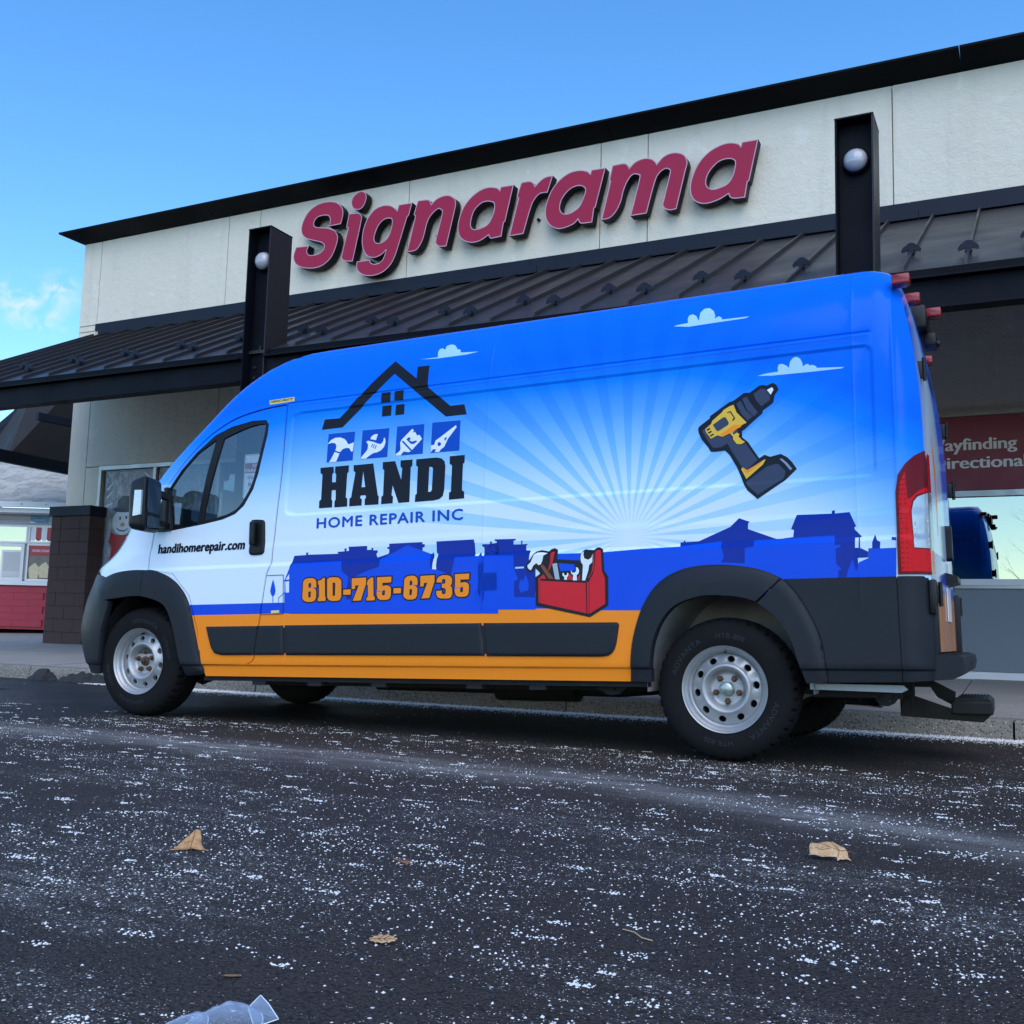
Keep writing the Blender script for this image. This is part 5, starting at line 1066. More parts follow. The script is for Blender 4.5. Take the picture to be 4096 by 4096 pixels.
# ---- paint and print
INK = {}
def vinyl(name, col, rough=.16):
    m, N, L, B = newmat(name)
    B.inputs['Base Color'].default_value = tuple(col) + (1,)
    n = noise(N, L, 3, 3); L.new(maprange(N, L, n, .3, .7, rough - .04, rough + .05), B.inputs['Roughness'])
    B.inputs['Specular IOR Level'].default_value = .09
    return m
for k, c in dict(ink=(.014, .017, .024), logoblue=(.008, .075, .46), white=(.72, .80, .88), orange=(.90, .27, .025), navy=(.006, .030, .30), midblue=(.004, .075, .66), cloud=(.36, .62, .90), steelblue=(.045, .060, .105),
              yellow=(.72, .46, .06), highlight=(.22, .30, .42), red=(.60, .02, .035), brown=(.20, .075, .04), sawgrey=(.38, .43, .52), yellowlabel=(.72, .62, .20)).items(): INK[k] = vinyl('print_' + k, c)
def wrap():
    m, N, L, B = newmat('vehicle_wrap')
    c = N.new('ShaderNodeTexCoord').outputs['Object']
    s = N.new('ShaderNodeSeparateXYZ'); L.new(c, s.inputs[0]); X, Z = s.outputs[0], s.outputs[2]
    rear = math_n(N, L, 'MAXIMUM', math_n(N, L, 'ADD', X, .25), 0.0)
    g = math_n(N, L, 'ADD', math_n(N, L, 'MULTIPLY', math_n(N, L, 'SUBTRACT', Z, 1.32), 1.08), math_n(N, L, 'MULTIPLY', math_n(N, L, 'POWER', rear, 1.4), .42))
    front = math_n(N, L, 'MAXIMUM', math_n(N, L, 'SUBTRACT', -2.7, X), 0.0)
    g = math_n(N, L, 'ADD', g, math_n(N, L, 'MULTIPLY', math_n(N, L, 'MULTIPLY', front, .13), math_n(N, L, 'GREATER_THAN', Z, 1.7)))
    cr = N.new('ShaderNodeValToRGB'); L.new(g, cr.inputs[0]); e = cr.color_ramp.elements
    e[0].position = 0.0; e[0].color = (.68, .80, .92, 1)
    e[1].position = 1.0; e[1].color = (.003, .14, .84, 1)
    for p, q in ((.18, (.56, .75, .92, 1)), (.40, (.27, .55, .92, 1)), (.60, (.10, .36, .90, 1)), (.82, (.005, .21, .92, 1))):
        k = e.new(p); k.color = q
    col = cr.outputs[0]
    # sunburst
    dx = math_n(N, L, 'ADD', X, .47); dz = math_n(N, L, 'SUBTRACT', Z, 1.18)
    th = math_n(N, L, 'ARCTAN2', dz, dx); rr = math_n(N, L, 'SQRT', math_n(N, L, 'ADD', math_n(N, L, 'MULTIPLY', dx, dx), math_n(N, L, 'MULTIPLY', dz, dz)))
    sn = math_n(N, L, 'SINE', math_n(N, L, 'MULTIPLY_ADD', th, 36.0, .6))
    ray_ = maprange(N, L, sn, .22, .34)
    fade = math_n(N, L, 'MULTIPLY', maprange(N, L, rr, 1.95, 1.15), maprange(N, L, rr, .0, .25))
    col = mixrgb(N, L, math_n(N, L, 'MULTIPLY', math_n(N, L, 'MULTIPLY', math_n(N, L, 'MULTIPLY', ray_, fade), .85), math_n(N, L, 'MULTIPLY', maprange(N, L, Z, 1.75, 2.25, 1.0, .35), maprange(N, L, X, -.1, .6, 1.0, .5))), col, (.52, .80, .95), 'MULTIPLY')
    col = mixrgb(N, L, math_n(N, L, 'LESS_THAN', Z, .869), col, (.004, .068, .62))
    col = mixrgb(N, L, math_n(N, L, 'LESS_THAN', Z, .800), col, (.90, .262, .022))
    L.new(col, B.inputs['Base Color'])
    n = noise(N, L, 3, 3, c); L.new(maprange(N, L, n, .3, .7, .12, .20), B.inputs['Roughness'])
    B.inputs['Specular IOR Level'].default_value = .09
    return m
M['wrap'] = wrap()
M['plastic'] = simple('grey_plastic', (.0125, .0155, .021), .5, spec=.24, var=.10, vscale=3, bstr=.12, bscale=700, bdist=.0004)
M['blackplastic'] = simple('black_plastic', (.006, .0065, .008), .42, spec=.3, var=.1)
M['rubber'] = simple('tyre_rubber', (.0065, .0065, .0075), .8, spec=.2, var=.25, vscale=6, bstr=.2, bscale=90, bdist=.001)
M['rubbertext'] = simple('tyre_lettering', (.015, .017, .021), .65, spec=.3)
M['rim'] = simple('steel_rim', (.40, .41, .42), .42, metal=.55, var=.16, vscale=9, bstr=.1, bscale=60)
M['rust'] = simple('rusty_nut', (.10, .055, .035), .7, metal=.3, var=.4, vscale=60)
M['cap'] = simple('hub_cap_metal', (.40, .45, .42), .35, metal=.7, var=.3, vscale=50, bstr=.5, bscale=120, bdist=.001)
M['under'] = simple('underbody', (.014, .014, .015), .8, var=.3)
M['liner'] = simple('arch_liner', (.38, .38, .37), .8, var=.3, vscale=5)
M['seal'] = simple('window_seal', (.006, .0065, .008), .5, spec=.25)
M['cabglass'] = glassmat('cab_glass', (.62, .70, .73), 1.5, .10)
M['redlens'] = simple('red_lens', (.60, .003, .010), .15, spec=.12, var=.25, vscale=30)
M['lamplens'] = simple('lamp_lens', (.26, .010, .016), .12, spec=.5)
M['darkred'] = simple('dark_red_lens', (.13, .002, .006), .15, spec=.15)
M['clearlens'] = simple('clear_lens', (.42, .46, .49), .12, metal=.4, var=.35, vscale=16, coat=.2)
M['chromelens'] = simple('indicator_lens', (.62, .64, .66), .15, metal=.5, var=.3, vscale=60)
M['mirrorglass'] = simple('mirror_glass', (.10, .12, .16), .02, metal=1.0, var=0, rvar=0)
M['interior'] = simple('cab_trim', (.045, .047, .05), .75)
M['rustiron'] = simple('rusty_bracket', (.045, .030, .024), .85, var=.5, vscale=18)
M['alloy'] = simple('grey_sill_metal', (.34, .36, .37), .5, metal=.3, var=.3, vscale=10)

# ---- outlines in the side plane (x along the van, z up)
drip = [(-2.856, 2.172), (-3.047, 2.160), (-3.253, 2.122), (-3.388, 2.066), (-3.505, 1.995), (-3.65, 1.87), (-3.76, 1.745), (-3.87, 1.60)]
drip = crv(drip, 4)
def archcurve(cx, cz_, rx, rz_, n, lo, hi): return [(cx + rx * math.cos(R(t)), cz_ + rz_ * math.sin(R(t))) for t in np.linspace(lo, hi, n)]
RAX, FAX = .011, -4.026
archR = [(-.372, .40), (-.362, .50)] + archcurve(.03, .40, .39, .462, 13, 160, 20) + [(.415, .50), (.443, .40)]
archF = [(-4.36, .40), (-4.35, .55)] + archcurve(-3.975, .50, .385, .44, 13, 160, 15) + [(-3.575, .55), (-3.55, .40)]
rearX = [(float(xrear(z)) , z) for z in np.concatenate([np.linspace(.92, 2.5, 24), [2.52, 2.54, 2.56, 2.58, 2.592]])]
frontX = [(float(xfront(z)), z) for z in np.concatenate([[2.592, 2.58, 2.56, 2.54], np.linspace(2.52, 1.62, 30)])]
door_rear = [(-2.852, 2.174), (-2.845, 2.011), (-2.841, 1.723), (-2.856, 1.49), (-2.876, 1.26), (-2.888, 1.11), (-2.916, 1.037), (-2.951, .802), (-2.971, .675), (-2.989, .54), (-3.006, .504), (-3.05, .482)]
door_front = [(-3.43, .482), (-3.47, .70), (-3.55, .93), (-3.70, 1.08), (-3.93, 1.118), (-3.918, 1.234), (-3.894, 1.361), (-3.885, 1.47)]
door_rear = crv(door_rear, 3)
gx = .0065
# body side behind the door and over it, one pressing up to the roof
side_poly = [(x + gx, z) for x, z in door_rear] + [(-3.43, .478), (-3.40, .405)] + [(-.42, .405)] + [(.472, .44), (.885, .44), (.99, .44)] + rearX[0:] + frontX + [(-3.90, 1.575), (-3.862, 1.605)] + [(x, z + .006) for x, z in reversed(drip)]
arch_hole = [(a, b) for a, b in archR]
side_hole = [(-.40, .30)] + [(-.40, .40)] + archcurve(.03, .42, .44, .50, 13, 175, 5) + [(.47, .40), (.47, .30)]
sd_ = panel('body_side', [side_poly], M['wrap'], VAN, holes=[side_hole], skirt=.02)
win_out = [(-3.012, 2.083), (-2.985, 2.05), (-2.985, 1.98), (-3.03, 1.72), (-3.062, 1.615), (-3.13, 1.51), (-3.20, 1.458), (-3.30, 1.428), (-3.46, 1.405), (-3.80, 1.368), (-3.868, 1.372), (-3.865, 1.52), (-3.80, 1.66), (-3.70, 1.79), (-3.58, 1.905), (-3.43, 2.015), (-3.30, 2.062), (-3.13, 2.088)]
door_poly = [(x - gx, z) for x, z in door_rear] + [(x + gx, z) for x, z in door_front] + [(x, z - .006) for x, z in reversed(drip)]
_mg = [(a, b, 1 if a < -3.33 else 0) for a, b in []]
door = panel('front_door', [door_poly], M['wrap'], VAN, holes=[win_out], skirt=.025)
win_out = smooth_loop([(a, b, 1 if (a < -3.79 and b < 1.6) else 0) for a, b in win_out], 4)
main_g = [(-3.035, 2.058), (-3.015, 2.04), (-3.017, 1.975), (-3.06, 1.73), (-3.092, 1.63), (-3.15, 1.535), (-3.21, 1.485), (-3.30, 1.455), (-3.478, 1.425), (-3.463, 1.53), (-3.424, 1.72), (-3.362, 1.985), (-3.22, 2.032), (-3.12, 2.054)]
main_g = smooth_loop([(a, b, 1 if a < -3.34 else 0) for a, b in main_g], 4)
quar_g = [(-3.42, 1.985), (-3.475, 1.72), (-3.505, 1.53), (-3.52, 1.405), (-3.74, 1.388), (-3.775, 1.60), (-3.79, 1.655), (-3.69, 1.785), (-3.57, 1.90)]
panel('window_seal', [win_out], M['seal'], door, holes=[main_g, quar_g], off=-.004, skirt=.02)
panel('door_glass', [main_g], M['cabglass'], door, off=-.014, skirt=0)
panel('quarter_glass', [quar_g], M['cabglass'], door, off=-.012, skirt=0)
_ap = door_poly
panel('door_gap_backing', [offset_poly(_ap, .02)], M['black'], VAN, holes=[offset_poly(_ap, -.035)], off=-.012, skirt=0)  # black sheet added behind the door edge, paints the shade in the gap
# fender
fend = [(-3.425, .482)] + [(x - gx, z) for x, z in door_front[1:]] + [(-3.887, 1.555), (-3.93, 1.57)] + [(float(xfront(z)), z) for z in (1.60, 1.55, 1.512, 1.45, 1.376, 1.30, 1.25, 1.20, 1.16)] + [(-4.50, 1.118), (-4.44, 1.09), (-4.3, 1.02), (-4.05, .98), (-3.6, .95)]
panel('fender', [fend], M['wrap'], VAN, skirt=.02)
# headlamp
hl = [(float(xfront(z)) + .004, z) for z in (1.125, 1.16, 1.2, 1.25, 1.3, 1.35, 1.39)] + [(float(xfront(z)) + w, z) for z, w in ((1.37, .05), (1.30, .10), (1.22, .14), (1.15, .13), (1.125, .07))]
panel('headlight', [hl], M['clearlens'], VAN, off=.010, skirt=.03)
panel('indicator', [[(float(xfront(z)) + w, z) for z, w in ((1.27, .03), (1.34, .03), (1.33, .05), (1.26, .075), (1.21, .085))]], simple('amber_lens', (.55, .22, .08), .2), VAN, off=.0115, skirt=0)

# ---- grey cladding
fl_out = [(-3.55, .405), (-3.42, .421), (-3.424, .49), (-3.49, .718), (-3.547, .887), (-3.627, .993), (-3.73, 1.063), (-3.86, 1.108), (-3.938, 1.114)]
fl_out = crv(fl_out, 4)
fl_in = [(-3.945, .936), (-3.81, .905), (-3.719, .853), (-3.65, .719), (-3.60, .56), (-3.577, .49), (-3.555, .41)]
fl_in = crv(fl_in, 4)
FLA = lambda Q: .008 + .024 * np.sqrt(np.clip(1 - (1 - np.clip(edge_dist(Q, ARCH_F, False) / .10, 0, 1)) ** 2, 0, 1))
ARCH_F = fl_out + crv([(-3.946, 1.114), (-4.05, 1.118), (-4.2, 1.108), (-4.336, 1.075), (-4.44, 1.03)], 3)
panel('front_arch_flare', [fl_out + fl_in], M['plastic'], VAN, off=FLA, skirt=.06, extra=rim_pts(fl_out + fl_in, FD))
fl2 = crv([(-3.949, 1.114), (-4.05, 1.118), (-4.2, 1.108), (-4.336, 1.078), (-4.43, 1.03)], 3) + crv([(-4.30, .92), (-4.173, .928), (-4.05, .938), (-3.953, .936)], 3)
panel('front_arch_flare', [fl2], M['plastic'], VAN, off=FLA, skirt=.06, extra=rim_pts(fl2, FD))
bump_ = [(-4.345, 1.076), (-4.44, 1.098), (-4.55, 1.112), (float(xfront(1.115)), 1.115), (float(xfront(1.06)), 1.06)] + [(float(xfront(z)), z) for z in (1.0, .95, .9, .85, .8, .73, .65, .58, .5, .43)] + [(-4.59, .41), (-4.48, .408), (-4.385, .42), (-4.365, .56), (-4.345, .70), (-4.29, .87), (-4.28, .91), (-4.306, .915), (-4.43, 1.028)]
panel('front_bumper', [bump_], M['plastic'], VAN, off=.012, skirt=.05)
ra_out = [(-.481, .405), (-.469, .574), (-.445, .687), (-.403, .80), (-.338, .898), (-.25, .965), (-.133, 1.003), (.019, 1.010), (.167, .992), (.258, .966), (.332, .930)]
ra_out = crv(ra_out, 4)
ra_in = [(.205, .815), (.13, .838), (.052, .847), (-.02, .852), (-.099, .845), (-.214, .805), (-.294, .723), (-.343, .611), (-.36, .50), (-.362, .405)]
ra_in = crv(ra_in, 4)
rqo = crv([(.534, .412), (.535, .46), (.519, .60), (.486, .70), (.441, .79), (.391, .87), (.340, .925)], 4)
rqi = crv([(.215, .808), (.307, .73), (.367, .637), (.405, .517), (.438, .408)], 4)
RAR = lambda Q: .006 + .030 * np.sqrt(np.clip(1 - (1 - np.clip(edge_dist(Q, ra_out, False) / .11, 0, 1)) ** 2, 0, 1))
RQR = lambda Q: .012 + .024 * np.sqrt(np.clip(1 - (1 - np.clip(edge_dist(Q, rqo, False) / .055, 0, 1)) ** 2, 0, 1))
rq_a = rqo + rqi
# black backing added behind the cladding so its joints read as shaded gaps
panel('cladding_gap_backing', [[(.24, .915), (.33, .81), (.40, .70), (.45, .50), (.46, .43), (1.0, .43), (1.02, .60), (1.02, .915), (.36, .916), (.33, .93)]], M['black'], VAN, off=.003, skirt=0)
panel('cladding_gap_backing', [[(-3.30, .60), (-3.2, .555), (-.66, .55), (-.58, .60), (-.56, .70), (-.6, .71), (-3.30, .712)]], M['black'], VAN, off=.0025, skirt=0)
panel('rear_arch_flare', [ra_out + ra_in], M['plastic'], VAN, off=RAR, skirt=.07, extra=rim_pts(ra_out + ra_in, FD))
panel('rear_arch_flare', [rq_a], M['plastic'], VAN, off=RQR, skirt=.07, extra=rim_pts(rq_a, FD))
rq = [(x + .006, z) for x, z in reversed(rqo)] + [(.884, .418), (.881, .70), (.880, .922)]
panel('quarter_cladding', [rq], M['plastic'], VAN, off=.014, skirt=.03)
rb = [(.8885, .418), (.8855, .70), (.8845, .922), (1.0, .922), (1.03, .90), (1.03, .50), (1.02, .425)]
panel('rear_bumper', [rb], M['plastic'], VAN, off=.016, skirt=.04)
def rr2(x0, x1, z0, z1, rs):
    out = []
    for (cx, cz_, a0, r) in ((x1, z1, 0, rs[0]), (x0, z1, 90, rs[1]), (x0, z0, 180, rs[2]), (x1, z0, 270, rs[3])):
        sx = -1 if a0 in (0, 270) else 1; sz = -1 if a0 in (0, 90) else 1
        for t in np.linspace(a0, a0 + 90, 5): out.append((cx + sx * r + r * math.cos(R(t)), cz_ + sz * r + r * math.sin(R(t))))
    return out
def shear(P): return [(x - (.725 - z) * .09 if x < -2.95 and x > -3.05 else x, z) for x, z in P]
pad('side_moulding', [(-3.388, .724), (-2.965, .724), (-2.992, .541), (-3.255, .540), (-3.31, .553), (-3.338, .585)], M['plastic'], door, .018, .02, rnd=.02)
pad('side_moulding', [(-2.953, .725), (-2.768, .725), (-2.752, .543), (-2.978, .541)], M['plastic'], VAN, .018, .02, rnd=.02)
pad('side_moulding', [(-2.752, .726), (-1.368, .724), (-1.345, .539), (-2.737, .541)], M['plastic'], VAN, .018, .02, rnd=.02)
pad('side_moulding', [(-1.352, .724), (-.552, .719), (-.541, .714), (-.537, .703), (-.545, .65), (-.553, .605), (-.563, .575), (-.578, .555), (-.60, .541), (-.635, .536), (-1.331, .537)], M['plastic'], VAN, .018, .02, rnd=.02)
# door handle: dished plate with a grip
hp = [(-3.058, 1.405), (-3.04, 1.412), (-2.975, 1.408), (-2.952, 1.395), (-2.947, 1.36), (-2.942, 1.22), (-2.95, 1.19), (-2.975, 1.180), (-3.04, 1.180), (-3.062, 1.192), (-3.066, 1.22), (-3.064, 1.38)]
hd = pad('handle', smooth_loop([(a, b, 0) for a, b in hp], 3), M['blackplastic'], door, .012, .015, rnd=.02)
mb = MB(); mb.box(-3.035, -2.998, -.055, -.022, 1.24, 1.395, bev=.012); mb.build('grip', M['blackplastic'], hd, auto=40)
mb = MB(); mb.lathe([(0, -.003), (.010, -.003), (.011, .002)], 'y', (-3.01, -.0125, 1.207), 12); mb.build('lock', M['alloy'], hd)
# fuel flap outline: four thin dark seams
mb = MB()
for (a, b) in (((-2.908, 1.044), (-2.776, 1.044)), ((-2.776, 1.044), (-2.771, .797)), ((-2.771, .797), (-2.945, .795))):
    ya = -.0145
    mb.bar((a[0], ya - .006 * (a[1] < 1.1), a[1]), (b[0], ya - .006 * (b[1] < 1.1), b[1]), .003, .003)
mb.build('fuel_flap_seam', M['black'], VAN)

# ---- the printed wrap graphics, layer on layer
def decal(name, items, far=False):
    mats, parts, idx = [], [], {}
    for mk, ly, polys, holes in items:
        if mk not in idx: idx[mk] = len(mats); mats.append(INK[mk])
        V, T = fill2d(polys, holes)
        if not T: continue
        V2, F2 = cut2d(V, T); parts.append((V2, F2, .0007 * ly, idx[mk]))
    return surf(name, parts, mats, VAN, 0)
for nm, items in ART:
    if nm == 'phone_number':
        ol = [offset_poly(P, .0085) for P in items[0][2]]
        hl_ = [offset_poly(P, -.0085) for P in items[0][3]]
        items = [('ink', 3, ol, hl_), ('orange', 4, items[0][2], items[0][3])]
    if nm == 'cloud_print':
        for k, it in enumerate(items): decal('cloud_print', [it])
        continue
    decal(nm, items)
def decal_text(name, body, x0, x1, z0, z1, mk, ly, bold=0.0, spacing=1.0, caps=.73, skew=0.0):
    V, F = fit_text(body, x0, x1, z0, z1, 0.0, spacing, caps)
    parts = []
    for k, (dx, dz) in enumerate(bold if bold else ((0, 0),)):
        V2, F2 = cut2d(V + np.array((dx, dz)), F); parts.append((V2, F2, .0007 * ly + .00012 * k, 0))
    return surf(name, parts, [INK[mk]], VAN, 0)
decal_text('lettering', 'HOME REPAIR INC', -2.544, -1.506, 1.331, 1.397, 'logoblue', 2, ((0, 0), (.003, 0), (.006, 0), (.003, .0025), (.003, -.0025)), 1.12)
decal_text('web_address', 'handihomerepair.com', -3.846, -3.113, 1.224, 1.288, 'ink', 2, ((0, 0), (.003, 0), (.006, 0), (.009, 0), (.0045, .003), (.0045, -.003), (.009, .003), (.0, -.003)), 1.06, .73)
decal_text('lettering', 'CLEARANCE HEIGHT 9\'2"', -2.995, -2.81, 2.199, 2.2165, 'ink', 4, ((0, 0), (.001, 0)))

# ---- tail light wrapping the rear corner
tl = [(.889, .931), (.892, 1.20), (.893, 1.336), (.908, 1.42), (.943, 1.474), (.985, 1.515), (1.030, 1.545), (1.034, 1.30), (1.034, .931)]
for far in (False, True):
    t_ = panel('tail_light', [tl], M['darkred'], VAN, off=.008, skirt=.02, far=far)
    inn = [(.905, .945), (.906, 1.30), (.915, 1.38), (.940, 1.435), (.946, 1.30), (.955, 1.30), (1.0, 1.345), (1.033, 1.36), (1.033, 1.34), (.985, 1.318), (.965, 1.285), (.958, 1.24), (.964, 1.055), (1.034, 1.052), (1.034, .945)]
    panel('red_lens', [inn], M['redlens'], t_, off=.0105, skirt=0, far=far)
    panel('reverse_lens', [[(.967, 1.06), (.962, 1.24), (.972, 1.285), (.99, 1.31), (1.034, 1.333), (1.034, 1.058)]], M['clearlens'], t_, off=.0115, skirt=0, far=far)
    mbp = [[(.908, z), (.940, z), (.940, z + .004), (.908, z + .004)] for z in np.arange(.96, 1.40, .024)]
    for k in range(0, 1):
        V, T = fill2d(mbp); surf('lens_ribs', [(V, T, .0115, 0)], [M['darkred']], t_, 0, far)
    V, T = fill2d([[(.95, z), (1.02, z), (1.02, z + .004), (.95, z + .004)] for z in np.arange(.965, 1.045, .02)]); surf('lens_ribs', [(V, T, .0115, 0)], [M['darkred']], t_, 0, far)
    V, T = fill2d([[(.972, z), (1.03, z), (1.03, z + .007), (.972, z + .007)] for z in (1.075, 1.10, 1.14, 1.155, 1.19)]); surf('lens_bars', [(V, T, .0125, 0)], [M['whitestrip']], t_, 0, far)
    V, T = fill2d([[(.974, z), (1.03, z), (1.03, z + .018), (.974, z + .018)] for z in (1.112, 1.168)]); surf('lens_grey_bars', [(V, T, .0125, 0)], [M['alloy']], t_, 0, far)  # grey bars between the white ones in the clear lens

# ---- far side, roof, front and rear
panel('body_side', [side_poly], M['wrap'], VAN, holes=[side_hole], skirt=.02, far=True, cols=True)
df = panel('front_door', [door_poly], M['wrap'], VAN, holes=[win_out], skirt=.025, far=True)
panel('window_seal', [win_out], M['seal'], df, holes=[main_g, quar_g], off=-.004, skirt=.02, far=True)
panel('door_glass', [main_g], M['cabglass'], df, off=-.014, skirt=0, far=True); panel('quarter_glass', [quar_g], M['cabglass'], df, off=-.012, skirt=0, far=True)
panel('fender', [fend], M['wrap'], VAN, skirt=.02, far=True)
panel('front_bumper', [bump_], M['plastic'], VAN, off=.012, skirt=.05, far=True)
panel('front_arch_flare', [fl_out + fl_in], M['plastic'], VAN, off=FLA, skirt=.06, extra=rim_pts(fl_out + fl_in, FD), far=True); panel('front_arch_flare', [fl2], M['plastic'], VAN, off=FLA, skirt=.06, extra=rim_pts(fl2, FD), far=True)
panel('rear_arch_flare', [ra_out + ra_in], M['plastic'], VAN, off=RAR, skirt=.07, extra=rim_pts(ra_out + ra_in, FD), far=True); panel('rear_arch_flare', [rq_a], M['plastic'], VAN, off=RQR, skirt=.07, extra=rim_pts(rq_a, FD), far=True)
panel('quarter_cladding', [rq], M['plastic'], VAN, off=.014, skirt=.03, far=True); panel('rear_bumper', [rb], M['plastic'], VAN, off=.016, skirt=.04, far=True)
def loft(name, ring_fn, ss, ts, mat, parent, flip=False):
    vs = [ring_fn(s_, t_) for s_ in ss for t_ in ts]; n = len(ts)
    fs = [(i * n + j, i * n + j + 1, (i + 1) * n + j + 1, (i + 1) * n + j) for i in range(len(ss) - 1) for j in range(n - 1)]
    if flip: fs = [f[::-1] for f in fs]
    return meshobj(name, vs, fs, mat, parent, smooth=True)
tt = list(np.linspace(0, 1, 15))
def roof_fn(x, t):
    y0 = float(S(x, 2.592)); return (x, y0 + t * (VW - 2 * y0), 2.592 + .035 * math.sin(math.pi * t) ** .7)
loft('roof', roof_fn, [-2.83] + list(np.linspace(-2.6, .87, 24)), tt, M['wrap'], VAN, True)
def front_fn(z, t):
    x = float(xfront(z)); y0 = float(S(x, z)); y = y0 + t * (VW - 2 * y0); b = np.interp(z, [.4, 1.1, 1.5, 1.7, 2.3, 2.6], [.26, .27, .20, .12, .12, .06])
    return (x - b * (1 - abs(2 * t - 1) ** 2.6), y, z)
loft('bumper_face', front_fn, list(np.linspace(.41, 1.08, 10)), tt, M['plastic'], VAN)
loft('hood', front_fn, list(np.linspace(1.08, 1.62, 10)), tt, M['wrap'], VAN)
loft('windscreen', front_fn, list(np.linspace(1.62, 2.34, 12)), tt, M['cabglass'], VAN)
loft('roof_front', front_fn, list(np.linspace(2.34, 2.592, 8)), tt, M['wrap'], VAN)
mb = MB(); mb.add([front_fn(2.592, t) for t in tt] + [roof_fn(-2.83, t) for t in tt], [(j, j + 1, 15 + j + 1, 15 + j) for j in range(14)]); mb.build('roof_visor', M['wrap'], VAN, smooth=True)
def rear_fn(z, t):
    x = float(xrear(z)); y0 = float(S(x, z)); return (x + .03 * (1 - abs(2 * t - 1) ** 4), y0 + t * (VW - 2 * y0), z)
def rear_wrap():
    m, N, L, B = newmat('rear_wrap')
    c = N.new('ShaderNodeTexCoord').outputs['Object']; s = N.new('ShaderNodeSeparateXYZ'); L.new(c, s.inputs[0]); Y, Z = s.outputs[1], s.outputs[2]
    f = math_n(N, L, 'ABSOLUTE', math_n(N, L, 'SUBTRACT', Y, .42))
    col = mixrgb(N, L, maprange(N, L, math_n(N, L, 'ADD', f, math_n(N, L, 'MULTIPLY', math_n(N, L, 'SUBTRACT', Z, 1.6), .5)), .22, .55), (.62, .78, .90), (.006, .14, .80))
    col = mixrgb(N, L, math_n(N, L, 'LESS_THAN', Z, 1.05), col, (.010, .075, .58))
    col = mixrgb(N, L, math_n(N, L, 'LESS_THAN', Z, .86), col, (.80, .255, .03))
    L.new(col, B.inputs['Base Color']); B.inputs['Roughness'].default_value = .15
    return m
M['rearwrap'] = rear_wrap()
zz = list(np.linspace(.56, 2.592, 26))
for k, (a, b) in enumerate(((0.0, .497), (.503, 1.0))):
    rd_ = loft('rear_door', rear_fn, zz, list(np.linspace(a, b, 9)), M['rearwrap'], VAN, False)
    if k == 0: RD = rd_
    else: RD2 = rd_
def rear_print(name, poly, mk, dv=.002, par=None):
    vs = [(float(xrear(z)) + .03 * (1 - abs(2 * ((y - .19) / 1.67) - 1) ** 4) + dv, y, z) for y, z in poly]
    return meshobj(name, vs, [tuple(range(len(vs)))], INK[mk], par)
for z0 in (2.0,):
    for k in range(5): rear_print('rear_lettering', [(.62 + k * .085, z0 - k * .002), (.68 + k * .085, z0 - k * .002), (.68 + k * .085, z0 + .09), (.62 + k * .085, z0 + .09)], 'ink', .006, RD if k < 5 else RD2)
rear_print('rear_figure_print', [(.22, 1.15), (.40, 1.15), (.43, 1.5), (.36, 1.66), (.26, 1.66), (.21, 1.45)], 'orange', .005, RD)
rear_print('rear_band_print', [(.18, .90), (.95, .90), (.95, 1.04), (.18, 1.04)], 'midblue', .005, RD)
mb = MB(); mb.prism(rrect(.95, 1.0, 1.06, 1.26, .02), 0, .035, lambda p, q, t: (1.058 + t, p, q)); mb.build('door_handle', M['blackplastic'], RD)
mb = MB(); mb.prism([(1.06, .92), (1.12, .935), (1.12, .965), (1.06, .985)], .78, 1.12, lambda p, q, t: (p, t, q)); mb.build('plate_lamp_bar', M['blackplastic'], RD)
mb = MB(); mb.prism([(1.062, .72), (1.067, .72), (1.067, .90), (1.062, .90)], .72, 1.04, lambda p, q, t: (p, t, q)); mb.build('number_plate', M['whitestrip'], RD)
# the lamps continue round the corner onto the doors
for (t0, t1) in ((.0, .035), (.945, 1.0)):
    for (z0, z1, mt) in ((.935, 1.05, 'redlens'), (1.055, 1.33, 'clearlens'), (1.335, 1.53, 'redlens')):
        vs = []
        for z in np.linspace(z0, z1, 4):
            for t in np.linspace(t0, t1, 4): q = rear_fn(z, t); vs.append((q[0] + .010, q[1], q[2]))
        meshobj('rear_lens', vs, [(i * 4 + j, i * 4 + j + 1, i * 4 + j + 5, i * 4 + j + 4) for i in range(3) for j in range(3)], M[mt], VAN, smooth=True)
# hinges
for y in (.16, VW - .06):
    for z in (.84, 1.60 if y > 1 else 1.985, 2.0 if y > 1 else 2.0):
        if y < 1 and z == 2.0: continue
        x = float(xrear(z)) + (.004 if y < 1 else .016); s_ = -1 if y < 1 else 1
        if y < 1 and z > 1.5: y = .215
        mb = MB(); mb.box(x - .02, x + .022, y - .016, y + .016, z - .045, z + .045, bev=.006); mb.tube([(x + .030, y + s_ * .006, z - .06), (x + .030, y + s_ * .006, z + .06)], .010, 8)
        mb.box(x - .01, x + .038, y - .010, y + .010, z + .028, z + .040); mb.box(x - .01, x + .038, y - .010, y + .010, z - .040, z - .028)
        mb.build('hinge', M['blackplastic'], VAN, auto=40)
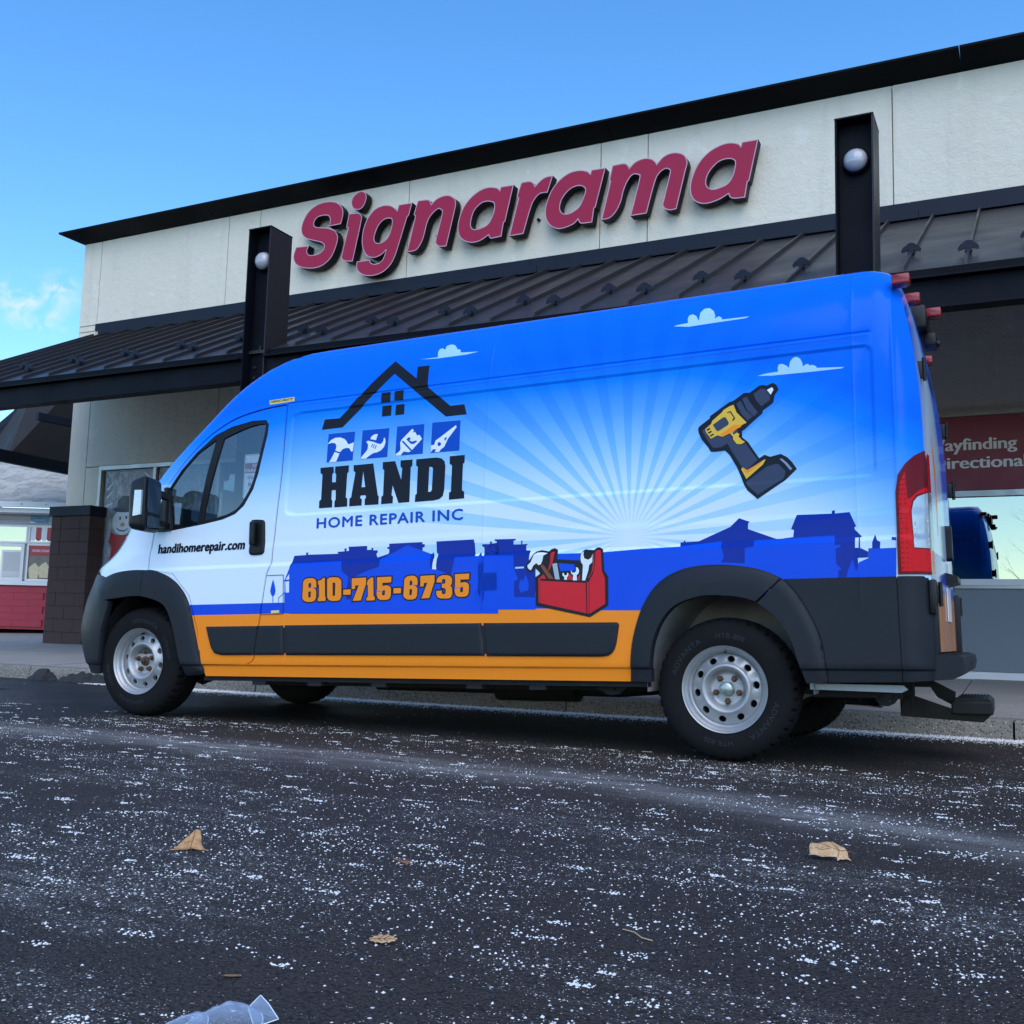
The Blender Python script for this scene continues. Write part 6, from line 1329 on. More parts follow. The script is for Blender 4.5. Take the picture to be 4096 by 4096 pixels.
# clearance lamps and camera on the roof edge
for (x, y, z) in ((.955, .17, 2.452), (.975, .58, 2.475), (1.06, .98, 2.50), (.975, 1.47, 2.475), (.955, 1.86, 2.452)):
    mb = MB(); mb.box(x - .045, x + .045, y - .045, y + .045, z - .028, z + .028, bev=.014); l_ = mb.build('clearance_lamp', M['lamplens'], VAN, auto=40)
mb = MB(); mb.box(.90, 1.03, .82, 1.20, 2.385, 2.52, bev=.02); cam_ = mb.build('rear_camera_housing', M['blackplastic'], VAN, auto=40)
mb = MB(); mb.box(1.0, 1.07, .95, 1.10, 2.31, 2.385, bev=.015); mb.tube([(1.06, 1.02, 2.34), (1.085, 1.02, 2.325)], .02, 12); mb.build('rear_camera', M['blackplastic'], cam_, auto=40)
# rear step bumper
mb = MB()
pf = [(1.02, .425), (1.10, .43), (1.145, .45), (1.155, .50), (1.15, .535), (1.135, .545), (1.03, .548)]
mb.prism(pf, .06, VW - .06, lambda p, q, t: (p, t, q)); st = mb.build('bumper_step', M['plastic'], VAN)
mb = MB()
for k in range(7): mb.box(1.045 + k * .012, 1.051 + k * .012, .2, VW - .2, .546, .552)
mb.build('tread_ribs', M['blackplastic'], st)
for y0, y1 in ((.06, .20), (VW - .2, VW - .06)):
    mb = MB(); mb.box(1.0, 1.075 if y0 > 1 else 1.05, y0, y1, .545, .91, bev=.012); mb.build('bumper_pillar', M['plastic'], VAN, auto=40)
mb = MB(); mb.box(1.0, 1.04, .2, VW - .2, .55, .72, bev=.01); mb.build('bumper_back', M['plastic'], VAN, auto=40)
mb = MB(); mb.box(1.02, 1.05, .02, .10, .74, .905, bev=.012); mb.build('hinge_recess', M['blackplastic'], VAN, auto=40)
# hitch and folding step
mb = MB(); mb.box(.775, .838, .985, 1.03, .20, .42); mb.box(.838, .85, .96, 1.05, .215, .40); mb.build('hitch_bracket', M['rustiron'], VAN)
mb = MB(); mb.prism([(.79, .30), (.85, .315), (1.05, .245), (1.25, .225), (1.20, .175), (.78, .20)], .965, .977, lambda p, q, t: (p, t, q)); mb.prism([(.90, .40), (.93, .40), (1.06, .33), (1.05, .25), (.96, .30)], 1.16, 1.172, lambda p, q, t: (p, t, q)); mb.build('step_arm', M['blackplastic'], VAN)
mb = MB(); mb.box(1.05, 1.255, .80, 1.30, .225, .295, bev=.008); mb.prism([(1.06, .295), (1.25, .295), (1.235, .312), (1.08, .312)], .81, 1.29, lambda p, q, t: (p, t, q))
sp = mb.build('hitch_step', M['blackplastic'], VAN)
mb = MB()
for k in range(9): mb.box(1.09 + k * .016, 1.098 + k * .016, .82, 1.28, .3125, .318)
mb.build('step_tread', M['plastic'], sp)

# ---- underside
mb = MB(); mb.box(-3.35, -.45, .05, VW - .05, .44, .47); mb.box(.45, 1.0, .05, VW - .05, .44, .47); mb.build('floor_pan', M['under'], VAN)
mb = MB(); mb.box(-3.45, -.40, .045, .10, .375, .405); mb.box(-3.45, -.40, VW - .10, VW - .045, .375, .405); mb.build('sill_flange', M['under'], VAN)
for k, x in enumerate((-3.05, -2.62, -2.15, -1.5, -1.1)):
    mb = MB(); mb.box(x, x + .10, .05, .12, .35, .376); mb.build('jack_bracket', M['under'], VAN)
mb = MB(); mb.box(-3.3, .9, .35, .45, .34, .44); mb.box(-3.3, .9, VW - .45, VW - .35, .34, .44); mb.build('chassis_rail', M['under'], VAN)
mb = MB(); mb.tube([(-2.9, 1.3, .32), (-1.0, 1.3, .30), (-.6, 1.4, .33), (.5, 1.45, .30)], .045, 10); mb.lathe([(0, -.3), (.10, -.3), (.10, .3), (0, .3)], 'x', (-1.6, 1.3, .32), 16); mb.build('exhaust', M['under'], VAN)
mb = MB(); mb.lathe([(0, .2), (.05, .2), (.05, VW - .2), (0, VW - .2)], 'y', (RAX, 0, .30), 12); mb.build('rear_axle', M['under'], VAN)
mb = MB(); mb.bar((-.70, .30, .40), (.85, .30, .34), .07, .03); mb.bar((.84, .30, .30), (.84, .30, .42), .05, .05); mb.build('leaf_spring', M['under'], VAN)
mb = MB(); mb.lathe([(0, -.04), (.035, -.04), (.035, .04), (0, .04)], 'y', (.78, .26, .345), 14); mb.lathe([(.036, -.03), (.055, -.03), (.055, .03), (.036, .03)], 'y', (.78, .26, .345), 14); mb.build('spring_shackle', M['under'], VAN)
mb = MB(); mb.prism([(-.80, .43), (-.50, .43), (-.55, .37), (-.60, .33), (-.66, .325), (-.73, .36)], .14, .17, lambda p, q, t: (p, t, q)); mb.lathe([(0, -.012), (.02, -.012), (.022, 0)], 'y', (-.64, .14, .37), 12); mb.build('spring_hanger', M['under'], VAN)
mb = MB(); mb.prism([(.44, .405), (.88, .40), (.90, .38), (.87, .365), (.44, .375)], .06, .10, lambda p, q, t: (p, t, q)); mb.build('rear_sill_metal', M['alloy'], VAN)
mb = MB(); mb.box(.42, .75, .2, .7, .33, .40, bev=.015); mb.build('spare_carrier', M['under'], VAN, auto=40)
# arch liners
def liner(cx, cz_, rx, rz_, mat, y0, y1, name):
    n = 18; ts = np.linspace(R(-8), R(188), n); vs = []
    for y in (y0, y1):
        for t in ts: vs.append((cx + rx * math.cos(t), y, cz_ + rz_ * math.sin(t)))
    b = len(vs); vs += [(cx, y1, cz_ - .2)]
    fs = [(i, i + 1, n + i + 1, n + i) for i in range(n - 1)] + [(n + i, n + i + 1, b) for i in range(n - 1)]
    return meshobj(name, vs, fs, mat, VAN, smooth=False)
for far in (0, 1):
    f = (lambda y: VW - y) if far else (lambda y: y)
    liner(.03, .42, .435, .495, M['liner'], f(.035), f(.62), 'arch_liner'); liner(-3.975, .52, .43, .46, M['under'], f(.04), f(.62), 'arch_liner')
# ---- cab inside
mb = MB(); mb.box(-2.72, -2.70, .1, VW - .1, .5, 2.3); mb.build('bulkhead', M['interior'], VAN)
mb = MB(); mb.box(-4.35, -2.7, .1, VW - .1, .55, .60); mb.build('cab_floor', M['interior'], VAN)
mb = MB(); mb.box(-4.2, -3.72, .12, VW - .12, 1.15, 1.40, bev=.06); mb.build('dashboard', M['interior'], VAN, auto=40)
for y in (.50, 1.50):
    mb = MB(); mb.box(-3.35, -2.85, y - .25, y + .25, .85, 1.0, bev=.05); mb.box(-2.98, -2.82, y - .24, y + .24, 1.0, 1.62, bev=.06); mb.box(-2.95, -2.85, y - .13, y + .13, 1.66, 1.86, bev=.04); mb.build('seat', M['interior'], VAN, auto=40)
mb = MB(); a = []
ax = Vector((-.62, 0, .78)); c0_ = Vector((-3.52, .52, 1.38)); e1_ = Vector((0, 1, 0)); e2_ = ax.cross(e1_)
ring = [c0_ + (e1_ * math.cos(t) + e2_ * math.sin(t)) * .205 for t in np.linspace(0, 2 * math.pi, 29)]
mb.tube(ring, .017, 8, caps=False); mb.bar(c0_ - e1_ * .19, c0_ + e1_ * .19, .04, .02); mb.bar(c0_, c0_ - e2_ * .19, .04, .02); mb.tube([c0_, c0_ + Vector((-.25, 0, -.18))], .035, 10)
mb.build('steering_wheel', M['interior'], VAN, auto=40)
# ---- door mirrors
def mirror(far):
    s = -1 if far else 1; fy = (lambda y: VW - y) if far else (lambda y: y)
    bm = bmesh.new(); bmesh.ops.create_cube(bm, size=1)
    x0, x1, y0, y1, z0, z1 = -3.835, -3.655, -.335, -.10, 1.335, 1.712
    for v in bm.verts:
        v.co = Vector((x0 + (v.co.x + .5) * (x1 - x0), y0 + (v.co.y + .5) * (y1 - y0), z0 + (v.co.z + .5) * (z1 - z0)))
        if v.co.x < -3.75: v.co.y = v.co.y * .84 - .036; v.co.z = 1.52 + (v.co.z - 1.52) * .86
        else: v.co.x -= .34 * (v.co.y + .335)
    bmesh.ops.bevel(bm, geom=bm.edges[:], offset=.048, segments=4, profile=.55, affect='EDGES')
    vs = [(v.co.x, fy(v.co.y), v.co.z) for v in bm.verts]; bm.verts.index_update(); fs = [tuple(v.index for v in f.verts) for f in bm.faces]; bm.free()
    mb = MB(); mb.add(vs, fs); mi_ = mb.build('door_mirror', M['blackplastic'], VAN, auto=35)
    def gl(y0, y1, z0, z1, r, name, mat, dx):
        mb = MB(); mb.prism(rrect(y0, y1, z0, z1, r), 0, .003, lambda p, q, t: (-3.654 + dx + t - (p + .335) * .34, fy(p), q)); mb.build(name, mat, mi_)
    gl(-.312, -.128, 1.465, 1.685, .03, 'mirror_glass', M['mirrorglass'], .0); gl(-.305, -.135, 1.36, 1.443, .02, 'mirror_glass', M['mirrorglass'], .0)
    mb = MB(); mb.prism([(-3.762, 1.44), (-3.685, 1.445), (-3.682, 1.605), (-3.752, 1.61)], -.344, -.322, lambda p, q, t: (p, fy(t + (.010 if p < -3.73 else 0)), q)); mb.build('indicator_lens', M['chromelens'], mi_)
    mb = MB()
    for z in (1.44, 1.64): mb.bar((-3.775, fy(-.11), z - .02), (-3.79, fy(.03), z - .04), .045, .04)
    mb.box(-3.812, -3.772, fy(-.0) - .015, fy(-.0) + .015, 1.385, 1.675, bev=.01); mb.build('mirror_arm', M['blackplastic'], mi_)
mirror(False); mirror(True)
panel('sail_plate', [[(-3.868, 1.372), (-3.865, 1.52), (-3.80, 1.66), (-3.775, 1.66), (-3.772, 1.60), (-3.742, 1.39), (-3.74, 1.374)]], M['blackplastic'], door, off=.012, skirt=.02)
mb = MB(); mb.tube([(-2.72, .55, 2.6), (-2.70, .55, 2.66)], .004, 6); mb.build('aerial', M['blackplastic'], VAN)

# ---- wheels
def rprof(r): return np.interp(r, [0, .078, .084, .090, .100, .110, .118, .126, .134, .141, .150, .172, .180, .186], [.062, .062, .060, .053, .034, .022, .018, .020, .030, .038, .042, .046, .050, .056])
def wheel(name, x, y, z, far, front):
    w = empty(name, (x, y, z), R(180) if far else 0, parent=VAN)
    T_W, RO = .225, .370
    # tyre: lathe with lateral grooves at the shoulders
    prof = [(.206, .012), (.214, -.001), (.232, -.008), (.262, -.012), (.30, -.012), (.330, -.004), (.350, .008), (.3605, .024), (.366, .034), (.3685, .052), (.3695, .058), (.362, .060), (.362, .067), (.3698, .069), (.3702, .100), (.362, .102), (.362, .110), (.3704, .1115)]
    prof = prof + [(r, T_W - a) for r, a in reversed(prof)]
    n = 168; vs = []; fs = []
    for k in range(n):
        t = 2 * math.pi * k / n
        for i, (r, a) in enumerate(prof):
            if k % 4 == 0 and r > .3590 and not (.06 < a < .165): r -= .010
            if k % 4 == 2 and r > .3665 and (.069 <= a <= .156): r -= .006
            if k % 8 == 0 and .349 < r < .362: r -= .004
            tt_ = t + (.012 * math.sin(a * 90) if r > .355 else 0)
            vs.append((r * math.cos(tt_), a, r * math.sin(tt_)))
    m_ = len(prof)
    for k in range(n):
        for i in range(m_ - 1):
            a, b = k * m_ + i, ((k + 1) % n) * m_ + i
            fs.append((a, b, b + 1, a + 1))
    me_t = meshobj('tyre', vs, fs, M['rubber'], w, smooth=True); me_t.data.set_sharp_from_angle(angle=R(32))
    if not far:
        def arc(body, mid, span, r0, r1):
            V, F = text2d(body, .02, 1.1); tx = V[:, 0] / V[:, 0].max()
            out = []
            for (a, b), u in zip(V, tx):
                th_ = mid + span * (.5 - u); r_ = r0 + b / .73 * (r1 - r0)
                out.append((r_ * math.cos(th_), -.0128, r_ * math.sin(th_)))
            return out, F
        for body, md, sp_ in (('HTR-800', 82, 32), ('ADVANTA', 140, 50), ('HTR-800', 262, 32), ('ADVANTA', 322, 50)):
            if front: md -= 62
            vv_, ff_ = arc(body, R(md), R(sp_), .262, .290); meshobj('tyre_lettering', vv_, ff_, M['rubbertext'], me_t)
    # rim
    mb = MB(); mb.lathe([(.205, .020), (.2125, .001), (.219, -.010), (.2235, -.0125), (.2235, -.009), (.217, -.002), (.210, .004), (.2045, .012), (.200, .016), (.198, .030), (.1945, .036), (.1885, .040), (.186, .054), (.186, .14)], 'y', (0, 0, 0), 72)
    rim = mb.build('rim', M['rim'], w, auto=45)
    circ = [(.186 * math.cos(t), .186 * math.sin(t)) for t in np.linspace(0, 2 * math.pi, 72, endpoint=False)]
    holes = []
    for k in range(10):
        a = R(36 * k + (18 if front else 0) + 8); c_, s_ = math.cos(a), math.sin(a)
        holes.append([(c_ * (.156 + .0165 * math.cos(q)) - s_ * .0205 * math.sin(q), s_ * (.156 + .0165 * math.cos(q)) + c_ * .0205 * math.sin(q)) for q in np.linspace(0, 2 * math.pi, 14, endpoint=False)])
    ext = [(r * math.cos(t), r * math.sin(t)) for r in (.02, .045, .060, .070, .078, .084, .090, .095, .100, .105, .110, .114, .118, .122, .126, .130, .134, .178) for t in np.linspace(0, 2 * math.pi, 60 if r > .05 else 16, endpoint=False)]
    V, T = fill2d([circ], holes, ext); V2 = V; rr_ = np.hypot(V[:, 0], V[:, 1])
    vs = [(a, float(rprof(r)), b) for (a, b), r in zip(V, rr_)]
    disc = meshobj('wheel_disc', vs, T, M['rim'], w, smooth=True)
    for h in holes:
        q = len(h); vs = [(a, float(rprof(math.hypot(a, b))), b) for a, b in h] + [(a, .066, b) for a, b in h]
        meshobj('vent_hole', vs, [(i, (i + 1) % q, q + (i + 1) % q, q + i) for i in range(q)], M['rim'], disc)
    mb = MB(); mb.lathe([(.0, .14), (.185, .14)], 'y', (0, 0, 0), 32); mb.lathe([(.16, .09), (.16, .14)], 'y', (0, 0, 0), 32); mb.build('brake_drum', M['under'], w)
    for k in range(5):
        a = R(72 * k + (20 if front else 54)); cx, cz_ = .064 * math.cos(a), .064 * math.sin(a)
        mb = MB(); mb.lathe([(0, .034), (.010, .034), (.0125, .038), (.0135, .047), (.0135, .053), (.0175, .055), (.018, .0618)], 'y', (cx, 0, cz_), 6 if not front else 8); mb.build('lug_nut', M['rust'], w)
    for a in (R(22), R(215)):
        mb = MB(); mb.lathe([(.004, .057), (.0085, .0565), (.0095, .0618)], 'y', (.066 * math.cos(a), 0, .066 * math.sin(a)), 10); mb.build('locating_hole', M['rim'], w)
    if front:
        mb = MB(); mb.lathe([(.033, .058), (.030, .048), (.022, .046), (.0, .050)], 'y', (0, 0, 0), 24); mb.build('hub_bore', M['rust'], w)
        mb = MB(); mb.lathe([(0, .020), (.009, .020), (.010, .028), (.018, .030), (.020, .046)], 'y', (0, 0, 0), 6); mb.build('axle_nut', M['rust'], w)
    else:
        mb = MB(); mb.lathe([(0, .020), (.020, .0215), (.031, .0255), (.0375, .034), (.0385, .0618)], 'y', (0, 0, 0), 28); mb.build('centre_cap', M['cap'], w, auto=50)
    mb = MB(); mb.tube([(0.0, .04, .190), (0, .012, .186)], .0045, 8); mb.build('valve', M['blackplastic'], w)
    return w
c_, s_ = math.cos(TH), math.sin(TH)
def wloc(xw, zw): return (xw * c_ + zw * s_, -xw * s_ + zw * c_)
HZ = .3705
for far in (False, True):
    y = VW - .045 if far else .045
    X, Z = wloc(0, HZ); wheel('rear_wheel', X, y, Z, far, False)
    X, Z = wloc(-4.039, HZ); wheel('front_wheel', X, y, Z, far, True)

# ------------------------------------------------------------------ salt on the ground
def grains(name, pts, sizes, mat, label, cat):
    """one mesh of many small irregular crystals"""
    base = np.array([(1, 0, 0), (0, 1, 0), (-1, 0, 0), (0, -1, 0), (0, 0, 1), (.6, .7, -.2)], float)
    faces = np.array([(0, 1, 4), (1, 2, 4), (2, 3, 4), (3, 0, 4)])
    n = len(pts); V = np.repeat(base[None, :5], n, 0) * sizes[:, None, None]
    V *= RNG.uniform(.65, 1.35, (n, 5, 1)); V[:, :, 2] *= .7
    a = RNG.uniform(0, 6.28, n); ca, sa = np.cos(a), np.sin(a)
    x = V[:, :, 0] * ca[:, None] - V[:, :, 1] * sa[:, None]; y = V[:, :, 0] * sa[:, None] + V[:, :, 1] * ca[:, None]
    V[:, :, 0] = x + pts[:, 0:1]; V[:, :, 1] = y + pts[:, 1:2]; V[:, :, 2] += pts[:, 2:3]
    F = (faces[None] + (np.arange(n) * 5)[:, None, None]).reshape(-1, 3)
    me = bpy.data.meshes.new(name)
    me.vertices.add(n * 5); me.vertices.foreach_set('co', V.reshape(-1))
    me.loops.add(len(F) * 3); me.loops.foreach_set('vertex_index', F.reshape(-1).astype(np.int32))
    me.polygons.add(len(F)); me.polygons.foreach_set('loop_start', np.arange(0, len(F) * 3, 3, dtype=np.int32)); me.polygons.foreach_set('loop_total', np.full(len(F), 3, np.int32))
    me.update(calc_edges=True); me.validate()
    me.materials.append(mat); o = bpy.data.objects.new(name, me); COL.objects.link(o)
    tag(o, label, cat, kind='stuff'); return o
M['salt'] = simple('salt', (.97, .92, .84), .6, var=.12, vscale=90)
def vnoise(x, y, seed):
    rg = np.random.default_rng(seed); G = rg.random((64, 64))
    xi, yi = np.floor(x).astype(int), np.floor(y).astype(int); fx, fy = x - xi, y - yi
    fx = fx * fx * (3 - 2 * fx); fy = fy * fy * (3 - 2 * fy); g = lambda a, b: G[a % 64, b % 64]
    return (g(xi, yi) * (1 - fx) + g(xi + 1, yi) * fx) * (1 - fy) + (g(xi, yi + 1) * (1 - fx) + g(xi + 1, yi + 1) * fx) * fy
def scatter(n, x0, x1, y0, y1, thr, seed):
    x = RNG.uniform(x0, x1, n); y = RNG.uniform(y0, y1, n)
    f = .5 * vnoise(x * 1.1, y * 2.4, seed) + .3 * vnoise(x * 3.5, y * 7, seed + 1) + .2 * vnoise(x * 14, y * 26, seed + 2)
    keep = RNG.random(n) < np.clip((f - thr) * 5.5, .06, 1)
    keep &= ~((y > -.3 + 1.6 * (vnoise(x * .8, y * .5, 77) - .5)) & (x < -3.2)) | (RNG.random(n) < .05)
    keep &= ~((y > .3) & (x > -4.5) & (x < 1.0)) | (RNG.random(n) < .15)
    return x[keep], y[keep]
P_, Sz = [], []
# in a band across the camera's foreground the crystals are strewn thickest
for (n, x0, x1, y0, y1, smin, smax, sd_i) in ((17000, -2.2, 2.4, -4.4, -2.6, .0007, .0042, 1), (36000, -6.5, 4.5, -3.2, .2, .0009, .0050, 5), (26000, -12, 6, -1.0, 2.4, .0013, .0050, 9)):
    x, y = scatter(n, x0, x1, y0, y1, .44, sd_i)
    s = smin + (smax - smin) * RNG.random(len(x)) ** 3.2
    P_.append(np.stack([x, y, np.zeros(len(x))], 1)); Sz.append(s)
# clumps of crushed salt
cx = RNG.uniform(-6, 3.5, 1000); cy = -4.3 + 4.6 * RNG.random(1000) ** 1.1
for a, b in zip(cx, cy):
    k = RNG.integers(4, 30); L_ = RNG.uniform(.008, .04)
    P_.append(np.stack([a + RNG.normal(0, L_, k), b + RNG.normal(0, L_ * .45, k), np.zeros(k)], 1)); Sz.append(RNG.uniform(.0014, .0045, k))
P_ = np.concatenate(P_); Sz = np.concatenate(Sz)
grains('road_salt', P_, Sz, M['salt'], 'white road salt crystals strewn over the dark asphalt', 'salt')
n = 30000; u = RNG.uniform(-7.3, 3.6, n); w_ = np.abs(RNG.normal(0, .06, n)) + (RNG.random(n) < .3) * np.abs(RNG.normal(0, .16, n)) * np.where(u < -6, .35, 1)
cosd, sind = math.cos(DL), math.sin(DL); v_ = KV - .01 - w_
pts = np.stack([u * cosd - v_ * sind, u * sind + v_ * cosd, RNG.uniform(0, .012, n) * np.exp(-w_ / .04)], 1)
grains('kerb_salt', pts, RNG.uniform(.0025, .0065, n), M['salt'], 'thick white line of salt swept against the foot of the kerb', 'salt')
n = 900; u = RNG.uniform(-8, 4, n); v_ = RNG.uniform(KV + .2, 5.8, n)
pts = np.stack([u * cosd - v_ * sind, u * sind + v_ * cosd, walk_z(v_) + .002], 1)
grains('walk_salt', pts, RNG.uniform(.002, .005, n), M['salt'], 'scattered salt grains on the concrete walk', 'salt')

# ------------------------------------------------------------------ leaves
def leafmat(name, a, b):
    m, N, L, B = newmat(name)
    c = N.new('ShaderNodeTexCoord').outputs['Object']
    col = mixrgb(N, L, maprange(N, L, noise(N, L, 45, 5, c), .35, .65), a, b)
    col = mixrgb(N, L, maprange(N, L, noise(N, L, 160, 3, c), .58, .7, 0, .7), col, tuple(x * .4 for x in a))
    L.new(col, B.inputs['Base Color']); B.inputs['Roughness'].default_value = .7
    B.inputs['Specular IOR Level'].default_value = .3
    bump(N, L, noise(N, L, 120, 4, c), .4, .002, B)
    return m
M['leaf'] = leafmat('dry_leaf', (.42, .20, .075), (.60, .34, .15)); M['leaf2'] = leafmat('dry_leaf_pale', (.46, .26, .12), (.64, .42, .23)); M['leafdk'] = leafmat('brown_leaf', (.12, .045, .025), (.24, .10, .05)); M['stem'] = simple('leaf_stem', (.16, .06, .03), .7)
def leaf(name, loc, rz, outline, size, shape, mat, label, stem, veins, sub=14):
    """outline in a unit square, curled by shape(x, y) -> z"""
    t = empty(name, loc, rz); tag(t, label, 'leaf', 'dry leaves on the asphalt')
    gx_ = [(a, b) for a in np.linspace(-.5, .5, sub) for b in np.linspace(-.5, .5, sub)]
    ins = in_poly(np.array(gx_), outline); ext = [p for p, k in zip(gx_, ins) if k]
    V, T = fill2d([outline], [], ext)
    top = [(a * size, b * size, shape(a, b) * size) for a, b in V]; n = len(top)
    bl = meshobj('blade', top, T, mat, t, smooth=True)
    sm = bl.modifiers.new('thickness', 'SOLIDIFY'); sm.thickness = .0006
    mb = MB()
    for (p, q) in veins:
        pts = [(p[0] + (q[0] - p[0]) * k / 6, p[1] + (q[1] - p[1]) * k / 6) for k in range(7)]
        mb.tube([(a * size, b * size, shape(a, b) * size + .0005) for a, b in pts], .0007, 5)
    mb.build('vein', M['stem'] if mat is not M['leafdk'] else M['leaf'], t)
    mb = MB(); mb.tube([Vector(p) * size for p in stem], .0013, 6); mb.build('stem', M['stem'], t)
    return t
# maple-like leaf standing as a small tent, peak away from the camera
mo = [(-.03, .50), (-.10, .46), (-.20, .37), (-.29, .23), (-.36, .08), (-.42, -.02), (-.50, -.16), (-.40, -.12), (-.44, -.22), (-.30, -.16), (-.20, -.13), (-.06, -.10), (.04, -.10), (.16, -.11), (.28, -.10), (.38, -.12), (.50, -.10), (.42, -.03), (.34, .04), (.27, .08), (.22, .20), (.17, .34), (.10, .45), (.02, .50)]
leaf('dry_leaf', (-.745, -3.02, .004), R(26), mo, .108, lambda x, y: max(0, .03 + (y + .12) * .62 - abs(x + .02) * .30 + .05 * math.sin(9 * x)), M['leaf'], 'orange-brown maple leaf standing like a tent at the lower left', [(.03, -.08, .02), (.05, -.16, .06), (.10, -.24, .02)], [((.03, -.08), (-.02, .45)), ((.03, -.08), (-.40, -.10)), ((.03, -.08), (.42, -.07)), ((.0, .12), (-.2, .16))])
lo = [(-.50, -.10), (-.46, .10), (-.40, .20), (-.2, .22), (.0, .27), (.2, .25), (.36, .20), (.47, .10), (.50, -.02), (.48, -.14), (.52, -.28), (.45, -.22), (.40, -.20), (.36, -.20), (.30, -.22), (.26, -.22), (.14, -.30), (.18, -.16), (.10, -.16), (-.05, -.12), (-.2, -.13), (-.35, -.13)]
leaf('dry_leaf', (.85, -2.14, .004), R(25.5), lo, .112, lambda x, y: max(0, .05 + 1.0 * (y + .16) * (1 - .5 * x * x) * (1 - .9 * max(0, y)) + .03 * math.sin(13 * x) + (.0 if y > -.16 else .05)), M['leaf2'], 'curled pale tan leaf lying at the right behind the rear wheel', [(.48, .02, .16), (.60, .03, .18), (.70, .02, .12)], [((.48, .02), (-.44, .04)), ((.3, .03), (.1, .22)), ((.1, .03), (-.12, .22)), ((.3, .03), (.2, -.18))])
el = [(.5 * math.cos(t) * (1 + .08 * math.sin(9 * t)), .2 * math.sin(t) * (1 + .18 * math.sin(11 * t))) for t in np.linspace(0, 2 * math.pi, 40, endpoint=False)]
leaf('dry_leaf', (.19, -3.49, .004), R(20), el, .055, lambda x, y: .10 + .10 * abs(y) + .04 * x + .42 * y, M['leaf2'], 'small pale oval leaf near the plastic bag', [(-.5, 0, .02), (-.62, .02, .03)], [((-.48, 0), (.46, 0)), ((-.2, 0), (0, .14)), ((0, 0), (.2, .13)), ((-.2, 0), (0, -.14)), ((0, 0), (.2, -.13))])
st = [(-.5, .1), (-.2, .16), (.0, .08), (.2, .2), (.22, .05), (.5, .02), (.25, -.06), (.3, -.3), (.14, -.12), (-.1, .0), (-.3, .06)]
leaf('dry_leaf', (-.15, -2.86, .003), R(10), st, .072, lambda x, y: .10 + .12 * abs(x) * abs(y + .1) + .35 * y, M['leafdk'], 'shrivelled dark red-brown leaf in the middle of the asphalt', [(.1, -.2, .02), (.14, -.36, .02)], [((.1, -.08), (-.4, .1)), ((.1, -.05), (.4, .02))])
leaf('dry_leaf', (.07, -3.80, .003), R(30), el, .032, lambda x, y: .03 + .1 * abs(y), M['leafdk'], 'tiny dark brown leaf just behind the plastic bag', [(-.5, 0, .02), (-.6, .02, .02)], [((-.48, 0), (.46, 0))], 8)
leaf('dry_leaf', (-6.93, 1.33, .004), R(15), el, .10, lambda x, y: .03 + .25 * abs(y) + .06 * x, M['leafdk'], 'reddish leaf on the damp asphalt at the far left edge', [(-.5, 0, .02), (-.62, .02, .03)], [((-.48, 0), (.46, 0))])
tw = MB(); tw.tube([(.58, -3.15, .004), (.61, -3.165, .006), (.635, -3.19, .004), (.66, -3.195, .003)], .0014, 6)
o = tw.build('twig', simple('straw', (.42, .33, .18), .7)); tag(o, 'thin pale straw twig on the asphalt in the foreground', 'twig')

# ------------------------------------------------------------------ crumpled clear bag at the bottom edge
def bagmat():
    m, N, L, B = newmat('clear_plastic'); 
    B.inputs['Base Color'].default_value = (.55, .66, .82, 1); B.inputs['Roughness'].default_value = .12; B.inputs['Specular IOR Level'].default_value = .8
    tr = N.new('ShaderNodeBsdfTransparent'); tr.inputs[0].default_value = (.85, .9, .95, 1); mx = N.new('ShaderNodeMixShader')
    lw = N.new('ShaderNodeLayerWeight'); lw.inputs[0].default_value = .35
    f = maprange(N, L, lw.outputs['Facing'], 0, 1, .14, .9)
    L.new(f, mx.inputs[0]); L.new(tr.outputs[0], mx.inputs[1]); L.new(B.outputs[0], mx.inputs[2]); L.new(mx.outputs[0], N['Material Output'].inputs[0])
    bump(N, L, noise(N, L, 25, 4, dist=1.0), .5, .01, B)
    return m
BG = empty('plastic_bag', (.192, -3.955, 0), R(27)); BG.scale = (.52, .52, .52); tag(BG, 'crumpled clear bluish plastic bag at the bottom edge of the picture', 'bag')
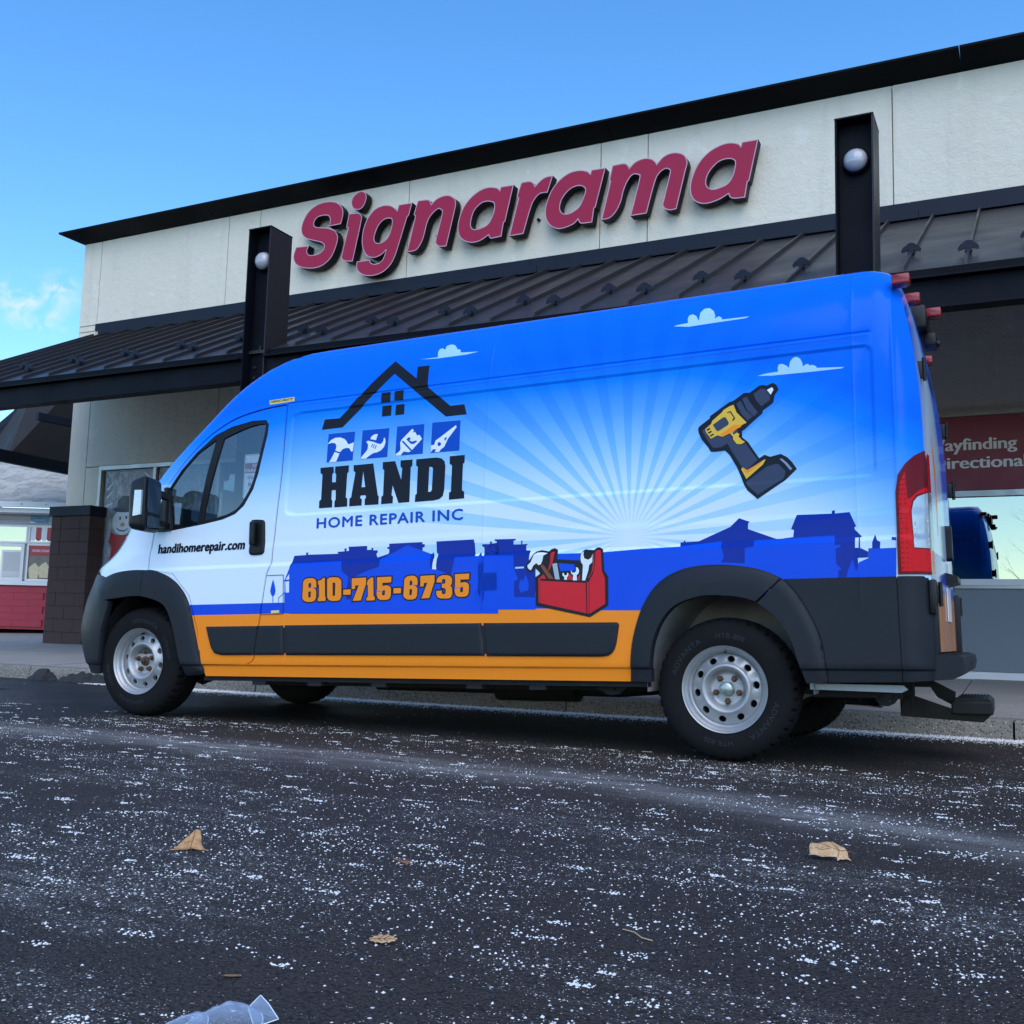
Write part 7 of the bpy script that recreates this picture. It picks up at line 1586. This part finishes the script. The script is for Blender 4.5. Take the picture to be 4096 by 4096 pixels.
def sheet(name, fn, nu=26, nv=18):
    vs = [fn(a / (nu - 1), b / (nv - 1)) for a in range(nu) for b in range(nv)]
    fs = [(a * nv + b, (a + 1) * nv + b, (a + 1) * nv + b + 1, a * nv + b + 1) for a in range(nu - 1) for b in range(nv - 1)]
    o = meshobj(name, vs, fs, BMAT, BG, smooth=True); sm = o.modifiers.new('thickness', 'SOLIDIFY'); sm.thickness = .0004; return o
BMAT = bagmat()
BEDGE = simple('bag_edge', (.80, .86, .92), .25, spec=.8)
def film(name, outline, peak, h, tilt, seed):
    """a puffed film with a whitish tube along its edge; outline in metres on the ground"""
    rg = np.random.default_rng(seed); o_ = smooth_loop([(a, b, c) for a, b, c in outline], 4)
    A = np.array(o_); lo_, hi_ = A.min(0), A.max(0)
    g_ = np.array([(a, b) for a in np.linspace(lo_[0], hi_[0], 22) for b in np.linspace(lo_[1], hi_[1], 16)])
    k = in_poly(g_, o_) & (edge_dist(g_, o_) > .004)
    V, T = fill2d([o_], [], [tuple(p) for p in g_[k]])
    d = edge_dist(V, o_)
    z = .004 + tilt * np.clip(V[:, 1] - lo_[1], 0, 1) + h * np.sqrt(np.clip(d / peak, 0, 1)) + .0025 * np.sin(V[:, 0] * 120 + V[:, 1] * 70 + seed) * np.clip(d / .02, 0, 1)
    f = meshobj(name, [(a, b, c) for (a, b), c in zip(V, z)], T, BMAT, BG, smooth=True)
    mb = MB(); mb.tube([(a, b, .005 + tilt * (b - lo_[1])) for a, b in o_ + o_[:1]], .0018, 6, caps=False); mb.build('bag_rim', BEDGE, f, smooth=True)
film('bag_film', [(-.10, -.10, 0), (-.075, -.02, 0), (-.035, .035, 0), (.0, .06, 0), (.035, .045, 0), (.075, .02, 0), (.11, -.02, 0), (.10, -.10, 0)], .05, .030, .10, 1)
film('bag_fold', [(-.17, -.12, 0), (-.13, -.045, 0), (-.09, -.02, 0), (-.055, -.03, 0), (-.05, -.12, 0)], .04, .022, .10, 2)
film('bag_corner', [(.06, .0, 1), (.085, .062, 1), (.12, .02, 1), (.165, -.05, 1), (.10, -.09, 1)], .03, .010, .28, 3)
